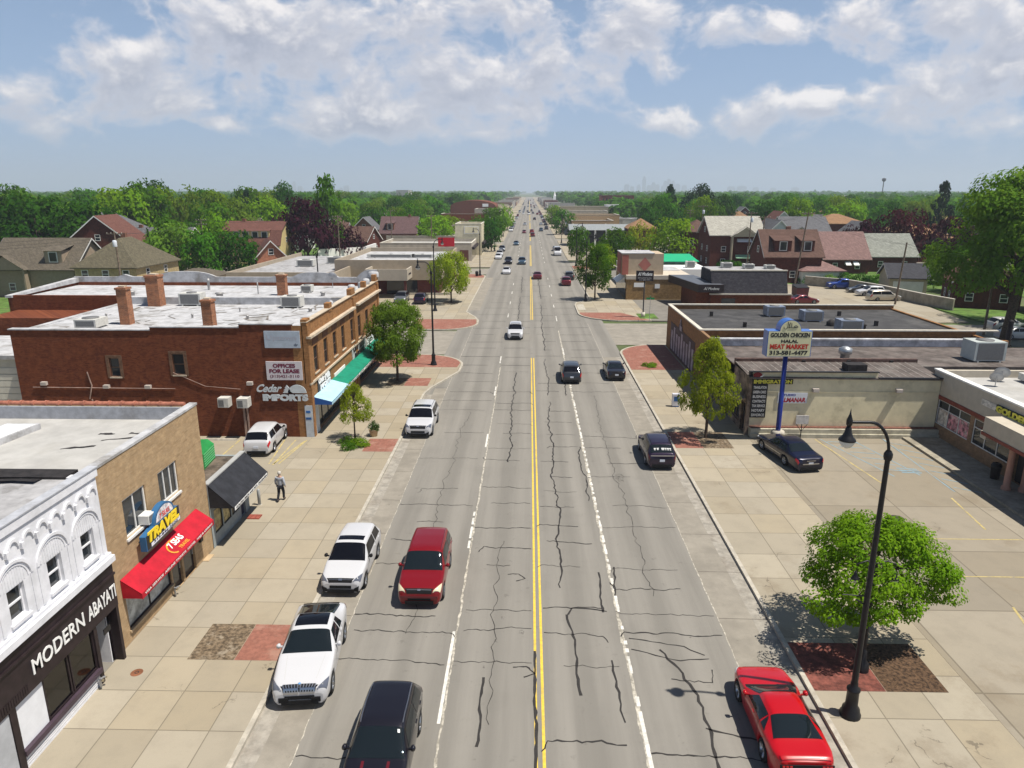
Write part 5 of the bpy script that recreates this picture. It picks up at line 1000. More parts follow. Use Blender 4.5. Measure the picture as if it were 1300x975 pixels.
text_obj('Al Modena', '-y', 103.2, 26.4, 3.75, 2.2, .4, mletter, cn, d=.01, ext=.01, shear=.3)
w = MB(); w.box(26.6, 27.0, 103.96, 104.19, 0, 2.7); w.box(24.6, 26.6, 104.6, 115, 0, 3.19); w.build('porch_wall', mredb, c6); w = MB(); w.box(28.2, 30.2, 104.12, 104.199, .5, 2.2); w.build('window', mglass, c6)
roof_unit(c6, 30, 109.5, 6.1, 1.5, 1.3, .8); roof_unit(c6, 33, 108.5, 6.1, 1.5, 1.3, .7); roof_unit(c6, 36, 108, 6.1, 1.4, 1.2, .6)
t = thing('pole_sign', 'black restaurant sign on a thin black pole beside the side street', 'pole sign', (16.15, 99.7, .13)); m = MB(); m.lathe([(.09, 0), (.08, 5.1), (0, 5.11)], n=10); m.build('pole', mblack, t, local=True); m = MB(); m.lathe([(0, 0), (.28, 0), (.28, .7), (0, .72)], n=8); m.build('plinth', mcope, t, local=True); m = MB(); m.box(-1.2, 1.2, -.15, .15, 5.1, 6.55); bb = m.build('board', mblk, t, local=True)
text_obj('Al Modena', '-y', -.15, 0, 6.1, 2.0, .5, mletter, bb, d=.005, ext=.01, shear=.35, bold=.02, local=True); text_obj('RESTAURANT & GRILL', '-y', -.15, 0, 5.55, 1.9, .16, MATS['sign_grey'], bb, d=.005, ext=.005, local=True); text_obj('313 584 7070', '-y', -.15, 0, 5.28, 1.5, .14, MATS['sign_grey'], bb, d=.005, ext=.005, local=True)
t = thing('street_name_sign', 'green street name blades on a thin steel post at the brick corner', 'street sign', (16.6, 96.9, .13)); m = MB(); m.tube([(0, 0, 0), (0, 0, 3.1)], .035, 8); m.build('post', msteel, t, local=True); m = MB(); m.box(-.55, .55, -.015, .015, 2.95, 3.2); m.box(-.015, .015, -.5, .5, 3.205, 3.4); m.build('blade', M('sign_green', (.01, .22, .07), .4, 0), t, local=True)
t = thing('dumpster', 'dark maroon dumpster with black lid at the end of the shingle roofed restaurant', 'dumpster', (46.1, 121.6, .1), R(8)); m = MB(); m.extr([(-1.0, -.9, .15), (-1.1, -.9, 1.5), (1.1, -.9, 1.5), (1.0, -.9, .15)], (0, 1.8, 0)); m.build('body', M('maroon_paint', (.07, .015, .018), .5, .2), t, local=True); m = MB(); m.extr([(-1.12, -.92, 1.51), (1.12, -.92, 1.51), (1.12, .92, 1.9), (-1.12, .92, 1.9)], (0, 0, .06)); m.extr([(-1.1, -.9, 1.505), (-1.1, .9, 1.505), (-1.1, .9, 1.88)], (2.2, 0, 0)); m.build('lid', mdark, t, local=True)

# ------------------------------------------------------------------ left, beyond the side street
mtaupe = M('taupe_fascia', (.36, .30, .225), .8, .06, 1.0)
mmaroon = BR('maroon_brick', (.10, .03, .025), (.14, .04, .03), (.09, .04, .035), .22, .075, .008)
d1_ = thing('drugstore_building', 'wide taupe fascia store with maroon walls and projecting entrance canopy', 'shop', (-25, 130, 0))
w = MB(); w.box(-46, -15.4, 122.3, 150, 0, 2.9); w.box(-47, -31, 112.3, 122.29, 0, 2.9); w.build('wall', mmaroon, d1_)
w = MB(); w.box(-33, -15, 122, 122.3, 2.6, 6.0); w.box(-15.3, -15, 122.3, 150, 2.6, 6.0); w.box(-33, -15.3, 149.7, 150, 2.91, 6.0); w.box(-33.3, -33.001, 122, 150, 2.91, 6.0); w.box(-48, -30.6, 112, 112.3, 2.91, 4.95); w.box(-30.9, -30.6, 112.3, 121.99, 2.91, 4.95); w.box(-48, -47.7, 112.3, 150, 2.91, 4.95); w.build('fascia', mtaupe, d1_)
w = MB(); w.box(-33, -15.3, 122.31, 149.69, 4.6, 5.2); w.build('roof', mroofw, d1_); w = MB(); w.box(-47.7, -33.3, 112.31, 149, 3.5, 4.3); w.build('lower_roof', mroofg, d1_)
w = MB(); w.box(-27.0, -20.0, 117, 121.99, 3.1, 4.3); w.box(-27.0, -20.0, 117, 117.25, 4.3, 4.95); w.box(-20.25, -20.0, 117.25, 121.99, 4.3, 4.95); w.box(-27.0, -26.75, 117.25, 121.99, 4.3, 4.95); cn = w.build('canopy', M('taupe_canopy', (.42, .37, .30), .8, .05), d1_); w = MB(); w.box(-26.7, -26.3, 117.4, 117.8, 0, 3.09); w.box(-20.7, -20.3, 117.4, 117.8, 0, 3.09); w.build('pillar', mmaroon, cn)
text_obj('pharmacy', '+x', -20.0, 119.5, 4.0, 2.6, .45, mblk, cn, d=.01, ext=.03, shear=.2, bold=.03)
w = MB(); w.box(-24.5, -19.2, 122.2, 122.299, .2, 2.58); w.build('entrance_glass', mglass, d1_)
for a in ((-40, 128, 4.3, 3, 2, 1.2), (-36, 134, 4.3, 3.4, 2, 1.2), (-26, 135, 5.2, 9, .8, .7), (-20, 135, 5.2, 4, .8, .7)): roof_unit(d1_, *a)
w = MB(); w.box(-20.5, -13.2, 115.2, 115.4, .13, .45); w.box(-20.5, -13.2, 121.5, 121.7, .13, .45); tag(w.build('low_kerb_wall', mkerb), 'low concrete kerb wall beside the two parked crossovers near the pharmacy', 'low wall')
d2_ = thing('white_wall', 'bright white boundary wall behind the taupe pharmacy', 'wall', (-47, 178, 0)); w = MB(); w.add([(-52.5, 178, 0), (-42.8, 186, 0), (-42.8, 186, 3.4), (-52.5, 178, 3.4), (-52.5, 178.3, 0), (-42.8, 186.3, 0), (-42.8, 186.3, 3.4), (-52.5, 178.3, 3.4)], [(0, 1, 2, 3), (4, 5, 6, 7), (3, 2, 6, 7), (0, 3, 7, 4)]); w.build('panel', M('bright_white', (.78, .77, .72), .7, .04), d2_); w = MB(); w.box(-42.9, -42.5, 185.9, 200, 0, 3.42); w.build('return_panel', mletter, d2_)
mbeige = M('beige_block', (.43, .38, .31), .85, .1, .8)
def shop_box(name, label, x0, x1, y0, y1, h_, wm, street='+x', roof=None, group=None, win=True, parapet=.7):
    t = thing(name, label, 'building', ((x0 + x1) / 2, (y0 + y1) / 2, 0), 0, group)
    w = MB(); w.box(x0, x1, y0, y0 + .3, 0, h_); w.box(x0, x1, y1 - .3, y1, 0, h_); w.box(x0, x0 + .3, y0 + .3, y1 - .3, 0, h_); w.box(x1 - .3, x1, y0 + .3, y1 - .3, 0, h_); w.build('wall', wm, t)
    w = MB(); w.box(x0 + .3, x1 - .3, y0 + .3, y1 - .3, h_ - parapet - .3, h_ - parapet); w.build('roof', roof or mroofp, t)
    w = MB(); w.box(x0 - .05, x1 + .05, y0 - .05, y0 + .35, h_, h_ + .1); w.box(x0 - .05, x0 + .35, y0 + .35, y1 + .05, h_, h_ + .1); w.box(x1 - .35, x1 + .05, y0 + .35, y1 + .05, h_, h_ + .1); w.build('coping', mcope, t)
    if win:
        X = x1 if street == '+x' else x0; w = MB(); fbox(w, street, X, y0 + .8, y1 - .8, .5, min(2.9, h_ - .8), .01, .06); w.build('shop_window', mglass, t)
        w = MB(); fbox(w, street, X, y0 + .5, y1 - .5, min(3.0, h_ - .7), min(3.6, h_ - .2), .01, .7); w.build('canopy', r_.choice([mred, mblk, mletter, MATS['green_canvas'], mtaupe, mmaroon]), t)
    return t
d3_ = shop_box('workshop_building', 'beige block workshop with brown garage doors and a red roof sign', -38, -14.6, 183, 200, 4.6, mbeige)
w = MB(); [w.box(x, x + 2.2, 182.93, 182.999, .2, 2.9) for x in (-28, -24.5, -17.6)]; w.build('garage_door', M('brown_door', (.13, .05, .035), .7, .1), d3_)
t = thing('roof_sign', 'bright red rectangular sign board above the beige workshop roof', 'sign', (-19.3, 168, 0)); m = MB(); m.box(-1.9, 1.9, -.2, .2, 4.9, 6.9); m.build('board', M('sign_red', (.55, .015, .03), .4, .03), t, local=True); m = MB(); m.box(-.35, .35, -.15, .15, 0, 4.9); m.build('post', mbeige, t, local=True)
d4_ = shop_box('cream_building', 'tall cream block building with a blank framed panel on its end wall', -20.5, -13.2, 200.5, 216, 8.6, M('cream_paint', (.60, .54, .38), .8, .08)); w = MB(); w.box(-18, -14, 200.4, 200.499, 6, 8); w.build('panel_frame', mwframe, d4_); w = MB(); w.box(-17.8, -14.2, 200.38, 200.399, 6.15, 7.85); w.build('panel', mcream, d4_)
shop_box('long_building', 'long low beige building behind the drugstore with parked vans in front', -44, -22.1, 222, 238, 4.0, mbeige, win=False)
t = thing('arched_building', 'large dark red brick hall with curved roof far along the left side', 'building', (-38, 510, 0)); w = MB(); w.box(-54, -23, 500, 540, 0, 7.4); w.extr([(-54, 500, 7.4)] + [(-38.5 + 15.5 * math.cos(PI - PI * k / 12), 500, 7.4 + 4 * math.sin(PI * k / 12)) for k in range(1, 12)] + [(-23, 500, 7.4)], (0, 40, 0)); w.build('wall', mredb, t); w = MB(); w.box(-32, -28, 499.8, 499.99, 7.2, 9.2); w.build('panel', mletter, t)
t = thing('hotel_building', 'wide dark red brick hotel block far behind the trees on the right', 'hotel', (67, 570, 0)); w = MB(); w.box(54.5, 79.5, 560, 575, 0, 14); w.build('wall', BR('hotel_brick', (.20, .05, .035), (.26, .07, .05), (.2, .07, .05)), t)
for k in range(10):
    for j in range(3): w = MB(); w.box(56 + k * 2.35, 57.2 + k * 2.35, 559.9, 559.99, 3 + j * 3.6, 5 + j * 3.6); w.build('window', mglass, t)
w = MB(); w.box(54.3, 79.7, 559.8, 575.2, 14.01, 14.4); w.build('coping', mmaroon, t)
t = thing('metal_roof_building', 'low building with pale grey metal roof and dark colonnade beside the right pavement', 'building', (24, 240, 0)); w = MB(); w.extr([(13, 235, 5.2), (13, 241, 6.9), (13, 247, 5.2)], (21, 0, 0)); w.build('roof', M('metal_roof', (.30, .32, .32), .45, .08, metal=.2), t); w = MB(); w.box(15, 33.5, 236.5, 246, 0, 5.19); w.build('wall', mdark, t)
for k in range(6): w = MB(); w.box(14 + k * 3.6, 14.5 + k * 3.6, 235.3, 235.8, 0, 5.15); w.build('column', mletter, t)
shop_box('long_beige_building', 'very long beige building with flat roof far up the right side', 17.6, 50, 430, 452, 8.7, M('long_beige', (.36, .31, .22), .85, .08), '-x')
shop_box('grey_yard_building', 'grey and white low yard building in front of the long beige building', 18, 55, 330, 350, 5.2, M('grey_mixed', (.42, .42, .42), .8, .3, .3), '-x')
shop_box('white_market_hall', 'white flat roofed building beside the red brick hotel far right', 47, 66, 440, 460, 9.5, mletter, '-x', win=False)
shop_box('tan_corner_store', 'small tan shop near the right pavement just before the metal roofed building', 17, 30, 262, 285, 5.0, mtan, '-x')
t = thing('steeple', 'thin white church steeple far down the right side of the road', 'steeple', (31, 900, 0)); m = MB(); m.box(-1.6, 1.6, -1.6, 1.6, 0, 12); m.build('tower', mletter, t, local=True); m = MB(); m.lathe([(1.6, 12), (0, 18)], n=8); m.build('spire', mletter, t, local=True)
pal = [mtan, mbeige, mredb, mcream, M('far_grey', (.40, .39, .37), .8, .1), M('far_white', (.62, .60, .56), .8, .1), M('far_brown', (.22, .15, .10), .8, .1), mmaroon]
rr = rng(11); far_l = ['small flat roofed shop in the far row on the %s side of the road', 'taller flat roofed shop in the far row on the %s side of the road']
for side in (-1, 1):
    y = 262 if side < 0 else 292
    while y < 1500:
        d_ = rr.uniform(14, 30); h_ = rr.choice((4.5, 5.2, 6, 7.5)); dp = rr.uniform(14, 24)
        skip = (side < 0 and 485 < y < 545) or (side > 0 and (318 < y < 356 or 415 < y < 462))
        if not skip and rr.random() < .78:
            x0, x1 = (-16.2 - dp, -16.2) if side < 0 else (17.2, 17.2 + dp)
            shop_box('far_shop', far_l[h_ > 5.5] % ('left' if side < 0 else 'right'), x0, x1, y, y + d_, h_, rr.choice(pal), '+x' if side < 0 else '-x', roof=rr.choice((mroofp, mroofw, mbrownroof)), group='shops along the far road', win=y < 700)
        y += d_ + (rr.uniform(0, 3) if rr.random() < .7 else rr.uniform(12, 25))
# far: white sheds, water tower, skyline
for i, (x0, x1, y, h_) in enumerate(((330, 450, 1050, 10), (470, 640, 1180, 11), (640, 700, 1120, 9))):
    shop_box('warehouse', ['long white warehouse roof beyond the trees, leftmost of three', 'long white warehouse roof beyond the trees, middle of three', 'short white warehouse beyond the trees, rightmost of three'][i], x0, x1, y, y + 60, h_, MATS['far_white'], '-x', roof=mroofw, win=False, group='white warehouses on the right horizon')
mhaz = M('tower_concrete', (.30, .30, .32), .8, .1, .01)
sk = [(1225, 9300, 60, 60, 105), (1300, 9350, 50, 50, 80), (1392, 9420, 45, 45, 100), (1471, 9500, 42, 42, 200), (1530, 9450, 60, 50, 95), (1592, 9500, 50, 50, 128), (1650, 9550, 50, 50, 105), (1700, 9400, 46, 46, 90), (1744, 9500, 46, 46, 150), (1790, 9520, 46, 46, 172), (1835, 9480, 46, 46, 150), (1900, 9500, 60, 60, 112), (2000, 9560, 60, 50, 95),
      (-3140, 9500, 55, 55, 95), (-3050, 9500, 40, 40, 142), (-2990, 9550, 60, 50, 85), (-2369, 9500, 70, 60, 92), (-2440, 9500, 40, 40, 66), (2560, 9400, 90, 60, 78), (2720, 9500, 110, 60, 88), (2900, 9500, 60, 60, 70), (3120, 9500, 60, 60, 62), (3400, 9500, 80, 60, 68)]
for i, (x, y, a, b_, h_) in enumerate(sk):
    t = thing('skyscraper', ('tallest thin skyscraper of the hazy downtown skyline' if h_ == 200 else 'hazy downtown tower on the %s horizon' % ('left' if x < 0 else 'right')), 'skyscraper', (x, y, 0), group='hazy downtown skyline')
    m = MB(); m.box(-a / 2, a / 2, -b_ / 2, b_ / 2, 0, h_ * .86); m.box(-a * .36, a * .36, -b_ * .36, b_ * .36, h_ * .86, h_); m.build('tower', mhaz, t, local=True)
    if h_ == 200: m = MB(); m.lathe([(4, 200), (.5, 224)], n=6); m.build('spire', mhaz, t, local=True)
t = thing('water_tower', 'thin mast tower on the far right horizon above the warehouses', 'mast', (560, 1180, 0)); m = MB(); m.tube([(0, 0, 0), (0, 0, 33)], .7, 8); m.build('mast', mdark, t, local=True); m = MB(); m.lathe([(1, 32), (3, 34), (3, 37), (0, 38)], n=10); m.build('head', mdark, t, local=True)
shop_box('pale_office', 'pale tall office block on the horizon left of the road', -178, -162, 980, 1010, 19, MATS['far_grey'], win=False)

# ------------------------------------------------------------------ houses
def RF(name, c):
    c = tuple(v * .72 for v in c)
    return BR(name, tuple(v * .85 for v in c), tuple(v * 1.15 for v in c), tuple(v * .6 for v in c), .35, .16, .015, stain=tuple(v * 1.3 for v in c), stain_amt=.5)
roofs = dict(taupe=RF('roof_taupe', (.145, .122, .092)), olive=RF('roof_olive', (.14, .122, .08)), red=RF('roof_red', (.17, .075, .058)), brown=RF('roof_brown', (.14, .08, .062)), pink=RF('roof_pink', (.27, .165, .15)), grey=RF('roof_grey', (.15, .15, .16)), green=RF('roof_greygreen', (.30, .31, .27)), white=RF('roof_white', (.46, .44, .38)), orange=RF('roof_orange', (.33, .19, .10)), dark=RF('roof_dark', (.06, .06, .07)), purple=RF('roof_purple', (.15, .09, .09)))
walls = dict(tan=M('tan_siding', (.30, .235, .17), .85, .06, 2), ybrick=BR('yellow_brick', (.33, .25, .12), (.40, .31, .16), (.3, .25, .16)), red=BR('house_red_brick', (.068, .015, .010), (.105, .027, .018), (.075, .035, .025)), orange=BR('house_orange_brick', (.34, .13, .07), (.42, .17, .10), (.35, .2, .14)), white=M('white_siding', (.66, .66, .64), .7, .05), sand=M('sand_siding', (.45, .38, .27), .8, .05), brown=BR('house_brown_brick', (.18, .08, .05), (.24, .11, .07), (.18, .1, .07)), yellow=M('yellow_siding', (.58, .46, .22), .8, .05))
def house(name, label, x, y, w_, d_, eave, ridge, axis, roof, wall, rz=0, chim=None, dormer=None, wins=2, storeys=1, awn=None, porch=None, pw=None, garage=False, gcol=None, ov=.45):
    t = thing(name, label, 'garage' if garage else 'house', (x, y, 0), R(rz)); rm, wm = roofs[roof], walls[wall]; a, b_ = w_ / 2, d_ / 2
    m = MB(); m.box(-a, a, -b_, b_, 0, eave)
    if axis == 'x': 
        for s in (-a, a): m.add([(s, -b_, eave), (s, b_, eave), (s, 0, ridge)], [(0, 1, 2)])
    if axis == 'y': 
        for s in (-b_, b_): m.add([(-a, s, eave), (a, s, eave), (0, s, ridge)], [(0, 1, 2)])
    if axis == 'g':
        for s in (-a, a): m.add([(s, -b_, eave), (s, b_, eave), (s, b_ * .68, eave + (ridge - eave) * .62), (s, 0, ridge), (s, -b_ * .68, eave + (ridge - eave) * .62)], [(0, 1, 2, 3, 4)])
    m.build('wall', wm, t, local=True)
    m = MB(); th = .16; e0 = eave - .05
    def slab(p): m.add([*p, *[(q[0], q[1], q[2] + th) for q in p]], [(0, 1, 2, 3), (4, 5, 6, 7), (0, 1, 5, 4), (1, 2, 6, 5), (2, 3, 7, 6), (3, 0, 4, 7)])
    if axis == 'x':
        k = (ridge - eave) / b_
        for s in (-1, 1): slab([(-a - ov, s * (b_ + ov), eave - k * ov), (a + ov, s * (b_ + ov), eave - k * ov), (a + ov, 0, ridge), (-a - ov, 0, ridge)])
    elif axis == 'y':
        k = (ridge - eave) / a
        for s in (-1, 1): slab([(s * (a + ov), -b_ - ov, eave - k * ov), (s * (a + ov), b_ + ov, eave - k * ov), (0, b_ + ov, ridge), (0, -b_ - ov, ridge)])
    elif axis == 'g':
        zm = eave + (ridge - eave) * .62
        for s in (-1, 1): slab([(-a - ov, s * (b_ + ov), eave - .3), (a + ov, s * (b_ + ov), eave - .3), (a + ov, s * b_ * .68, zm), (-a - ov, s * b_ * .68, zm)]); slab([(-a - ov, s * b_ * .68, zm), (a + ov, s * b_ * .68, zm), (a + ov, 0, ridge), (-a - ov, 0, ridge)])
    else:
        c = max(0, abs(a - b_)); rx, ry = (c, 0) if a > b_ else (0, c); A, B = a + ov, b_ + ov
        m.add([(-A, -B, eave), (A, -B, eave), (A, B, eave), (-A, B, eave), (-rx, -ry, ridge), (rx, ry, ridge)] , [])
        if a >= b_: m.add([(-A, -B, eave), (A, -B, eave), (A, B, eave), (-A, B, eave), (-rx, 0, ridge), (rx, 0, ridge)], [(0, 1, 5, 4), (1, 2, 5), (2, 3, 4, 5), (3, 0, 4)])
        else: m.add([(-A, -B, eave), (A, -B, eave), (A, B, eave), (-A, B, eave), (0, -ry, ridge), (0, ry, ridge)], [(0, 1, 4), (1, 2, 5, 4), (2, 3, 5), (3, 0, 4, 5)])
        m.box(-A, A, -B, B, eave - .18, eave - .001)
    rf_ = m.build('roof', rm, t, local=True)
    m = MB()
    if axis == 'x':
        k = (ridge - eave) / b_
        for sx in (-1, 1):
            for s in (-1, 1): X = sx * (a + ov + .02); m.add([(X, s * (b_ + ov), eave - k * ov - .12), (X, 0, ridge - .12), (X, 0, ridge + th), (X, s * (b_ + ov), eave - k * ov + th)], [(0, 1, 2, 3)])
    if axis == 'y':
        k = (ridge - eave) / a
        for s in (-1, 1): Y = -(b_ + ov + .02); m.add([(s * (a + ov), Y, eave - k * ov - .12), (0, Y, ridge - .12), (0, Y, ridge + th), (s * (a + ov), Y, eave - k * ov + th)], [(0, 1, 2, 3)])
    if m.v: m.build('bargeboard', mwframe, t, local=True)
    if chim:
        cx, cy = chim; m = MB(); m.box(cx - .4, cx + .4, cy - .35, cy + .35, eave, ridge + .7); m.build('chimney', walls['brown'], t if False else rf_, local=True)
    def win(face, plane, c_, z0, w0=1.1, h0=1.3): window(t, face, plane, c_ - w0 / 2, c_ + w0 / 2, z0, z0 + h0, mwframe, mglass, 1, 2, .09, .01, local=True)
    if not garage:
        for s_ in range(storeys):
            z0 = 1.1 + s_ * 2.8
            if z0 + 1.4 > eave + .1: continue
            for k in range(wins): win('-y', -b_, -a + w_ * (k + .5) / wins, z0)
            side = '+x' if x < 0 else '-x'
            for k in range(2): win(side, a if x < 0 else -a, -b_ + d_ * (k + .6) / 2.4, z0)
        if axis == 'y' and ridge - eave > 2.2: win('-y', -b_, 0, eave + .3)
        if axis in 'xg' and ridge - eave > 2.2: win('+x' if x < 0 else '-x', a if x < 0 else -a, 0, eave + .3)
    else:
        m = MB(); m.box(-a * .8, a * .8, -b_ - .05, -b_ - .005, .05, min(2.2, eave - .2)); m.build('garage_door', gcol or mwframe, t, local=True)
    if dormer:
        for (cx, wd) in dormer:
            m = MB(); zb = eave + (ridge - eave) * .12; zt_ = eave + (ridge - eave) * .62; yb = -b_ * .86
            m.box(cx - wd / 2, cx + wd / 2, yb, -b_ * .2, zb, zt_); dm = m.build('dormer', wm, t, local=True)
            m = MB(); m.add([(cx - wd / 2 - .3, yb - .4, zt_), (cx + wd / 2 + .3, yb - .4, zt_), (cx + wd / 2 + .3, -b_ * .05, zt_ + (ridge - eave) * .22), (cx - wd / 2 - .3, -b_ * .05, zt_ + (ridge - eave) * .22)], [(0, 1, 2, 3)]); m.build('dormer_roof', rm, dm, local=True)
            m = MB(); n_ = max(1, int(wd / 2)); 
            for k in range(n_): c_ = cx - wd / 2 + wd * (k + .5) / n_; m.box(c_ - .75, c_ + .75, yb - .06, yb - .01, zb + .35, zt_ - .15)
            m.build('dormer_window', mwframe, dm, local=True); m = MB()
            for k in range(n_): c_ = cx - wd / 2 + wd * (k + .5) / n_; m.box(c_ - .6, c_ + .6, yb - .08, yb - .061, zb + .48, zt_ - .28)
            m.build('pane', mglass, dm, local=True)
    if awn:
        for (cx, z, wd, mat) in awn: m = MB(); m.extr([(cx - wd / 2, -b_ - .02, z + .7), (cx - wd / 2, -b_ - 1.0, z), (cx - wd / 2, -b_ - .02, z)], (wd, 0, 0)); m.build('awning', mat, t, local=True)
    if porch:
        (cx, wd, dp, h_) = porch; m = MB(); m.add([(cx - wd / 2 - .3, -b_ - dp - .3, h_), (cx + wd / 2 + .3, -b_ - dp - .3, h_), (cx + wd / 2 + .3, -b_, h_), (cx - wd / 2 - .3, -b_, h_), (cx, -b_ - dp - .3, h_ + wd * .38), (cx, -b_, h_ + wd * .38)], [(0, 3, 5, 4), (1, 2, 5, 4)]); m.build('porch_roof', rm, t, local=True); m = MB(); m.add([(cx - wd / 2, -b_ - dp, h_ - .01), (cx + wd / 2, -b_ - dp, h_ - .01), (cx, -b_ - dp, h_ + wd * .34)], [(0, 1, 2)]); m.box(cx - wd / 2, cx - wd / 2 + .3, -b_ - dp, -b_, 0, h_ - .02); m.box(cx + wd / 2 - .3, cx + wd / 2, -b_ - dp, -b_, 0, h_ - .02); m.build('porch', walls[pw] if pw else wm, t, local=True)
    return t
H = house
H('dormer_house', 'tan siding house with taupe shingle roof and side dormer at the left edge', -83.5, 123.5, 14.5, 11, 4.9, 9.4, 'x', 'taupe', 'tan', 0, dormer=[(3.6, 3.0)], porch=(-3.6, 6.4, 1.2, 4.7), ov=.5)
H('brown_house', 'brown gable roof house half cut by the left picture edge', -98, 119, 10, 10, 4.5, 8.3, 'y', 'taupe', 'tan', 0)
H('hip_roof_house', 'yellow brick house with broad olive hip roof behind the white parapet', -67.6, 119.5, 10, 14, 5.6, 9.9, 'h', 'olive', 'ybrick', 0, chim=(-1, 1.5), wins=3, storeys=2)
H('red_gable_house', 'red brick house with dark red roof and white bargeboard below the big trees', -93, 158, 13, 11, 6.8, 12.2, 'y', 'red', 'red', 8, storeys=2)
H('grey_roof_house', 'grey roofed house peeking over the olive hip roof', -88, 172, 15, 10, 6.0, 8.9, 'x', 'grey', 'orange', 0, chim=(-5, 0))
H('far_hip_house', 'grey hip roof house behind the red gable house, among big trees', -103, 176, 13, 11, 8.6, 12.6, 'h', 'grey', 'brown', 8)
H('parapet_garage', 'low grey hip roofed garage just behind the curved white parapet', -63.5, 136, 9, 7, 1.9, 3.1, 'h', 'taupe', 'sand', 0, garage=True)
H('gambrel_house', 'yellow sided gambrel house with brown red roof left of the purple leaved tree', -66.5, 176, 14, 11, 5.0, 10.2, 'g', 'red', 'yellow', 0, dormer=[(0, 9)], chim=(-3, 0))
H('orange_brick_house', 'small orange brick gable house half hidden by a round green tree', -56.4, 155, 6, 8, 4.0, 7.2, 'y', 'red', 'orange', 25)
H('brown_gable_house', 'low brown roofed brick house behind the taupe store', -50.5, 206, 13, 10, 4.0, 7.6, 'x', 'brown', 'red', -12)
H('purple_roof_house', 'dark purple roofed house with small white dormer window left of centre', -40.5, 228, 11, 10, 5, 9.6, 'x', 'purple', 'brown', 0, dormer=[(-2.5, 2.4)], chim=(3, 0))
H('gabled_house', 'small blue grey gabled house between the light poles left of centre', -55, 245, 8, 9, 5.2, 9, 'y', 'grey', 'brown', 0)
H('tan_gable_house', 'sand coloured two-storey house with white roof, green awnings and front gable', 47.5, 172, 12, 12, 7.8, 11.6, 'x', 'white', 'red', 0, storeys=2, pw='sand', porch=(1.5, 6, 1.2, 7.4), awn=[(1.5, 6.2, 3.2, mletter), (1.5, 2.6, 3.4, M('awning_green', (.22, .42, .27), .6, .05))])
H('maroon_hip_house', 'dark red brick house with brown hip roof left of the sand gable house', 43.5, 190, 8, 9, 7.4, 10.3, 'h', 'brown', 'red', 0, storeys=2)
H('orange_roof_house', 'narrow house with orange roof right behind the sand gable house', 57, 190, 7, 10, 7, 9.6, 'x', 'orange', 'red', 0)
H('white_gable_house', 'white clapboard gable house with black windows right of the sand house', 56.6, 170, 8, 10, 7.0, 11, 'y', 'grey', 'white', 0, storeys=2)
H('dormer_brick_house', 'dark red brick house with brown roof and wide white windowed dormer', 51.2, 145, 10.8, 10, 5.3, 9.9, 'x', 'brown', 'red', 0, dormer=[(-2.0, 3.2), (2.7, 2.6)], chim=(.5, 1), wins=3)
H('pink_roof_house', 'red brick house with steep pinkish roof dotted with white patches', 68.6, 162, 9.6, 11, 3.4, 8.6, 'x', 'pink', 'red', 0, awn=[(.2, 2.0, 1.1, mletter), (1.9, 2.0, 1.1, mletter)])
H('grey_green_roof_house', 'red brick house with pale grey green roof right of the pink roof', 80.4, 166, 10.5, 11, 3.6, 8.0, 'x', 'green', 'red', 0)
H('hip_garage', 'white sided garage with pinkish hip roof beside the alley poles', 56.4, 142, 8, 6.5, 2.6, 4.3, 'h', 'pink', 'white', 3, garage=True, gcol=walls['white'])
H('dark_roof_garage', 'small garage with dark gable roof and white door behind the long wall', 66.6, 128.5, 6, 7, 2.9, 4.9, 'x', 'dark', 'sand', -12, garage=True)
H('long_red_house', 'large red brick gable house behind the long wall right of the dark garage', 70.8, 113, 9, 9, 4.2, 7.6, 'y', 'red', 'red', -20, wins=2)
H('hidden_brick_house', 'red brick house with orange brown roof mostly hidden by the big tree', 82, 104, 13, 12, 4.2, 7.8, 'x', 'orange', 'red', -20, wins=3, porch=(-2, 4, 2, 3), awn=[(3, 1.8, 3, mletter)])
H('brown_hip_house', 'brick house with orange brown hip roof and white chimney right of the dark red trees', 101.5, 190, 12, 12, 6, 8.6, 'h', 'orange', 'red', 0, chim=(3, 0))
H('twin_gable_house', 'grey roofed house with two pale front gables behind the dormer brick house', 74, 200, 12, 11, 7, 10.6, 'x', 'grey', 'sand', 0, porch=(-2, 5, .6, 6.4))
H('flat_orange_house', 'house with wide orange hip roof on the right behind grey gables', 98, 236, 15, 13, 7.6, 10.4, 'h', 'orange', 'red', 0)
H('small_red_gable_house', 'small white sided house with red gable roof left of the grey gables', 76.6, 226, 8, 9, 7.5, 11.4, 'y', 'red', 'white', 0, storeys=2)
H('grey_wide_house', 'wide dark grey hip roof rising above the trees near the right edge', 265, 330, 26, 16, 8, 12.5, 'h', 'grey', 'brown', 0)
H('long_orange_house', 'long low house with light brown roof left of the big tree crown', 125, 205, 20, 9, 5.4, 7.8, 'x', 'orange', 'red', 0)
H('cross_gable_house', 'small red brick house between the long orange roof and the dark red trees', 113, 200, 9, 9, 4.5, 8, 'y', 'brown', 'red', 0)
H('rear_red_house', 'dim red brick house with orange roof left of the maroon hip roof', 36, 236, 9, 9, 6, 9, 'h', 'orange', 'red', 0)
H('small_tan_house', 'small tan house with brown roof between trees left of the purple roof', -62, 232, 8, 8, 4.5, 7.6, 'x', 'brown', 'sand', 0)
H('white_front_house', 'pale fronted house half buried in trees behind the gambrel house', -72, 222, 9, 8, 5, 8.2, 'x', 'orange', 'white', 0)
H('slate_house', 'dim slate roofed house between the dark red trees on the right', 92, 205, 9, 9, 5.5, 9.2, 'y', 'grey', 'brown', 0)
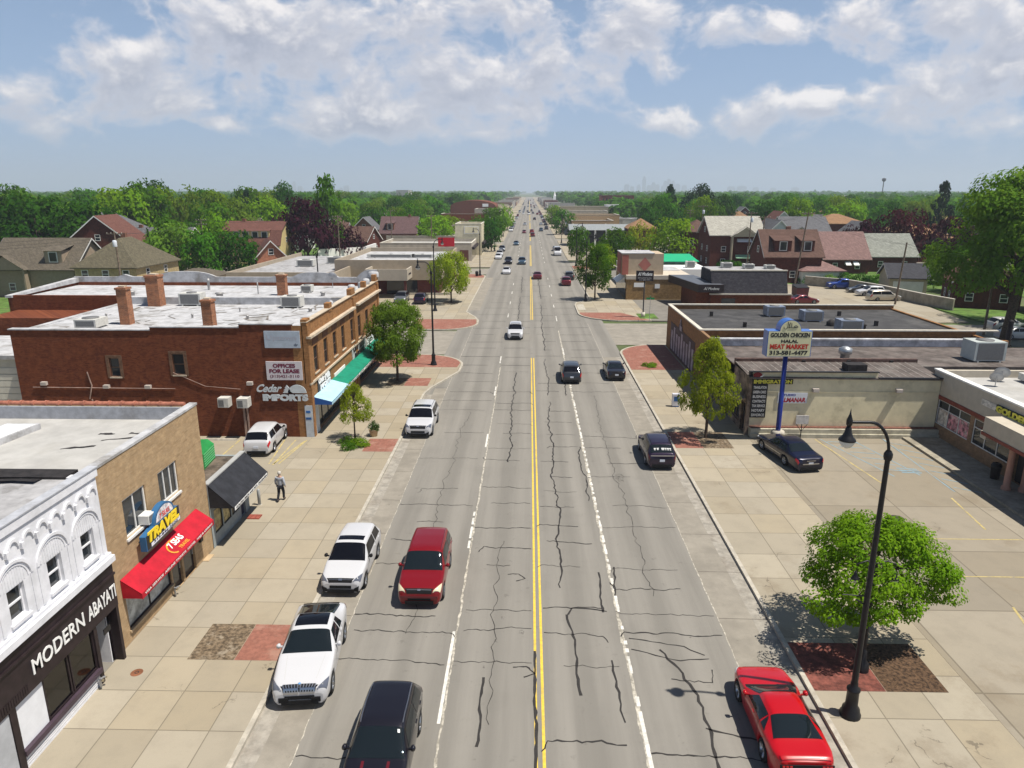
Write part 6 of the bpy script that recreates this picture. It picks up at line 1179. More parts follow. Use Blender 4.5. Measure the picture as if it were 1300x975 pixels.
# more small houses half buried in the trees, copied from four finished ones
hp = [H('tree_house_row', 'x', -70, 262, 9, 9, 4.6, 8.2, 'y', 'brown', 'red', 0), H('tree_house_row', 'x', -98, 250, 10, 9, 4.6, 8.4, 'x', 'taupe', 'sand', 0), H('tree_house_row', 'x', 118, 232, 9, 9, 5.2, 8.8, 'h', 'orange', 'brown', 0), H('tree_house_row', 'x', 70, 250, 9, 10, 5.0, 9.0, 'y', 'grey', 'red', 0)]
for o in hp: o.name = 'suburban_house'
hq = rng(21)
for sd_, x0, x1, y0, y1, n_ in ((-1, -230, -62, 255, 420, 15), (1, 72, 260, 238, 420, 19)):
    got = [(o.location.x, o.location.y) for o in hp]; k = 0
    while k < n_:
        x, y = hq.uniform(x0, x1), hq.uniform(y0, y1)
        if abs(x) > y * .72 or any((x - a) ** 2 + (y - b) ** 2 < 330 for a, b in got): k += .02; continue
        o = copy_tree(hq.choice(hp)); o.location = (x, y, 0); o.rotation_euler = (0, 0, R(hq.choice((0, 90, 180, 4)))); got.append((x, y)); hp_lab = 'small house half hidden in the tree belt %s of the road' % ('left' if sd_ < 0 else 'right'); o['label'] = hp_lab; o['group'] = 'houses in the %s tree belt' % ('left' if sd_ < 0 else 'right'); k += 1
for o in hp: s_ = 'left' if o.location.x < 0 else 'right'; o['label'] = 'small house half hidden in the tree belt %s of the road' % s_; o['group'] = 'houses in the %s tree belt' % s_
# pale garden wall running back along the lawn, hedge
t = thing('boundary_wall', 'long pale block wall running along the lawn behind the parked cars', 'wall', (61, 122, 0)); P0 = [(52.5, 136.6), (58.0, 131.5), (60.5, 123), (62.0, 112.5), (63.5, 107.0)]
m = MB(); k = MB()
for (xa, ya), (xb, yb_) in zip(P0[:-1], P0[1:]):
    tt = Vector((xb - xa, yb_ - ya, 0)).normalized(); n_ = Vector((-tt.y, tt.x, 0)) * .12
    m.prism([(xa - n_.x, ya - n_.y), (xb - n_.x, yb_ - n_.y), (xb + n_.x, yb_ + n_.y), (xa + n_.x, ya + n_.y)], 0, 1.75); k.prism([(xa - n_.x * 1.5, ya - n_.y * 1.5), (xb - n_.x * 1.5, yb_ - n_.y * 1.5), (xb + n_.x * 1.5, yb_ + n_.y * 1.5), (xa + n_.x * 1.5, ya + n_.y * 1.5)], 1.752, 1.85)
m.build('panel', M('wall_taupe', (.30, .27, .21), .9, .15, 1), t); k.build('coping', mcope, t)
# ------------------------------------------------------------------ vehicles
mtyre = M('tyre', (.014, .014, .015), .85, .1, 8); mrim = M('alloy', (.50, .51, .53), .3, 0, metal=.9); mrimd = M('alloy_dark', (.06, .06, .065), .35, 0, metal=.7)
mcg = M('car_glass', (.008, .012, .014), .03, 0, spec=.55, coat=.0); mcg2 = M('car_glass_tinted', (.004, .004, .006), .05, 0, spec=.4)
mplas = M('black_plastic', (.014, .014, .015), .7, 0, spec=.15); mhead = M('headlamp', (.62, .64, .66), .12, 0, coat=1); mheadd = M('headlamp_dark', (.10, .11, .14), .08, 0, coat=1); mheady = M('headlamp_yellowed', (.60, .54, .38), .3, 0, coat=.5)
mtail = M('tail_lamp', (.42, .008, .01), .2, 0, coat=1); mtaild = M('tail_lamp_dark', (.10, .008, .012), .2, 0, coat=1); mchrome = M('chrome', (.50, .50, .51), .28, 0, metal=1); mplate = M('number_plate', (.60, .64, .72), .5, .05)
P = {n: PAINT(c, 'paint_' + n, m_) for n, c, m_ in (('white', (.52, .52, .535), 0), ('pearl', (.46, .46, .44), 0), ('red', (.20, .004, .008), .2), ('bright_red', (.40, .002, .006), .0), ('navy', (.003, .004, .022), .2), ('black', (.010, .009, .014), .2), ('maroon', (.13, .012, .018), .3), ('grey', (.14, .15, .17), .5), ('darkgrey', (.045, .048, .055), .5), ('silver', (.45, .46, .47), .6), ('blue', (.012, .045, .26), .3), ('steel', (.07, .12, .17), .5), ('beige', (.46, .42, .35), .4), ('plum', (.020, .010, .030), .3))}
def lerp_tab(tab, x):
    if x <= tab[0][0]: return tab[0][1]
    for (a, va), (b, vb) in zip(tab[:-1], tab[1:]):
        if x <= b:
            t = (x - a) / (b - a) if b > a else 0
            return va + (vb - va) * t
    return tab[-1][1]
# each type: length, width, height, wheel r, front axle, rear axle, cowl x, roof front x, roof rear x, tail base x, hood z front/cowl, belt z, deck z, ground clearance, roof narrowing
T = dict(
 suv=dict(L=4.7, W=1.90, H=1.70, r=.36, fa=.92, ra=3.62, cow=1.22, rf=2.0, rr=4.05, tb=4.60, hf=.92, hc=1.10, belt=1.08, deck=1.08, gc=.24, rn=.76),
 bigsuv=dict(L=5.0, W=2.0, H=1.76, r=.39, fa=.95, ra=3.92, cow=1.35, rf=2.1, rr=4.45, tb=4.92, hf=1.02, hc=1.17, belt=1.14, deck=1.14, gc=.26, rn=.78),
 coupesuv=dict(L=4.93, W=2.02, H=1.69, r=.39, fa=.90, ra=3.88, cow=1.55, rf=2.35, rr=3.35, tb=4.70, hf=.95, hc=1.14, belt=1.14, deck=1.20, gc=.24, rn=.72),
 oldsuv=dict(L=4.78, W=1.97, H=1.79, r=.36, fa=.93, ra=3.63, cow=1.22, rf=1.98, rr=4.35, tb=4.68, hf=.98, hc=1.14, belt=1.12, deck=1.12, gc=.24, rn=.80),
 sedan=dict(L=4.75, W=1.83, H=1.45, r=.33, fa=.92, ra=3.68, cow=1.30, rf=2.05, rr=3.25, tb=3.98, hf=.74, hc=.95, belt=.93, deck=1.00, gc=.17, rn=.70),
 limo=dict(L=5.47, W=1.99, H=1.49, r=.34, fa=1.0, ra=4.0, cow=1.62, rf=2.35, rr=3.75, tb=4.55, hf=.80, hc=.98, belt=.96, deck=1.02, gc=.18, rn=.70),
 coupe=dict(L=4.78, W=1.92, H=1.38, r=.36, fa=.92, ra=3.64, cow=1.45, rf=2.15, rr=3.10, tb=4.12, hf=.80, hc=.98, belt=.98, deck=1.06, gc=.16, rn=.63),
 van=dict(L=5.1, W=1.98, H=1.78, r=.34, fa=.90, ra=3.92, cow=1.00, rf=1.85, rr=4.75, tb=5.05, hf=.85, hc=1.08, belt=1.05, deck=1.05, gc=.18, rn=.78),
 cargovan=dict(L=5.9, W=2.05, H=2.4, r=.36, fa=1.0, ra=4.5, cow=.95, rf=1.75, rr=5.82, tb=5.88, hf=1.05, hc=1.30, belt=1.30, deck=1.3, gc=.22, rn=.86),
 pickup=dict(L=5.8, W=2.02, H=1.90, r=.41, fa=1.0, ra=4.6, cow=1.55, rf=2.25, rr=3.70, tb=3.95, hf=1.10, hc=1.22, belt=1.20, deck=1.22, gc=.32, rn=.78))
def make_car(name, label, cat, kind, paint, x, y, heading, z=0.0, lod=0, tint=False, head=None, tail=None, rim=None, roofglass=False, rails=None, plate=True, roof_paint=None, group=None, extra=None, plastic=False):
    """heading in degrees: 90 drives away from the camera, -90 towards it; (x, y) is the middle of the car"""
    c = T[kind]; L, Wd, Hh = c['L'], c['W'], c['H']; hw = Wd / 2
    t = thing(name, label, cat, (x, y, z), R(heading), group)
    body_m = P[paint]; glass = mcg2 if tint else mcg; head = head or mhead; tail = tail or mtail; rim = rim or mrim
    box_ = kind in ('cargovan', 'van')
    zt = [(0, c['gc'] + .42), (.03, c['hf'] - .10), (.14, c['hf'] - .015), (.30, c['hf'] + .03), (c['cow'] * .6, (c['hf'] + c['hc']) / 2 + .035), (c['cow'], c['hc']), (c['rf'], Hh - .035), (c['rf'] + .35, Hh), ((c['rf'] + c['rr']) / 2 + .2, Hh - .005), (c['rr'], Hh - .05 if kind != 'coupe' else Hh - .04), (c['tb'], c['deck'] + .02)]
    if c['tb'] < L - .3: zt += [(L - .16, c['deck'] - (.02 if kind != 'pickup' else 0)), (L - .03, c['deck'] - .10), (L, c['gc'] + .42)]
    else: zt += [(L - .02, c['deck'] - .12), (L, c['gc'] + .42)]
    wtab = [(0, .80), (.05, .885), (.16, .935), (.40, .97), (1.0, .995), (L * .5, 1.0), (L - .9, .985), (L - .35, .965), (L - .12, .925), (L, .84)]
    rn = c['rn']
    wt = [(0, .70), (.12, .82), (.4, .88), (c['cow'], .91), (c['rf'], rn - .015), ((c['rf'] + c['rr']) / 2, rn), (c['rr'], rn - .03), (c['tb'], .84 if c['tb'] < L - .3 else rn + .05), (L - .1, .80), (L, .66)]
    belt = [(0, c['gc'] + .36), (.05, c['hf'] - .20), (.3, c['hf'] - .08), (c['cow'], c['belt'] - .03), (L * .6, c['belt'] + .01), (L - .3, c['belt'] + .0), (L - .04, c['deck'] - .18), (L, c['gc'] + .36)]
    R_ = c['r'] + .055
    if kind == 'coupe': wtab = [(0, .68), (.05, .80), (.16, .88), (.40, .945), (1.0, .985), (L * .45, .97), (L - 1.2, 1.0), (L - .45, .965), (L - .15, .88), (L - .04, .80), (L, .72)]
    def zb(xx):
        z_ = c['gc'] if .35 < xx < L - .35 else c['gc'] + .02
        for ax in (c['fa'], c['ra']):
            d_ = abs(xx - ax)
            if d_ < R_: z_ = max(z_, c['r'] + math.sqrt(R_ * R_ - d_ * d_) * .97)
        return z_
    def sec(xx):
        w_ = hw * lerp_tab(wtab, xx); b0 = zb(xx); top = lerp_tab(zt, xx)
        if .3 < xx < L - .3: top = (lerp_tab(zt, xx - .09) + 2 * top + lerp_tab(zt, xx + .09)) / 4
        be = min(lerp_tab(belt, xx), top - .02); mid = max(min(.60 * be + .1, be - .06), b0 + .03); lo = max(b0 + .0, min(b0 + .10, mid - .01))
        if mid > be - .03: be = min(top - .005, mid + .03)
        w4 = hw * lerp_tab(wt, xx)
        if top - be < .18: w4 = min(w4, w_ * .95)
        drop = min(.085, max(.004, (top - be) * .35))
        q = [(w_ * .90, b0), (w_ * .975, lo), (w_, mid), (w_ * .985, be), (w4, max(be + .002, top - drop)), (w4 * .86, top - drop * .30), (w4 * .45, top - .004), (0, top)]
        return q
    NV = 7
    def surf(xx, v, off=0.0):
        """v 0..7 on the left side, 7..14 down the right side"""
        sgn = 1
        if v > NV: v = 2 * NV - v; sgn = -1
        q = sec(xx)
        def lin(v_):
            i = min(max(int(v_), 0), NV - 1); f = v_ - i; return (q[i][0] + (q[i + 1][0] - q[i][0]) * f, q[i][1] + (q[i + 1][1] - q[i][1]) * f)
        k = round(v); e = .42
        if 0 < k < NV and abs(v - k) < e:
            p0, p1, p2 = lin(k - e), lin(k), lin(k + e); u = (v - k + e) / (2 * e)
            yy_, zz_ = [(1 - u) ** 2 * p0[j] + 2 * u * (1 - u) * p1[j] + u * u * p2[j] for j in (0, 1)]
        else: yy_, zz_ = lin(v)
        return Vector((L / 2 - xx, sgn * yy_, zz_))
    xs = sorted(set([0, .03, .07, .14, .22, .30, .45, c['cow'] * .6, c['cow'], c['rf'], c['rf'] + .35, c['rr'], c['tb'], L - .45, L - .30, L - .16, L - .10, L - .06, L - .03, L] + [c['fa'] + R_ * math.cos(PI * k / 8) for k in range(9)] + [c['ra'] + R_ * math.cos(PI * k / 8) for k in range(9)] + [c['rf'] + (c['rr'] - c['rf']) * k / 4 for k in range(5)] + [c['cow'] + (c['rf'] - c['cow']) * k / 3 for k in range(4)]))
    if lod >= 2: xs = sorted(set([0, .07, .2, .45, c['cow'], c['rf'], (c['rf'] + c['rr']) / 2, c['rr'], c['tb'], L - .2, L - .05, L, c['fa'] - R_, c['fa'], c['fa'] + R_, c['ra'] - R_, c['ra'], c['ra'] + R_]))
    xs = [q for i, q in enumerate(xs) if i == 0 or q - xs[i - 1] > .004]
    VL = [float(v) for v in range(2 * NV + 1)] if lod >= 2 else sorted({0., 14., 7.} | {k + o_ for k in range(1, 7) for o_ in (-.42, -.2, 0., .2, .42)} | {14 - k - o_ for k in range(1, 7) for o_ in (-.42, -.2, 0., .2, .42)})
    m = MB(); n = len(VL); vs = []
    for q in xs:
        for v in VL: vs.append(surf(q, v))
    fs = [(i * n + v, i * n + v + 1, (i + 1) * n + v + 1, (i + 1) * n + v) for i in range(len(xs) - 1) for v in range(n - 1)]
    m.add(vs, fs, True); m.add([vs[v] for v in range(n)], [tuple(range(n))]); m.add([vs[-n + v] for v in range(n)], [tuple(range(n))[::-1]])
    fs2 = [(i * n, (i + 1) * n, (i + 1) * n + n - 1, i * n + n - 1) for i in range(len(xs) - 1)]; m.add(vs, fs2)
    body = m.build('body', body_m, t, local=True, sharp=34)
    def patch(name, mat, quad, nx=6, nv=4, off=.008, parent=t):
        """quad: (x0,v0),(x1,v1),(x2,v2),(x3,v3) corners on the body skin"""
        (a0, b0), (a1, b1), (a2, b2), (a3, b3) = quad; pts = []
        for i in range(nx + 1):
            s = i / nx
            for j in range(nv + 1):
                u = j / nv
                xx = (a0 * (1 - s) + a1 * s) * (1 - u) + (a3 * (1 - s) + a2 * s) * u; vv = (b0 * (1 - s) + b1 * s) * (1 - u) + (b3 * (1 - s) + b2 * s) * u
                e = .02; p = surf(xx, vv); du = surf(min(L, xx + e), vv) - surf(max(0, xx - e), vv); dv = surf(xx, min(14, vv + .05)) - surf(xx, max(0, vv - .05)); nn = du.cross(dv)
                cen = Vector((p.x * .8, 0, .7)); nn = nn.normalized() if nn.length > 1e-9 else Vector((0, 0, 1))
                if nn.dot(p - cen) < 0: nn = -nn
                pts.append(p + nn * off)
        pm = MB(); pm.add(pts, [(i * (nv + 1) + j, i * (nv + 1) + j + 1, (i + 1) * (nv + 1) + j + 1, (i + 1) * (nv + 1) + j) for i in range(nx) for j in range(nv)], True)
        return pm.build(name, mat, parent, local=True)
    cw, rf, rr_, tb = c['cow'], c['rf'], c['rr'], c['tb']
    g = .05
    patch('windshield', glass, [(cw + .03, 4.1), (rf - .02, 4.12), (rf - .02, 9.88), (cw + .03, 9.9)], 6, 12)
    if tb - rr_ > .12: patch('rear_window', glass, [(rr_ + .06, 4.15), (rr_ + (tb - rr_) * .86, 4.2), (rr_ + (tb - rr_) * .86, 9.8), (rr_ + .06, 9.85)], 4, 12)
    if lod < 3:
        for s in (0, 1):
            f_ = (lambda v: v) if s == 0 else (lambda v: 14 - v)
            xm = (rf + rr_) / 2 + (.1 if kind not in ('coupe', 'pickup') else .5)
            rear_end = rr_ + (tb - rr_) * .25
            if kind == 'cargovan': patch('side_window', glass, [(cw + .35, f_(3.08)), (rf + .9, f_(3.08)), (rf + .9, f_(3.85)), (rf, f_(3.85))], 4, 2); continue
            patch('side_window', glass, [(cw + .38, f_(3.06)), (xm - .04, f_(3.06)), (xm - .04, f_(3.92)), (rf + .02, f_(3.92))], 5, 3)
            if kind != 'coupe': patch('side_window', glass, [(xm + .04, f_(3.06)), ((tb + rr_) / 2 - .1 if tb < L - .3 else rr_ + .1, f_(3.06)), (rr_ - .05, f_(3.92)), (xm + .04, f_(3.92))], 4, 3)
            else: patch('side_window', glass, [(xm + .05, f_(3.1)), (xm + .45, f_(3.15)), (xm + .1, f_(3.85)), (xm - .0, f_(3.9))], 3, 3)
    if roofglass: patch('sunroof', mcg2, [(rf + .18, 5.0), (rf + .18 + roofglass, 5.0), (rf + .18 + roofglass, 9.0), (rf + .18, 9.0)], 4, 8, .006)
    # lamps hug the corners
    for s in (0, 1):
        f_ = (lambda v: v) if s == 0 else (lambda v: 14 - v)
        patch('headlight', head, [(.02, f_(5.0)), (.11, f_(4.95)), (.52, f_(3.3)), (.10, f_(2.75))], 5, 5, .012)
        ts = [(L - .02, f_(2.3)), (L - .30, f_(2.6)), (L - .24, f_(3.3)), (L - .02, f_(3.4))]
        patch('tail_light', tail, ts, 4, 4, .012)
    # front and rear faces: grille, lower intake, bumper, plate
    fx, rx = L / 2 + .012, -L / 2 - .012
    gz = c['gc']; m = MB(); gw = hw * .42
    if kind != 'pickup': m.box(fx - .03, fx + .005, -hw * .5, hw * .5, gz + .20, gz + .34)
    else: m.box(fx - .02, fx + .02, -hw * .55, hw * .55, .72, 1.02)
    if lod < 2:
        m.build('air_intake', mplas, t, local=True)
        if kind != 'pickup': gr = patch('grille', mplas, [(.012, 5.25), (.115, 5.15), (.115, 8.85), (.012, 8.75)], 4, 10, .008); patch('slat', mchrome, [(.055, 5.4), (.068, 5.4), (.068, 8.6), (.055, 8.6)], 1, 8, .014, gr)
        m = MB(); m.box(fx - .01, fx + .03, -hw * .62, hw * .62, gz + .02, gz + .17); m.build('front_bumper', mplas, t, local=True)
        m = MB(); m.box(rx - .03, rx + .01, -hw * .66, hw * .66, gz + .02, gz + .2); m.build('rear_bumper', mplas, t, local=True)
        if plate: m = MB(); m.box(rx - .025, rx, -.16, .16, gz + .38, gz + .53); m.build('number_plate', mplate, t, local=True)
        # door seams and handles
        m = MB()
        for s in (0, 1):
            f_ = (lambda v: v) if s == 0 else (lambda v: 14 - v)
            for xx in (cw + .22, (rf + rr_) / 2 + (.1 if kind != 'coupe' else .45), rr_ - .1):
                if xx > c['ra'] - .1 and kind != 'pickup': continue
                m = MB()
                pts = [surf(xx, f_(v)) for v in np.linspace(1.1, 3.0, 8)]; sg = 1 if s == 0 else -1
                m.add([q + Vector((0, sg * .005, 0)) for q in pts] + [q + Vector((-.014, sg * .005, 0)) for q in pts], [(i, i + 1, i + 9, i + 8) for i in range(7)]); m.build('door_seam', mplas, t, local=True)
        for s in (1, -1):
            f_ = 2.75 if s == 1 else 14 - 2.75
            for xx in ((rf + rr_) / 2 - .08, rr_ - .25):
                if kind == 'coupe' and xx > rr_ - .3: continue
                p = surf(xx, f_); m = MB(); m.box(p.x - .09, p.x + .09, p.y - .015, p.y + .02 * s if s > 0 else p.y + .015, p.z - .015, p.z + .015); m.build('door_handle', body_m, t, local=True)
    if lod < 3:
        for s in (1, -1):
            p = surf(cw + .42, 3.15 if s == 1 else 14 - 3.15); m = MB(); m.lathe([(0, -.10), (.06, -.09), (.085, 0), (.075, .06), (0, .07)], (p.x + .02, p.y + s * .13, p.z + .08), 10, 'x'); m.box(p.x - .03, p.x + .03, min(p.y, p.y + s * .1), max(p.y, p.y + s * .1), p.z + .01, p.z + .06); m.build('wing_mirror', body_m if not plastic else mplas, t, local=True)
    if rails and lod < 2:
        for s in (1, -1):
            pts = [surf(rf + .15 + (rr_ - rf - .2) * k / 6, 4.6 if s == 1 else 14 - 4.6) + Vector((0, 0, .045 if 0 < k < 6 else .0)) for k in range(7)]; m = MB(); m.tube(pts, .018, 6); m.build('roof_rail', rails, t, local=True)
    # wheels
    for ax in (c['fa'], c['ra']):
        for s in (1, -1):
            wx, wy, wr = L / 2 - ax, s * (hw - .125), c['r']; m = MB()
            m.lathe([(wr * .62, -.11), (wr * .93, -.11), (wr, -.08), (wr, .08), (wr * .93, .11), (wr * .62, .11)], (wx, wy, wr), 24 if lod < 2 else 12, 'y'); ty = m.build('wheel', mtyre, t, local=True)
            m = MB(); m.lathe([(0, s * .06), (wr * .15, s * .07), (wr * .17, s * .05), (wr * .17, s * .03)], (wx, wy, wr), 14, 'y'); m.lathe([(wr * .60, s * .105), (wr * .66, s * .112), (wr * .66, s * .08), (wr * .57, s * .03)], (wx, wy, wr), 24 if lod < 2 else 12, 'y')
            for k in range(5):
                a = 2 * PI * k / 5 + .3
                for dd in (-.13, .13): a1 = a + dd; m.tube([(wx + math.cos(a) * wr * .12, wy + s * .05, wr + math.sin(a) * wr * .12), (wx + math.cos(a1) * wr * .60, wy + s * .09, wr + math.sin(a1) * wr * .60)], wr * .055, 4, smooth=False)
            m.build('rim', rim, ty, local=True)
            m = MB(); m.lathe([(0, 0), (wr * .6, 0)], (wx, wy + s * .01, wr), 16, 'y'); m.build('brake_disc', mplas, ty, local=True)
    if plastic and lod < 2:
        for s in (0, 1):
            f_ = (lambda v: v) if s == 0 else (lambda v: 14 - v)
            patch('sill_trim', mplas, [(c['fa'] + R_ + .02, f_(.1)), (c['ra'] - R_ - .02, f_(.1)), (c['ra'] - R_ - .02, f_(1.0)), (c['fa'] + R_ + .02, f_(1.0))], 6, 2, .006)
    if kind == 'pickup':
        m = MB(); z0 = c['deck'] + .012; m.box(-L / 2 + .10, L / 2 - c['tb'] - .06, -hw * .80, hw * .80, z0 + .012, z0 + .02); m.build('load_bed', mplas, t, local=True)
    if extra: extra(t, surf, patch, c)
    return t

def ex_bmw(t, surf, patch, c):
    fx = c['L'] / 2 + .03
    for s in (-1, 1):
        g_ = patch('kidney_grille', mchrome, [(.0, 7 + s * .08), (.15, 7 + s * .08), (.15, 7 + s * 1.55), (.0, 7 + s * 1.7)], 4, 6, .016); g_ = [patch('slat', mplas, [(.012, 7 + s * (.2 + k * .28)), (.138, 7 + s * (.2 + k * .28)), (.138, 7 + s * (.36 + k * .28)), (.012, 7 + s * (.36 + k * .28))], 3, 1, .022, g_) for k in range(5)]
        m = MB(); m.box(fx - .06, fx + .012, s * .55 - .16, s * .55 + .16, .34, .52); m.build('air_intake', mplas, t, local=True)
    m = MB(); m.lathe([(0, .012), (.045, .01), (.045, 0)], (c['L'] / 2 - .16, 0, c['hf'] + .0), 16); m.build('badge', M('badge_blue', (.1, .3, .6), .3, 0), t, local=True)
    for k in range(2): patch('bonnet_shade_line', P['pearl'], [(.35, 5.6 + k * 2.8 - .02), (c['cow'] - .05, 5.3 + k * 3.4 - .02), (c['cow'] - .05, 5.3 + k * 3.4 + .02), (.35, 5.6 + k * 2.8 + .02)], 5, 1, .004)  # shading along the bonnet folds, painted as thin strips of greyer paint
    patch('spoiler', mplas, [(c['tb'] - .16, 4.6), (c['tb'] - .04, 4.6), (c['tb'] - .04, 9.4), (c['tb'] - .16, 9.4)], 2, 8, .03)
def ex_crv(t, surf, patch, c):
    fx = c['L'] / 2 + .03; patch('badge', mchrome, [(.03, 6.75), (.09, 6.75), (.09, 7.25), (.03, 7.25)], 2, 2, .02)
    for s in (-1, 1): m = MB(); m.extr([(fx - .05, s * .5, .30), (fx - .05, s * .78, .30), (fx - .05, s * .82, .56), (fx - .05, s * .62, .46)], (.05, 0, 0)); m.build('air_intake', mplas, t, local=True)
def ex_pilot(t, surf, patch, c):
    fx = c['L'] / 2 + .03; patch('badge', mchrome, [(.03, 6.8), (.08, 6.8), (.08, 7.2), (.03, 7.2)], 2, 2, .02); m = MB(); m.box(fx - .05, fx + .02, -.80, .80, .56, .66); m.build('bumper_bar', P['maroon'], t, local=True)
def ex_must(t, surf, patch, c):
    rx = -c['L'] / 2 - .012; m = MB(); m.box(rx - .02, rx + .01, -.80, .80, .66, .88); pn = m.build('rear_panel', mplas, t, local=True)
    for s in (-1, 1):
        for k in range(3): m = MB(); y0 = s * (.48 + k * .11); m.box(rx - .04, rx - .02, y0 - .04, y0 + .04, .68, .86); m.build('tail_bar', mtail, pn, local=True)
    patch('spoiler', P['bright_red'], [(c['L'] - .20, 4.2), (c['L'] - .08, 4.2), (c['L'] - .08, 9.8), (c['L'] - .20, 9.8)], 3, 10, .035)
    patch('cowl_vent', mplas, [(c['cow'] - .12, 4.3), (c['cow'] + .02, 4.2), (c['cow'] + .02, 9.8), (c['cow'] - .12, 9.7)], 2, 10, .009)
def ex_town(t, surf, patch, c):
    rx = -c['L'] / 2 - .012; m = MB(); m.box(rx - .03, rx + .01, -.55, .55, .58, .64); m.box(rx - .03, rx + .01, -.3, .3, .80, .84); m.build('chrome_trim', mchrome, t, local=True)
    for s in (0, 1):
        f_ = (lambda v: v) if s == 0 else (lambda v: 14 - v); patch('side_moulding', mchrome, [(1.5, f_(1.75)), (3.5, f_(1.75)), (3.5, f_(1.85)), (1.5, f_(1.85))], 6, 1, .008)
    patch('parcel_shelf_reflection', mcg, [(c['rr'] + .02, 4.5), (c['rr'] + .03, 4.5), (c['rr'] + .03, 9.5), (c['rr'] + .02, 9.5)], 1, 4, .004)
def ex_stripe(t, surf, patch, c):
    for k in (6.0, 8.0): patch('bonnet_line', P['maroon'], [(.3, k - .12), (c['cow'] - .05, k - .12), (c['cow'] - .05, k + .12), (.3, k + .12)], 5, 1, .005)
    patch('inspection_sticker', mletter, [(c['cow'] + .62, 5.0), (c['cow'] + .70, 5.0), (c['cow'] + .70, 5.3), (c['cow'] + .62, 5.3)], 1, 2, .012)
def ex_decal(t, surf, patch, c):
    xg = c['rr'] + (c['tb'] - c['rr']) * .5
    for i, (v0, v1) in enumerate(((6.9, 7.5), (7.6, 7.9), (8.0, 8.4), (8.5, 8.9), (5.4, 5.8), (6.0, 6.4))):
        patch('decal', mletter, [(xg - .03, v0), (xg + .01, v0), (xg + .01, v1), (xg - .03, v1)], 1, 3, .016)
        patch('decal', mletter, [(xg + .04, v0 + .05), (xg + .07, v0 + .05), (xg + .07, v1 - .05), (xg + .04, v1 - .05)], 1, 3, .016)
    rx = -c['L'] / 2 - .012; m = MB(); m.box(rx - .02, rx + .02, -.75, .75, 1.0, 1.06); m.build('chrome_strip', mchrome, t, local=True)
C = make_car
def front_at(X, Y, L): return Y + L / 2
# near vehicles
C('suv', 'white sloping roof crossover with large black sunroof parked nearest at the left kerb', 'car', 'coupesuv', 'white', -8.05, 23.0, -84, head=mheadd, rails=None, roofglass=.85, extra=ex_bmw, plastic=False, rim=mrim)
C('suv', 'white crossover with small sunroof and dark grille parked second at the left kerb', 'car', 'suv', 'white', -8.20, 27.6 + 2.35, -90, head=mheadd, roofglass=.38, extra=ex_crv, plastic=True, tint=True)
C('minivan', 'dark red family wagon with pale headlights driving down the middle left lane', 'car', 'oldsuv', 'red', -4.60, 26.75 + 2.39, -90, head=mheady, rails=P['maroon'], extra=ex_pilot, rim=mrim)
C('suv', 'black wagon with silver roof rails cut by the bottom picture edge', 'car', 'suv', 'black', -4.42, 18.35, -90, rails=mchrome, extra=ex_stripe)
C('suv', 'white large crossover with black mirrors parked by the brick pad near the small tree', 'car', 'bigsuv', 'white', -7.95, 48.4 + 2.5, -90, head=mheadd, roofglass=.55, rails=mplas, plastic=True, tint=True, extra=ex_crv)
C('suv', 'white crossover with red tail lights parked against the red brick wall', 'car', 'suv', 'white', -18.25, 44.2 + 2.3, 93, z=.125, tint=True, plastic=True)
C('coupe', 'bright red coupe with black roof edges parked at the bottom right kerb', 'car', 'coupe', 'bright_red', 8.35, 19.95, 90, extra=ex_must, rim=mrim, tint=False)
C('saloon', 'long dark navy saloon with chrome tail trim parked beside the pylon sign', 'car', 'limo', 'navy', 17.35, 42.2 + 2.73, 100, z=.13, extra=ex_town)
C('suv', 'black crossover with white decals on its rear window parked by the right kerb', 'car', 'suv', 'plum', 8.60, 42.7 + 2.35, 90, tail=mtaild, extra=ex_decal, rails=mplas)
C('hatchback', 'small black car parked at the right kerb beside the brick corner pad', 'car', 'sedan', 'black', 8.35, 64.9 + 2.4, 90, lod=1, tail=mtaild)
C('suv', 'dark grey crossover driving away in the lane right of the yellow lines', 'car', 'suv', 'darkgrey', 4.05, 63.7 + 2.35, 90, lod=1, tint=True)
C('suv', 'small white crossover coming towards the camera alone at the brick corner level', 'car', 'suv', 'white', -1.6, 83.8 + 2.35, -90, lod=1, roofglass=.4, tint=True)
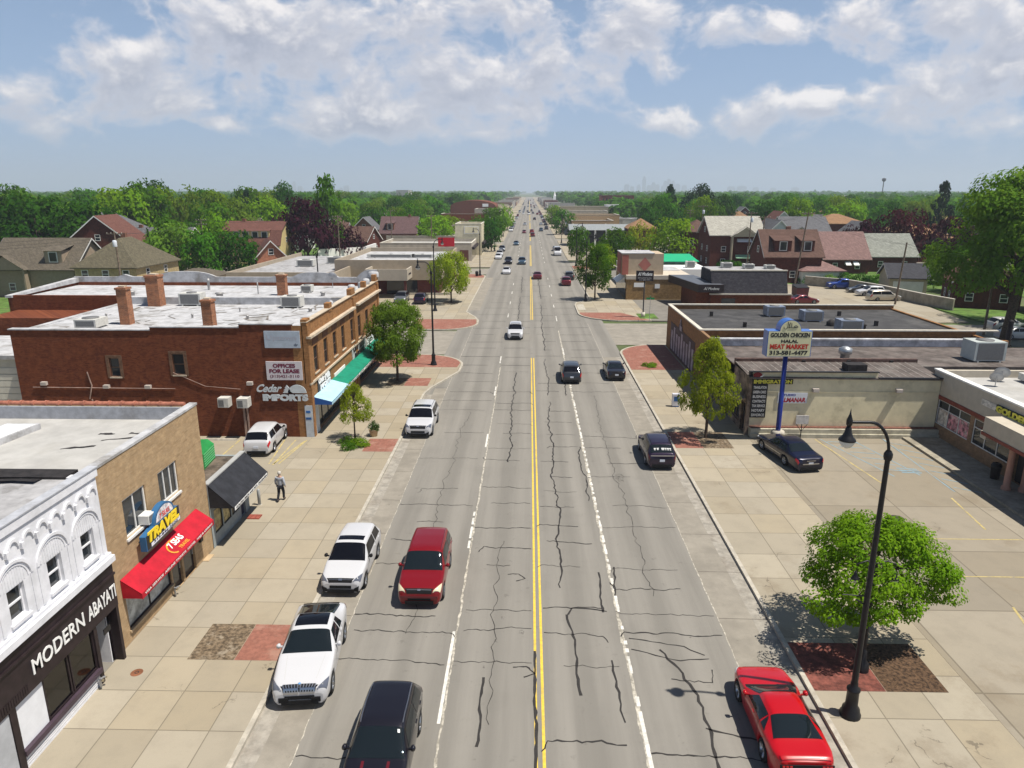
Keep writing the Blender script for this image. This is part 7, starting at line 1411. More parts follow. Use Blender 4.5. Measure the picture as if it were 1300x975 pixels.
# middle distance traffic
mid = [('saloon', 'dark red car driving away just past the crossing', 'sedan', 'maroon', 1.75, 144.8, 90),
 ('suv', 'red car parked at the far right kerb before the pair of trees', 'suv', 'maroon', 7.1, 134.5, 90), ('suv', 'dark grey wagon parked directly ahead of the red kerbside car', 'suv', 'darkgrey', 8.2, 143.5, 90),
 ('saloon', 'white saloon oncoming in the left lane beyond the concrete forecourt', 'sedan', 'white', -4.85, 153.8, -90), ('suv', 'black wagon oncoming close behind the white saloon', 'suv', 'black', -5.1, 175.5, -90), ('suv', 'dark blue wagon oncoming beside the black wagon', 'suv', 'steel', -1.7, 174.7, -90),
 ('saloon', 'white saloon parked frontmost of the left kerb pair up the road', 'sedan', 'white', -8.1, 188.8, -90), ('suv', 'white wagon parked right behind the frontmost kerb saloon', 'suv', 'white', -8.1, 196.5, -90), ('suv', 'dark purple wagon parked behind the two white kerbside cars', 'suv', 'grey', -8.1, 214, -90),
 ('saloon', 'teal blue saloon oncoming alone between the two traffic groups', 'sedan', 'steel', -4.3, 239, -90), ('van', 'white high roofed van parked at the right kerb', 'cargovan', 'white', 8.0, 199.5, -90), ('saloon', 'grey car parked behind the white high roofed van', 'sedan', 'grey', 8.0, 216, 90),
 ('suv', 'dark red wagon driving away in the left of the far lanes', 'suv', 'maroon', 1.4, 286, 90), ('suv', 'red wagon driving away just ahead of the dark red wagon', 'suv', 'red', 1.2, 310, 90), ('saloon', 'dark red saloon oncoming beside the two red wagons', 'sedan', 'maroon', -2.1, 309, -90),
 ('van', 'white van parked alone at the far left kerb', 'van', 'white', -8.2, 323, -90), ('saloon', 'silver saloon oncoming far up the inner left lane', 'sedan', 'silver', -2.2, 384, -90), ('suv', 'blue grey wagon driving away in the far right lane', 'suv', 'steel', 5.4, 325, 90), ('saloon', 'silver saloon driving away far up the right lane', 'sedan', 'silver', 6.3, 385, 90), ('suv', 'dark car parked far up the right kerb', 'suv', 'darkgrey', 8.1, 340, 90),
 ('suv', 'black wagon driving away far up beside the centre', 'suv', 'black', 3.4, 456, 90), ('van', 'white box van at the far junction in the road centre', 'cargovan', 'white', -.3, 558, -90)]
for n_, l_, k_, p_, x, y, h_ in mid:
    L_ = T[k_]['L']; C(n_, l_, 'car' if n_ != 'van' else 'van', k_, p_, x, y + L_ / 2, h_, lod=2 if y < 260 else 3, tint=True)
off = [('suv', 'silver blue wagon facing out beneath the pharmacy canopy', 'suv', 'grey', -20.4, 113.3, -90, .13), ('hatchback', 'brownish red car parked right of the silver blue wagon by the pharmacy', 'suv', 'plum', -17.2, 112.8, 90, .13), ('saloon', 'pale car half hidden by the dark leaved pavement tree', 'sedan', 'white', -18.6, 98.6, 100, .13),
 ('pickup', 'black pickup parked on the grass edge left of the taupe pharmacy', 'pickup', 'black', -60.5, 181, 2, .06), ('saloon', 'plum red car by the orange brick house', 'sedan', 'maroon', -52.5, 151, 10, .13),
 ('pickup', 'deep blue pickup truck parked beside the hip roofed garage', 'pickup', 'blue', 57.6, 131.6, 176, .1), ('saloon', 'dark car squeezed between the blue pickup and the white wagon', 'sedan', 'darkgrey', 58.6, 126.6, 178, .1), ('suv', 'white wagon with dark windows parked in the middle of the alley row', 'suv', 'white', 58.4, 122.6, 180, .1), ('minivan', 'silver beige minivan parked nearest in the alley row', 'van', 'beige', 57.9, 117.0, 2, .1),
 ('suv', 'dark maroon wagon parked behind the shingle roofed restaurant', 'suv', 'maroon', 44.3, 128.0, 90, .1), ('coupe', 'maroon car whose roof shows above the black roof edge', 'sedan', 'maroon', 43.6, 113.5, 5, .1), ('saloon', 'pale blue car in the alley lot behind the green canopy', 'sedan', 'silver', 44.0, 205, 0, .1), ('suv', 'grey wagon left of the pale blue car behind the green canopy', 'suv', 'grey', 36.5, 203, 0, .1),
 ('saloon', 'white saloon behind the big tree trunk at the right edge', 'sedan', 'white', 59.2, 86.0, 2, .09), ('suv', 'second white car just behind the white saloon at the right edge', 'suv', 'pearl', 61.5, 91.5, 2, .09), ('suv', 'dark vehicle under the hedge beside the sand gable house', 'suv', 'darkgrey', 52.5, 157, 20, .1),
 ('saloon', 'dark blue car at the left edge beyond the red brick building', 'sedan', 'navy', -47.5, 56.5, 0, .1), ('van', 'white van leftmost in the row behind the white store roof', 'van', 'white', -44.5, 212, 90, .1), ('suv', 'dark wagon second in the row behind the white store roof', 'suv', 'darkgrey', -40.5, 213, 90, .1), ('van', 'white van centre of the row behind the white store roof', 'van', 'white', -35.5, 213, 180, .1), ('van', 'white cargo van rightmost in the row behind the white store roof', 'cargovan', 'white', -30, 214, 180, .1), ('suv', 'maroon wagon between the pharmacy roof and the white wall', 'suv', 'maroon', -42, 196, 0, .1),
 ('saloon', 'blue parked car under the round trees behind the long beige building', 'sedan', 'blue', -36, 262, 0, .1), ('saloon', 'white parked car under the round trees behind the long beige building', 'sedan', 'white', -31, 262, 0, .1), ('suv', 'dark red parked wagon beside the cream building', 'suv', 'maroon', -25, 262, 0, .1), ('suv', 'black parked wagon under the round trees', 'suv', 'black', -41, 266, 0, .1)]
for n_, l_, k_, p_, x, y, h_, z_ in off: C(n_, l_, 'van' if n_ == 'van' else 'car', k_, p_, x, y, h_, z=z_, lod=2, tint=True)
# distant traffic, copied from a few finished cars
src = [C('far_car', 'small distant car in the traffic far up the road', 'car', k_, p_, x, y, h_, lod=3, tint=True, group='distant traffic far up the road') for k_, p_, x, y, h_ in (('sedan', 'white', -4.6, 575, -90), ('suv', 'grey', 3.1, 585, 90), ('suv', 'maroon', 6.2, 560, 90), ('sedan', 'black', -1.4, 640, -90), ('suv', 'silver', -4.8, 610, -90))]
rr = rng(5)
for i in range(46):
    y = 600 * (1.022 ** i) + rr.uniform(-5, 5); s = rr.choice(src); o = copy_tree(s); lane = rr.choice((-8.2, -4.7, -1.3, 2.1, 5.6, 8.6)); o.location = (lane, y, 0); o.rotation_euler = (0, 0, R(-90 if lane < 0 else 90))
for i in range(16):
    y = 345 + i * 14 + rr.uniform(-3, 3); o = copy_tree(rr.choice(src)); s_ = rr.choice((-1, 1)); o.location = (-8.2 if s_ < 0 else 8.7, y, 0); o.rotation_euler = (0, 0, R(90 * s_)); o['label'] = 'small distant car parked along the kerb far up the road'; o['group'] = 'cars parked along the far kerbs'
# ------------------------------------------------------------------ trees
def leaf_mesh(name, pts, nrm, size, seed, tone_base=None, aspect=.62):
    rs = np.random.RandomState(seed); n = len(pts)
    nrm = nrm / np.maximum(np.linalg.norm(nrm, axis=1, keepdims=True), 1e-6)
    a = rs.normal(size=(n, 3)); a -= nrm * (a * nrm).sum(1, keepdims=True); a /= np.maximum(np.linalg.norm(a, axis=1, keepdims=True), 1e-6); b = np.cross(nrm, a)
    s = (size * rs.uniform(.6, 1.35, n))[:, None]
    v = np.empty((n, 4, 3)); v[:, 0] = pts + a * s; v[:, 1] = pts + b * s * aspect; v[:, 2] = pts - a * s; v[:, 3] = pts - b * s * aspect + nrm * s * .25
    me = bpy.data.meshes.new(name); me.vertices.add(n * 4); me.vertices.foreach_set('co', v.reshape(-1).astype(np.float32))
    me.loops.add(n * 4); me.loops.foreach_set('vertex_index', np.arange(n * 4, dtype=np.int32)); me.polygons.add(n); me.polygons.foreach_set('loop_start', np.arange(0, n * 4, 4, dtype=np.int32)); me.polygons.foreach_set('loop_total', np.full(n, 4, dtype=np.int32))
    at = me.attributes.new('tone', 'FLOAT', 'FACE'); tone = rs.uniform(0, 1, n) if tone_base is None else np.clip(tone_base + rs.normal(0, .18, n), 0, 1); at.data.foreach_set('value', tone.astype(np.float32))
    me.update(calc_edges=True); return me
def crown(name, seed, shape='round', n_cl=40, per=60, leaf=.035, fill=.32):
    """unit crown: radius 1 sideways, from z=0 to z=1 (scaled afterwards). Leaves gather in clumps at branch ends."""
    rs = np.random.RandomState(seed); P_, N_, T_ = [], [], []; cl = []
    for i in range(n_cl):
        th = rs.uniform(0, 2 * PI); zz = rs.uniform(.03, 1) ; u = rs.uniform(.45, 1) ** .6
        if shape == 'round': rad = math.sqrt(max(.02, 1 - (2 * zz - .92) ** 2 / 1.2)); 
        elif shape == 'cone': rad = 1.05 * (1 - zz) ** .8 + .06; u = rs.uniform(.55, 1)
        elif shape == 'upright': rad = min(1, (1.12 - zz) * 1.45) * min(1, .55 + zz * 2.2)
        elif shape == 'umbrella': rad = math.sqrt(max(.02, 1 - (zz - .25) ** 2 / .62)); 
        else: rad = 1
        lump = 1 + .20 * math.sin(3 * th + seed) + .12 * math.sin(5 * th + zz * 6 + seed)
        r_0 = rad * u * lump * .86; cr = fill * rs.uniform(.55, 1.15) * {'cone': .6, 'upright': .72}.get(shape, 1)
        cl.append((r_0 * math.cos(th), r_0 * math.sin(th), zz * .90 + .03, cr, rs.uniform(.15, .85)))
    asp = .62
    for (cx, cy, cz, cr, tn) in cl:
        k = max(8, int(per * (cr / fill) ** 2)); d = rs.normal(size=(k, 3)); d /= np.linalg.norm(d, axis=1, keepdims=True); rr_ = rs.uniform(.35, 1, k) ** .45
        flat = np.array([1, 1, .62 if shape != 'cone' else .35])
        p = np.array([cx, cy, cz]) + d * rr_[:, None] * cr * flat; out = d * .75 + np.array([cx * .4, cy * .4, .85]) + rs.normal(0, .35, (k, 3))
        P_.append(p); N_.append(out); T_.append(np.full(k, tn))
    return leaf_mesh(name, np.concatenate(P_), np.concatenate(N_), leaf, seed + 1, np.concatenate(T_)), cl
LG = dict(mid=LEAF('leaf_mid', (.030, .095, .006), (.085, .195, .013)), bright=LEAF('leaf_bright', (.080, .175, .008), (.19, .30, .015), .4), dark=LEAF('leaf_dark', (.013, .052, .005), (.042, .115, .010)), fresh=LEAF('leaf_fresh', (.13, .21, .010), (.31, .38, .03), .42), purple=LEAF('leaf_purple', (.022, .006, .010), (.060, .014, .022), .2), pine=LEAF('leaf_pine', (.010, .030, .012), (.022, .055, .020), .15), olive=LEAF('leaf_olive', (.060, .125, .012), (.165, .25, .03), .42), ylw=LEAF('leaf_yellowgreen', (.15, .21, .012), (.26, .30, .02), .4))
mbark = M('bark', (.085, .06, .042), .95, .3, 6, .6, 25)
PROTO = {}
def crown_mesh(shape, variant, lod, leafmat):
    key = (shape, variant, lod, leafmat)
    if key not in PROTO:
        n_cl, per, lf, fl = {0: (170, 210, .0215, .19), 1: (80, 170, .030, .28), 2: (46, 60, .058, .34), 3: (30, 26, .10, .40)}[lod]
        if shape == 'cone': n_cl = int(n_cl * 1.8); fl *= .85
        me, cl = crown('crown', 100 * variant + {'round': 1, 'cone': 2, 'upright': 3, 'umbrella': 4}[shape] + lod * 7, shape, n_cl, per, lf, fl); me.materials.append(LG[leafmat]); PROTO[key] = (me, cl)
    return PROTO[key]
def tree(label, x, y, h_, rad, z0=0.0, crown_base=.28, shape='round', leaf='mid', lod=2, variant=1, rz=None, group=None, name='tree', ry=1.0, trunk_r=None, cat='tree', lean=(0, 0), trunk_bottom=None):
    t = thing(name, label, cat, (x, y, z0), rz if rz is not None else (x * 7.3 + y * 3.1) % 6.28, group)
    me, cl = crown_mesh(shape, variant, lod, leaf); cb = h_ * crown_base; ch = h_ - cb
    o = bpy.data.objects.new('crown', me); COL.objects.link(o); o.parent = t; o.location = (lean[0], lean[1], cb); o.scale = (rad, rad * ry, ch)
    key = ('trunk', me.name, lod, round(crown_base, 2)) if lod >= 2 else None
    m = MB(); tr = trunk_r or max(.05, rad * .045)
    if key and key in PROTO: tm_ = PROTO[key]; to = bpy.data.objects.new('trunk', tm_); COL.objects.link(to); to.parent = t; to.scale = (rad, rad, h_); return t
    if key:
        m.tube([(0, 0, 0), (.01, 0, crown_base), (0, 0, crown_base + (1 - crown_base) * .7)], [.055, .04, .012], 7)
        for c_ in cl[:8]: m.tube([(0, 0, crown_base * .9 + .05), (c_[0] * .5, c_[1] * .5, crown_base + (1 - crown_base) * c_[2] * .7), (c_[0], c_[1], crown_base + (1 - crown_base) * c_[2])], [.022, .014, .005], 5)
        to = m.build('trunk', mbark, t, local=True); to.scale = (rad, rad, h_); PROTO[key] = to.data; return t
    m.lathe([(tr * 1.7, -.05), (tr * 1.15, .15), (tr, .5)], n=12); m.tube([(0, 0, .4), (lean[0] * .4, lean[1] * .4, cb), (lean[0], lean[1], cb + ch * .75)], [tr, tr * .85, tr * .2], 10)
    for c_ in cl[:34]:
        zz = cb + ch * c_[2]; zs = max(cb * .85, min(zz - .25 * rad, cb + ch * .55)); m.tube([(lean[0] * .6, lean[1] * .6, zs), (lean[0] + c_[0] * rad * .5, lean[1] + c_[1] * rad * .5, (zs + zz) / 2 + .08 * ch), (lean[0] + c_[0] * rad, lean[1] + c_[1] * rad * ry, zz)], [tr * .45, tr * .28, tr * .07], 6)
    m.build('trunk', mbark, t, local=True); return t
# near street trees
tree('wide bright green tree with low round crown by the tall lamp at the lower right', 13.35, 24.9, 5.3, 3.0, .13, .34, 'umbrella', 'bright', 0, 1, ry=.85, trunk_r=.10, rz=.4)
tree('light green upright street tree on the right pavement before the cream building', 12.85, 48.8, 7.5, 2.35, .13, .22, 'upright', 'fresh', 0, 2, trunk_r=.11, rz=1.0)
tree('dark green round street tree beside the curving lamp on the left brick corner', -12.25, 64.2, 7.6, 3.0, .13, .26, 'round', 'olive', 0, 3, trunk_r=.12, rz=2.0)
tree('small fresh green sapling in front of the blue awning with bushes below', -12.4, 47.9, 4.25, 1.35, .13, .30, 'upright', 'fresh', 1, 4, trunk_r=.06, rz=0)
tree('fresh green street tree on the concrete forecourt near the pharmacy', -12.4, 113, 7.9, 3.5, .13, .22, 'round', 'fresh', 1, 5, trunk_r=.13, rz=0)
tree('dark green street tree at the right kerb in front of the diamond tower building', 10.9, 117, 8.9, 3.1, .13, .26, 'round', 'mid', 1, 6, trunk_r=.13, rz=0)
tree('huge spreading tree with thick dark trunk at the right picture edge', 55.4, 82.5, 20.0, 9.2, 0, .30, 'umbrella', 'olive', 0, 7, trunk_r=.55, rz=.3, lean=(1.5, 0))
tree('fine leaved tall tree behind the big tree, cut by the right edge', 69, 95, 17, 6.5, 0, .3, 'round', 'olive', 1, 8)
# individually placed background trees: (label, x, y, h, r, shape, leaf)
B = [('tall bright green tree rising highest left of centre', -55, 197, 21.5, 6.5, 'upright', 'mid', .18), ('deep purple leaved tree behind the light pole left of centre', -56, 181, 14.8, 7.4, 'round', 'purple', .1), ('low purple leaved tree at the foot of the tall bright tree', -50, 186, 9.5, 6.0, 'round', 'purple', .08),
 ('round dark green tree just right of the orange brick house', -61.5, 150, 9.3, 5.2, 'round', 'dark', .12), ('mid green round tree hiding the left side of the orange brick house', -67, 146, 9, 5.0, 'round', 'mid', .1), ('round green tree behind the roof garage', -74, 150, 10.5, 5.5, 'round', 'olive', .12), ('leafy green tree between olive hip roof and garage', -79, 158, 11, 5.8, 'round', 'mid', .12), ('bushy tree left of the gambrel house', -76, 176, 12, 5.5, 'round', 'bright', .15),
 ('big dark tree behind the dormer house, leftmost of its clump', -116, 168, 16, 9, 'round', 'dark', .12), ('big dark tree behind the dormer house, right of its clump', -101, 164, 14.5, 8, 'round', 'dark', .12), ('big dark tree at the left edge behind the tan house', -126, 176, 16.5, 9, 'round', 'dark', .12),
 ('tall dark spruce in the left tree line', -104, 268, 18.5, 4.6, 'cone', 'pine', .05), ('second dark spruce beside the tall spruce on the left', -98, 262, 16, 4.5, 'cone', 'pine', .05), ('tall flat topped pine above the left tree line', -101, 300, 20, 5.5, 'umbrella', 'dark', .4),
 ('large round tree above the red gable house on the left', -110, 205, 18, 9, 'round', 'mid', .1), ('large round bluish tree on the left skyline above the red gable house', -150, 290, 21, 10, 'round', 'dark', .1),
 ('pair tree with round crown behind the long beige building, left one', -27, 250, 8.8, 6.5, 'round', 'bright', .15), ('pair tree with round crown behind the long beige building, right one', -18.5, 246, 9.0, 6.0, 'round', 'mid', .15), ('round green tree right of the purple roofed house', -30.5, 228, 10, 6.4, 'round', 'bright', .15), 
 ('dark round street tree beside the cream building end', -11.2, 214, 8.8, 3.8, 'round', 'dark', .15), ('round street tree behind the cream building at the left kerb', -12, 232, 9.5, 4.6, 'round', 'mid', .15), ('large round tree over the left pavement before the far shops', -14, 292, 10.5, 6.6, 'round', 'mid', .12), ('bright tree just beyond the large round left pavement tree', -13, 330, 11, 6, 'round', 'bright', .12),
 ('tall dark spruce standing highest right of centre', 63, 330, 21, 6.0, 'cone', 'pine', .04), ('wide dark pine right of the tallest spruce', 76, 330, 19.5, 7.5, 'umbrella', 'pine', .25), ('dark pine between the tallest spruce and the sand gable house', 70, 318, 15, 7, 'round', 'pine', .1), ('dark tree right of the wide dark pine', 87, 335, 15, 8, 'round', 'dark', .1),
 ('bright yellow green tree in the middle of the right tree clump', 30, 196, 9, 4.6, 'round', 'ylw', .1), ('large round green tree behind the diamond tower building', 37, 188, 10.5, 6.5, 'round', 'bright', .08), ('round green tree right of the large round clump tree', 43, 196, 9.5, 5.0, 'round', 'mid', .08), ('dark green tree right at the pavement side of the clump', 22, 186, 8, 4.5, 'round', 'mid', .1), ('low bright green tree left of the diamond tower', 15.3, 150, 6.2, 3.8, 'round', 'bright', .12), ('dark tree behind the low bright tree near the right pavement', 19, 164, 7, 4.2, 'round', 'dark', .1),
 ('slim street tree beside the curved lamp far up the right pavement', 12.2, 182, 8.8, 3.0, 'round', 'mid', .2), ('round street tree on the right pavement before the yard building', 14, 300, 9.5, 5.2, 'round', 'mid', .12), ('round street tree far up the right pavement', 13.5, 395, 10, 5, 'round', 'bright', .12), ('tall green tree behind the round clump on the right', 52, 290, 15.5, 7, 'round', 'mid', .1), ('wide green tree left of the tallest spruce', 45, 262, 14, 7.5, 'round', 'dark', .1),
 ('dark red leaved tree behind the grey green roof, left one', 92.5, 180, 13, 6.5, 'round', 'purple', .1), ('dark red leaved tree behind the grey green roof, right one', 101, 176, 10.5, 5.2, 'round', 'purple', .1), ('dark purple tree left of the brown hip roof house', 86, 186, 10, 5, 'round', 'purple', .1),
 ('bright green tree behind the twin gable house, left one', 98, 268, 14, 7, 'round', 'bright', .1), ('bright green tree behind the flat orange house, right one', 116, 268, 13.5, 8, 'round', 'bright', .1), ('round dark tree above the small red gable house', 84, 262, 14, 6.5, 'round', 'dark', .1), ('layered tall pine standing above the right tree line', 146, 262, 21.5, 5.2, 'cone', 'pine', .15),
 ('large dark tree below the layered pine', 150, 240, 14, 8, 'round', 'dark', .1), ('large green tree right of the layered pine', 176, 262, 16, 10, 'round', 'mid', .1), ('bushy tree behind the dark roof garage', 80, 140, 5.5, 4.2, 'round', 'bright', .08), ('small bushy tree against the long red house', 90, 118, 7, 4.5, 'round', 'dark', .1), ('slim dark conifer in front of the sand gable house', 51, 163.5, 7, 1.4, 'cone', 'dark', .03), ('leafy bush tree behind the long red house', 77, 128, 8, 4.5, 'round', 'mid', .1), ('mid green tree just left of the big right tree', 97, 150, 11, 6.5, 'round', 'mid', .1)]
for i, (lb, x, y, h_, r0, sh_, lf, cb) in enumerate(B): tree(lb, x, y, h_, r0, 0, cb, sh_, lf, 2 if y > 140 else 1, 10 + i % 5)
# filler trees over the house plots, grouped by where they stand
rr = rng(77); houses_xy = [(o.location.x, o.location.y) for o in COL.objects if o.get('category') in ('house', 'garage', 'building', 'shop', 'hotel', 'restaurant')]
def free(x, y, d_): return all((x - a) ** 2 + (y - b) ** 2 > d_ * d_ for a, b in houses_xy)
zones = [('dense green tree in the nearer left tree line behind the houses', 'trees of the nearer left tree line', -260, -84, 195, 330, 60, 10, 18.5), ('green tree in the left tree line between houses and purple tree', 'trees of the middle left tree line', -80, -44, 230, 380, 26, 9, 14.5),
 ('green tree of the right tree line behind the gabled houses', 'trees of the right tree line', 66, 240, 262, 380, 48, 10, 15.5), ('green tree far left of the road, beyond the first tree line', 'trees far left of the road', -330, -48, 385, 620, 62, 10, 17), ('green tree far right of the road, beyond the first tree line', 'trees far right of the road', 52, 360, 390, 640, 60, 9, 16),
 ('green tree beyond the lawn at the right picture edge', 'trees at the right edge', 104, 190, 120, 230, 9, 8, 12), ('dark leafy tree at the far left picture edge', 'trees at the far left edge', -175, -118, 120, 190, 9, 11, 15.5)]
far_specs = []
for lb, gp, x0, x1, y0, y1, n_, h0, h1 in zones:
    k = 0; tries = 0
    while k < n_ and tries < n_ * 12:
        tries += 1; x, y = rr.uniform(x0, x1), rr.uniform(y0, y1)
        if abs(x) > y * .82 + 12 or not free(x, y, 8.5): continue
        hh = rr.uniform(h0, h1) ; tree(lb, x, y, hh, hh * rr.uniform(.42, .58), 0, .1, 'round', rr.choice(('mid', 'mid', 'dark', 'bright', 'olive', 'mid')), 2, 10 + rr.randrange(5), group=gp); k += 1
# beyond: the wood that reads as one mass (one object), built from many small crowns
rs = np.random.RandomState(9); pts, nr, tn, sz = [], [], [], []
def mass(n, y0, y1, xl, per, leaf, h0, h1):
    for i in range(n):
        y = y0 * (y1 / y0) ** rs.uniform(0, 1); x = rs.uniform(-.8, .8) * y
        if abs(x) < xl + 8 or not free(x, y, 10): continue
        if 320 < x < 720 and 980 < y < 1260: continue
        hh = rs.uniform(h0, h1); r0 = hh * rs.uniform(.45, .7); d = rs.normal(size=(per, 3)); d /= np.linalg.norm(d, axis=1, keepdims=True); d[:, 2] = np.abs(d[:, 2]) * 1.0 - .15
        lump = 1 + .22 * np.sin(d[:, :1] * 5 + i) * np.cos(d[:, 1:2] * 4 + i * 2); q = d * lump * rs.uniform(.75, 1.0, (per, 1))
        pts.append(np.stack([x + q[:, 0] * r0, y + q[:, 1] * r0, hh * .42 + q[:, 2] * hh * .56], 1)); nr.append(d + rs.normal(0, .45, (per, 3)) + np.array([0, 0, .3])); tn.append(np.full(per, rs.uniform(0, 1))); sz.append(np.full(per, leaf * r0))
mass(1000, 400, 900, 45, 150, .26, 9, 15.5); mass(2200, 850, 2600, 34, 80, .34, 10, 18); mass(2600, 2400, 8800, 25, 34, .55, 12, 21)
me = leaf_mesh('woodland', np.concatenate(pts), np.concatenate(nr), 1.0, 5, np.concatenate(tn), .7) if False else None
P_ = np.concatenate(pts); N_ = np.concatenate(nr); T_ = np.concatenate(tn); S_ = np.concatenate(sz)
def leaf_mesh_sized(name, p, n_, s, tone):
    rs2 = np.random.RandomState(3); n_ = n_ / np.linalg.norm(n_, axis=1, keepdims=True); k = len(p); a = rs2.normal(size=(k, 3)); a -= n_ * (a * n_).sum(1, keepdims=True); a /= np.linalg.norm(a, axis=1, keepdims=True); b = np.cross(n_, a); s = (s * rs2.uniform(.6, 1.2, k))[:, None]
    v = np.stack([p + a * s, p + b * s * .7, p - a * s, p - b * s * .7], 1); me = bpy.data.meshes.new(name); me.vertices.add(k * 4); me.vertices.foreach_set('co', v.reshape(-1).astype(np.float32)); me.loops.add(k * 4); me.loops.foreach_set('vertex_index', np.arange(k * 4, dtype=np.int32)); me.polygons.add(k); me.polygons.foreach_set('loop_start', np.arange(0, k * 4, 4, dtype=np.int32)); me.polygons.foreach_set('loop_total', np.full(k, 4, dtype=np.int32))
    at = me.attributes.new('tone', 'FLOAT', 'FACE'); at.data.foreach_set('value', np.clip(tone + rs2.normal(0, .12, k), 0, 1).astype(np.float32)); me.update(calc_edges=True); return me
me = leaf_mesh_sized('far_woodland', P_, N_, S_, T_); me.materials.append(LG['mid']); o = bpy.data.objects.new('far_woodland', me); COL.objects.link(o); tag(o, 'far off wooded suburb fading into the horizon haze', 'woodland', kind='stuff')
# bushes and low planting
def bush(label, x, y, r0, h_, z0=.13, leaf='mid', v=11, name='bush', ry=1, group=None):
    t = thing(name, label, 'bush', (x, y, z0), 0, group); me, cl = crown_mesh('round', v, 2, leaf); o = bpy.data.objects.new('foliage', me); COL.objects.link(o); o.parent = t; o.scale = (r0, r0 * ry, h_); o.location = (0, 0, -.05); m = MB(); [m.tube([(0, 0, 0), (c[0] * r0 * .6, c[1] * r0 * .6, h_ * .7)], .012, 4) for c in cl[:5]]; m.build('stem', mbark, t, local=True); return t
bush('low leafy bush at the foot of the small sapling, left one', -12.7, 46.9, .75, .55, leaf='mid', v=12); bush('low leafy bush at the foot of the small sapling, right one', -11.9, 46.6, .8, .5, leaf='bright', v=13); bush('low leafy bush nearest the kerb pad below the sapling', -12.4, 45.9, .6, .45, leaf='mid', v=14)
tpot = thing('planter', 'round clay planter holding a small shrub behind the sapling', 'planter', (-11.2, 48.6, .13)); m = MB(); m.lathe([(0, 0), (.25, 0), (.34, .5), (.36, .52), (.3, .5), (0, .48)], n=14); m.build('pot', mtanp, tpot, local=True); me_, _ = crown_mesh('round', 12, 2, 'dark'); o = bpy.data.objects.new('shrub', me_); COL.objects.link(o); o.parent = tpot; o.scale = (.42, .42, .7); o.location = (0, 0, .42)
for i, (x, y, r0) in enumerate(((12.0, 70.6, .5), (12.7, 70.9, .45), (12.4, 70.1, .5))): bush('small green tuft on the right brick corner pad', x, y, r0, .38, leaf='bright', v=11 + i, group='tufts on the right corner pad')
bush('dark hedge in front of the sand gable house', 45.0, 164.4, 2.6, 2.2, .05, 'dark', 13, 'hedge', .5); bush('round shrub beside the hedge of the sand gable house', 47.6, 164.0, 1.6, 1.9, .05, 'mid', 12)
bush('bright young bush in front of the white sided garage', 57.4, 137.2, 1.5, 2.0, .05, 'bright', 12); bush('weedy bush beside the alley pole near the hip garage', 53.4, 139.4, 1.4, 1.6, .05, 'mid', 13)
for i in range(5): bush('overgrown hedge between the blue pickup and the red houses', 61 + i * 2.6, 139 - i * 1.4, 2.0, 2.2, .05, ('mid', 'dark')[i % 2], 11 + i % 4, 'hedge', group='hedge row behind the blue pickup')
bush('round bush on the roof edge end behind the shingle restaurant', 47.8, 150, 2.0, 2.2, .05, 'bright', 14)
# ------------------------------------------------------------------ street furniture
def bell_lamp(t, x, y, z, s=1.0, par=None):
    m = MB(); m.lathe([(.02, .62), (.05, .42), (.10, .40), (.14, .30), (.17, .10), (.26, -.10), (.38, -.22), (.40, -.30), (.37, -.30)], (0, 0, 0), 18); s *= .64; h_ = m.build('lamp_shade', mblack, t, local=True); h_.location = (x, y, z + .24 * (s > .5)); h_.scale = (s, s, s)
    m = MB(); m.lathe([(.36, -.30), (.33, -.45), (.22, -.60), (.08, -.68), (0, -.70)], (0, 0, 0), 16); g = m.build('globe', M('lamp_glass', (.62, .62, .58), .25, 0), h_, local=True)
def tall_lamp(label, x, y, z=.13, arm=-1, H_=9.4, second=False, rz=0, group=None):
    t = thing('street_lamp', label, 'street lamp', (x, y, z), rz, group); m = MB()
    m.lathe([(.34, 0), (.34, .10), (.30, .16), (.28, .30), (.20, .42), (.19, .95), (.22, 1.0), (.22, 1.06), (.13, 1.14), (.115, 1.3)], n=16); m.build('base', mblack, t, local=True)
    m = MB(); m.tube([(0, 0, 1.1), (0, 0, H_)], [.105, .075], 12); m.lathe([(.11, H_ - .15), (.13, H_ - .05), (.13, H_ + .05), (.08, H_ + .15)], n=12); m.build('pole', mblack, t, local=True)
    m = MB(); pts = [(arm * .68 * (1 - math.cos(R(a))), 0, H_ + 1.05 * math.sin(R(a))) for a in range(0, 91, 10)] + [(arm * 1.25, 0, H_ + 1.05)]; m.tube(pts, .05, 8); m.lathe([(0, H_ + 1.5), (.03, H_ + 1.3), (.09, H_ + 1.12), (.09, H_ + .98), (.04, H_ + .9)], (arm * 1.3, 0, 0), 12); a_ = m.build('arm', mblack, t, local=True); bell_lamp(a_, arm * 1.3, 0, H_ + .42)
    if second:
        m = MB(); m.tube([(0, 0, 4.55), (-.8, 0, 4.6)], .02, 6); m.tube([(0, 0, 4.2), (-.35, -.05, 4.45)], .03, 6); m.build('bracket', mblack, t, local=True)
    return t
tall_lamp('tallest black street lamp with a bell shade in the right foreground', 11.0, 20.6, second=True)
t = thing('street_lamp', 'shorter black double bell lamp half hidden inside the bright foreground tree', 'street lamp', (12.45, 23.0, .13)); m = MB(); m.lathe([(.26, 0), (.24, .3), (.14, .42), (.12, .8), (.07, .9)], n=14); m.tube([(0, 0, .8), (0, 0, 4.4)], [.07, .05], 10); m.build('pole', mblack, t, local=True)
for s in (-1, 1): m = MB(); m.tube([(0, 0, 4.3), (s * .35, 0, 4.5), (s * .7, 0, 4.35)], .03, 6); a_ = m.build('arm', mblack, t, local=True); bell_lamp(a_, s * .7, 0, 3.9, .62)
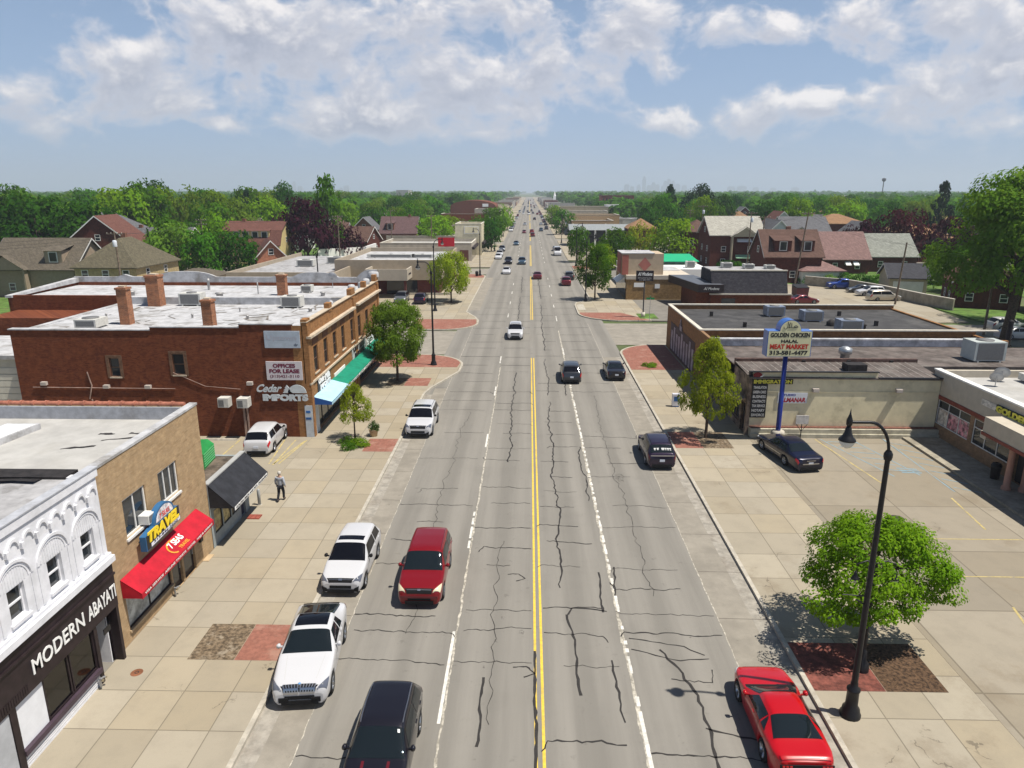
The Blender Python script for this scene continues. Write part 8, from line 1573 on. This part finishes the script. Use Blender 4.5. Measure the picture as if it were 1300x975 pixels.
tall_lamp('black curved street lamp standing on the left brick corner pad', -9.7, 70.6); tall_lamp('black curved street lamp in front of the pharmacy canopy', -13.9, 104.5, rz=PI); tall_lamp('black lamp with a litter bin on the far left brick pad', -10.3, 150.5, H_=8.6)
tall_lamp('black lamp on the left of the imports building rear lot', -27.5, 92.5, H_=9.0, rz=PI); tall_lamp('black curved street lamp at the far right kerb before the tree', 9.2, 114.8, rz=PI); tall_lamp('dark curved street lamp on the far right pavement beyond the crossing', 11.2, 170.5, rz=PI, H_=8.8)
lamp0 = tall_lamp('distant curved street lamp in the far row beside the road', -10.2, 214, group='distant street lamps along the road')
for y, s in ((250, 1), (285, -1), (300, 1), (340, -1), (360, 1), (400, -1), (430, 1)): o = copy_tree(lamp0); o.location = (-10.2 if s < 0 else 11.2, y, .13); o.rotation_euler = (0, 0, 0 if s < 0 else PI)
t = thing('litter_bin', 'dark litter bin beside the lamp on the far left brick pad', 'bin', (-10.9, 149.6, .13)); m = MB(); m.lathe([(0, 0), (.3, 0), (.36, .9), (.2, 1.05), (0, 1.1)], n=12); m.build('body', mdark, t, local=True); m = MB(); m.lathe([(.37, .85), (.37, .92)], n=12); m.build('rim', mblack, t, local=True)
t = thing('meter_cabinet', 'small white and blue notice cabinet by the pavement edge left of the fresh tree', 'cabinet', (12.2, 56.5, .13)); m = MB(); m.box(-.3, .3, -.2, .2, .1, 1.1); m.build('casing', M('cabinet_white', (.6, .6, .66), .5, .1), t, local=True); m = MB(); m.box(-.2, .2, -.21, -.2, .5, .9); m.box(-.25, .25, -.15, .15, 0, .1); m.build('panel', M('notice_blue', (.03, .13, .38)), t, local=True)
t = thing('manhole_cover', 'round iron manhole cover in the right parking lot concrete', 'manhole cover', (20.1, 35.85, .13)); m = MB(); m.lathe([(0, .012), (.36, .012), (.4, .004)], n=20, smooth=False); m.build('rim', mdark, t, local=True); m = MB(); [m.box(-.3, .3, -.26 + k * .13, -.21 + k * .13, .012, .018) for k in range(5)]; m.build('grid', M('iron', (.08, .065, .05), .6, .2), t, local=True)
t = thing('manhole_cover', 'small round iron cover beside the brown timber post line at the white shop', 'manhole cover', (-14.4, 22.2, .13)); m = MB(); m.lathe([(0, .01), (.2, .01), (.22, .004)], n=16, smooth=False); m.build('plate', M('rust', (.2, .08, .04), .8, .2), t, local=True); m = MB(); m.lathe([(.05, .012), (.08, .012)], n=12, smooth=False); m.build('ring', mdark, t, local=True)
mwood = M('pole_wood', (.17, .13, .095), .9, .3, 5)
POLES = []
def wood_pole(label, x, y, h_, arms=1, lamp=False, tf=False, lean=0, z=0.05, rz=0):
    t = thing('utility_pole', label, 'utility pole', (x, y, z), rz); m = MB(); m.tube([(0, 0, 0), (lean, 0, h_)], [.16, .11], 9); m.build('pole', mwood, t, local=True)
    for k in range(arms): m = MB(); zz = h_ - .4 - k * .9; m.box(lean - 1.2, lean + 1.2, -.07, .07, zz, zz + .14); ca = m.build('crossarm', mwood, t, local=True); m = MB(); [m.lathe([(.04, 0), (.05, .08), (.02, .16)], (lean + u, 0, zz + .14), 6) for u in (-1.1, -.5, .5, 1.1)]; m.build('insulator', mcope, ca, local=True)
    if lamp: m = MB(); m.tube([(lean, 0, h_ * .66), (lean + 1.2, 0, h_ * .72), (lean + 2.0, 0, h_ * .72)], .05, 6); a_ = m.build('lamp_arm', msteel, t, local=True); m = MB(); m.extr([(lean + 1.9, -.15, h_ * .72 - .05), (lean + 2.7, -.12, h_ * .72), (lean + 2.6, -.12, h_ * .72 + .1), (lean + 1.9, -.15, h_ * .72 + .12)], (0, .3, 0)); m.build('lamp_head', mletter, a_, local=True)
    if tf: m = MB(); m.lathe([(0, 0), (.28, 0), (.3, .08), (.3, .85), (.22, .95), (0, 1.0)], (lean + .1, -.42, h_ - 2.2), 14); m.build('transformer', M('transformer_grey', (.55, .58, .62), .5, .05), t, local=True)
    POLES.append((x + lean, y, h_ - .2)); return t
wood_pole('utility pole with white transformer can in front of the olive hip roof', -61.5, 106, 11.5, 1, tf=True); wood_pole('utility pole behind the parapet garage', -72, 158, 11.5, 2); wood_pole('utility pole with a street lamp arm beside the black pickup', -56.5, 180, 11.3, 2, lamp=True); wood_pole('bare utility pole behind the taupe pharmacy, left one', -45.5, 172, 11.8, 1); wood_pole('bare utility pole behind the white wall', -41, 215, 12, 1); wood_pole('tall bare utility pole before the purple roofed house', -27, 200, 11, 1)
wood_pole('utility pole leaning by the alley beside the white sided garage', 50.2, 135.5, 13.6, 1, lean=1.2, z=.1); wood_pole('straight utility pole at the alley left of the dormer brick house', 46.8, 146, 12.5, 1, z=.1); wood_pole('dark thick pole standing by the silver beige minivan', 57.8, 112.8, 9.6, 0, lean=.5, z=.1); wood_pole('utility pole with white transformer in the gap left of the sand gable house', 44.9, 190, 13.8, 1, tf=True, z=.1); wood_pole('utility pole right before the sand gable house', 47.8, 158, 13, 1, tf=True, z=.1); wood_pole('slim utility pole behind the dark roof garage', 78, 128, 12.6, 1); wood_pole('utility pole by the big tree at the right edge', 56.6, 88.2, 10, 1)
wood_pole('pale utility pole beyond the dark trees on the right', 57.5, 262, 11, 2)
wr = MB()
def wire(a, b, sag=.9, n=10, r0=.014):
    pts = [Vector(a).lerp(Vector(b), k / n) - Vector((0, 0, sag * 4 * (k / n) * (1 - k / n))) for k in range(n + 1)]; wr.tube(pts, r0, 3, smooth=False, cap=False)
for a, b in ((0, 1), (1, 2), (2, 3), (3, 4), (4, 5), (6, 7), (7, 10), (10, 9), (6, 8), (8, 12), (11, 8), (9, 13)):
    for o_ in (-.5, .5): pa_, pb_ = POLES[a], POLES[b]; wire((pa_[0] + o_, pa_[1], pa_[2]), (pb_[0] + o_, pb_[1], pb_[2]))
for z_ in (0, -.5, -.9): wire((-110, 92, 10.8 + z_), (POLES[0][0], POLES[0][1], POLES[0][2] + z_), 1.2)
tag(wr.build('overhead_wire', mdark), 'thin sagging overhead wires strung between the utility poles', 'wires')
# ------------------------------------------------------------------ person walking away on the left pavement
def skin_body(name, joints, edges, mat, parent, sub=2):
    me = bpy.data.meshes.new(name); me.from_pydata([j[:3] for j in joints], edges, []); me.update(); o = bpy.data.objects.new(name, me); COL.objects.link(o)
    md = o.modifiers.new('skin', 'SKIN'); md.use_smooth_shade = True; sl = me.skin_vertices
    if len(sl) == 0: 
        bm = bmesh.new(); bm.from_mesh(me); bm.verts.layers.skin.verify(); bm.to_mesh(me); bm.free()
    for v, j in zip(me.skin_vertices[0].data, joints): v.radius = (j[3], j[4] if len(j) > 4 else j[3]); v.use_root = False
    me.skin_vertices[0].data[0].use_root = True
    s2 = o.modifiers.new('sub', 'SUBSURF'); s2.levels = sub; s2.render_levels = sub; me.materials.append(mat); o.parent = parent; return o
pt = thing('person', 'person in light grey jacket and dark trousers walking away on the left pavement', 'person', (-14.15, 37.35, .13), R(-4))
mskin = M('skin', (.42, .26, .19), .6, .03)
J = [(0, 0, .95, .14, .10), (0, .01, 1.12, .135, .095), (0, .0, 1.32, .165, .10), (0, -.01, 1.45, .10, .08), (0, 0, 1.53, .055), (0, .02, 1.63, .085, .10), (0, .02, 1.71, .075, .085),
     (.19, 0, 1.42, .055), (.255, -.04, 1.16, .042), (.27, .03, .92, .034), (.27, .06, .83, .03), (-.19, 0, 1.42, .055), (-.255, -.02, 1.16, .042), (-.27, .10, .93, .034), (-.27, .14, .85, .03),
     (.09, .02, .88, .085), (.10, .16, .50, .062), (.10, .12, .10, .042), (.10, .26, .05, .04), (-.09, 0, .88, .085), (-.10, -.04, .50, .062), (-.10, -.26, .14, .042), (-.10, -.17, .05, .04)]
E_ = [(0, 1), (1, 2), (2, 3), (3, 4), (4, 5), (5, 6), (3, 7), (7, 8), (8, 9), (9, 10), (3, 11), (11, 12), (12, 13), (13, 14), (0, 15), (15, 16), (16, 17), (17, 18), (0, 19), (19, 20), (20, 21), (21, 22)]
skin_body('body', J, E_, mskin, pt)
def grow(ids, g): return [tuple(J[i][:3]) + tuple(r_0 + g for r_0 in J[i][3:]) for i in ids]
ids = [1, 0, 2, 3, 7, 8, 9, 11, 12, 13]; jj = grow(ids, .028); mp = {k: i for i, k in enumerate(ids)}
skin_body('jacket', jj, [(mp[a], mp[b]) for a, b in E_ if a in mp and b in mp], M('jacket_grey', (.36, .38, .42), .8, .1, 4), pt)
ids = [0, 15, 16, 17, 19, 20, 21]; jj = grow(ids, .022); mp = {k: i for i, k in enumerate(ids)}
skin_body('trousers', jj, [(mp[a], mp[b]) for a, b in E_ if a in mp and b in mp], M('trousers_dark', (.015, .016, .022), .85, .1, 4), pt)
for a, b in ((17, 18), (21, 22)):
    p, q = J[a], J[b]; m = MB(); m.lathe([(0, -.10), (.045, -.09), (.052, 0), (.05, .10), (.035, .16), (0, .18)], (p[0], 0, 0), 10, 'y'); o = m.build('shoe', mdark, pt, local=True); o.location = (0, p[1] + .03, .055 + (.05 if a == 21 else 0)); 
m = MB(); m.lathe([(.098, 1.655), (.10, 1.70), (.085, 1.77), (.04, 1.80), (0, 1.805)], (0, .02, 0), 14); m.build('hair', M('hair_pale', (.50, .47, .42), .8, .1), pt, local=True)
for s in (1, -1): m = MB(); m.lathe([(0, -.02), (.018, 0), (0, .02)], (s * .09, .02, 1.63), 8, 'x'); m.build('ear', mskin, pt, local=True)
# ------------------------------------------------------------------ haze: the air itself
m = MB(); m.box(-8600, 8600, -160, 11000, -3.0, 232); hz = m.build('haze', bpy.data.materials.new('haze_air')); hz['kind'] = 'stuff'
hm = hz.data.materials[0]; hm.use_nodes = True; nt = hm.node_tree; nt.nodes.clear(); ho = nd(nt, 'ShaderNodeOutputMaterial'); pv = nd(nt, 'ShaderNodeVolumePrincipled'); pv.inputs['Color'].default_value = (.70, .78, .93, 1); pv.inputs['Density'].default_value = .00019; pv.inputs['Anisotropy'].default_value = .15; nt.links.new(pv.outputs[0], ho.inputs['Volume'])
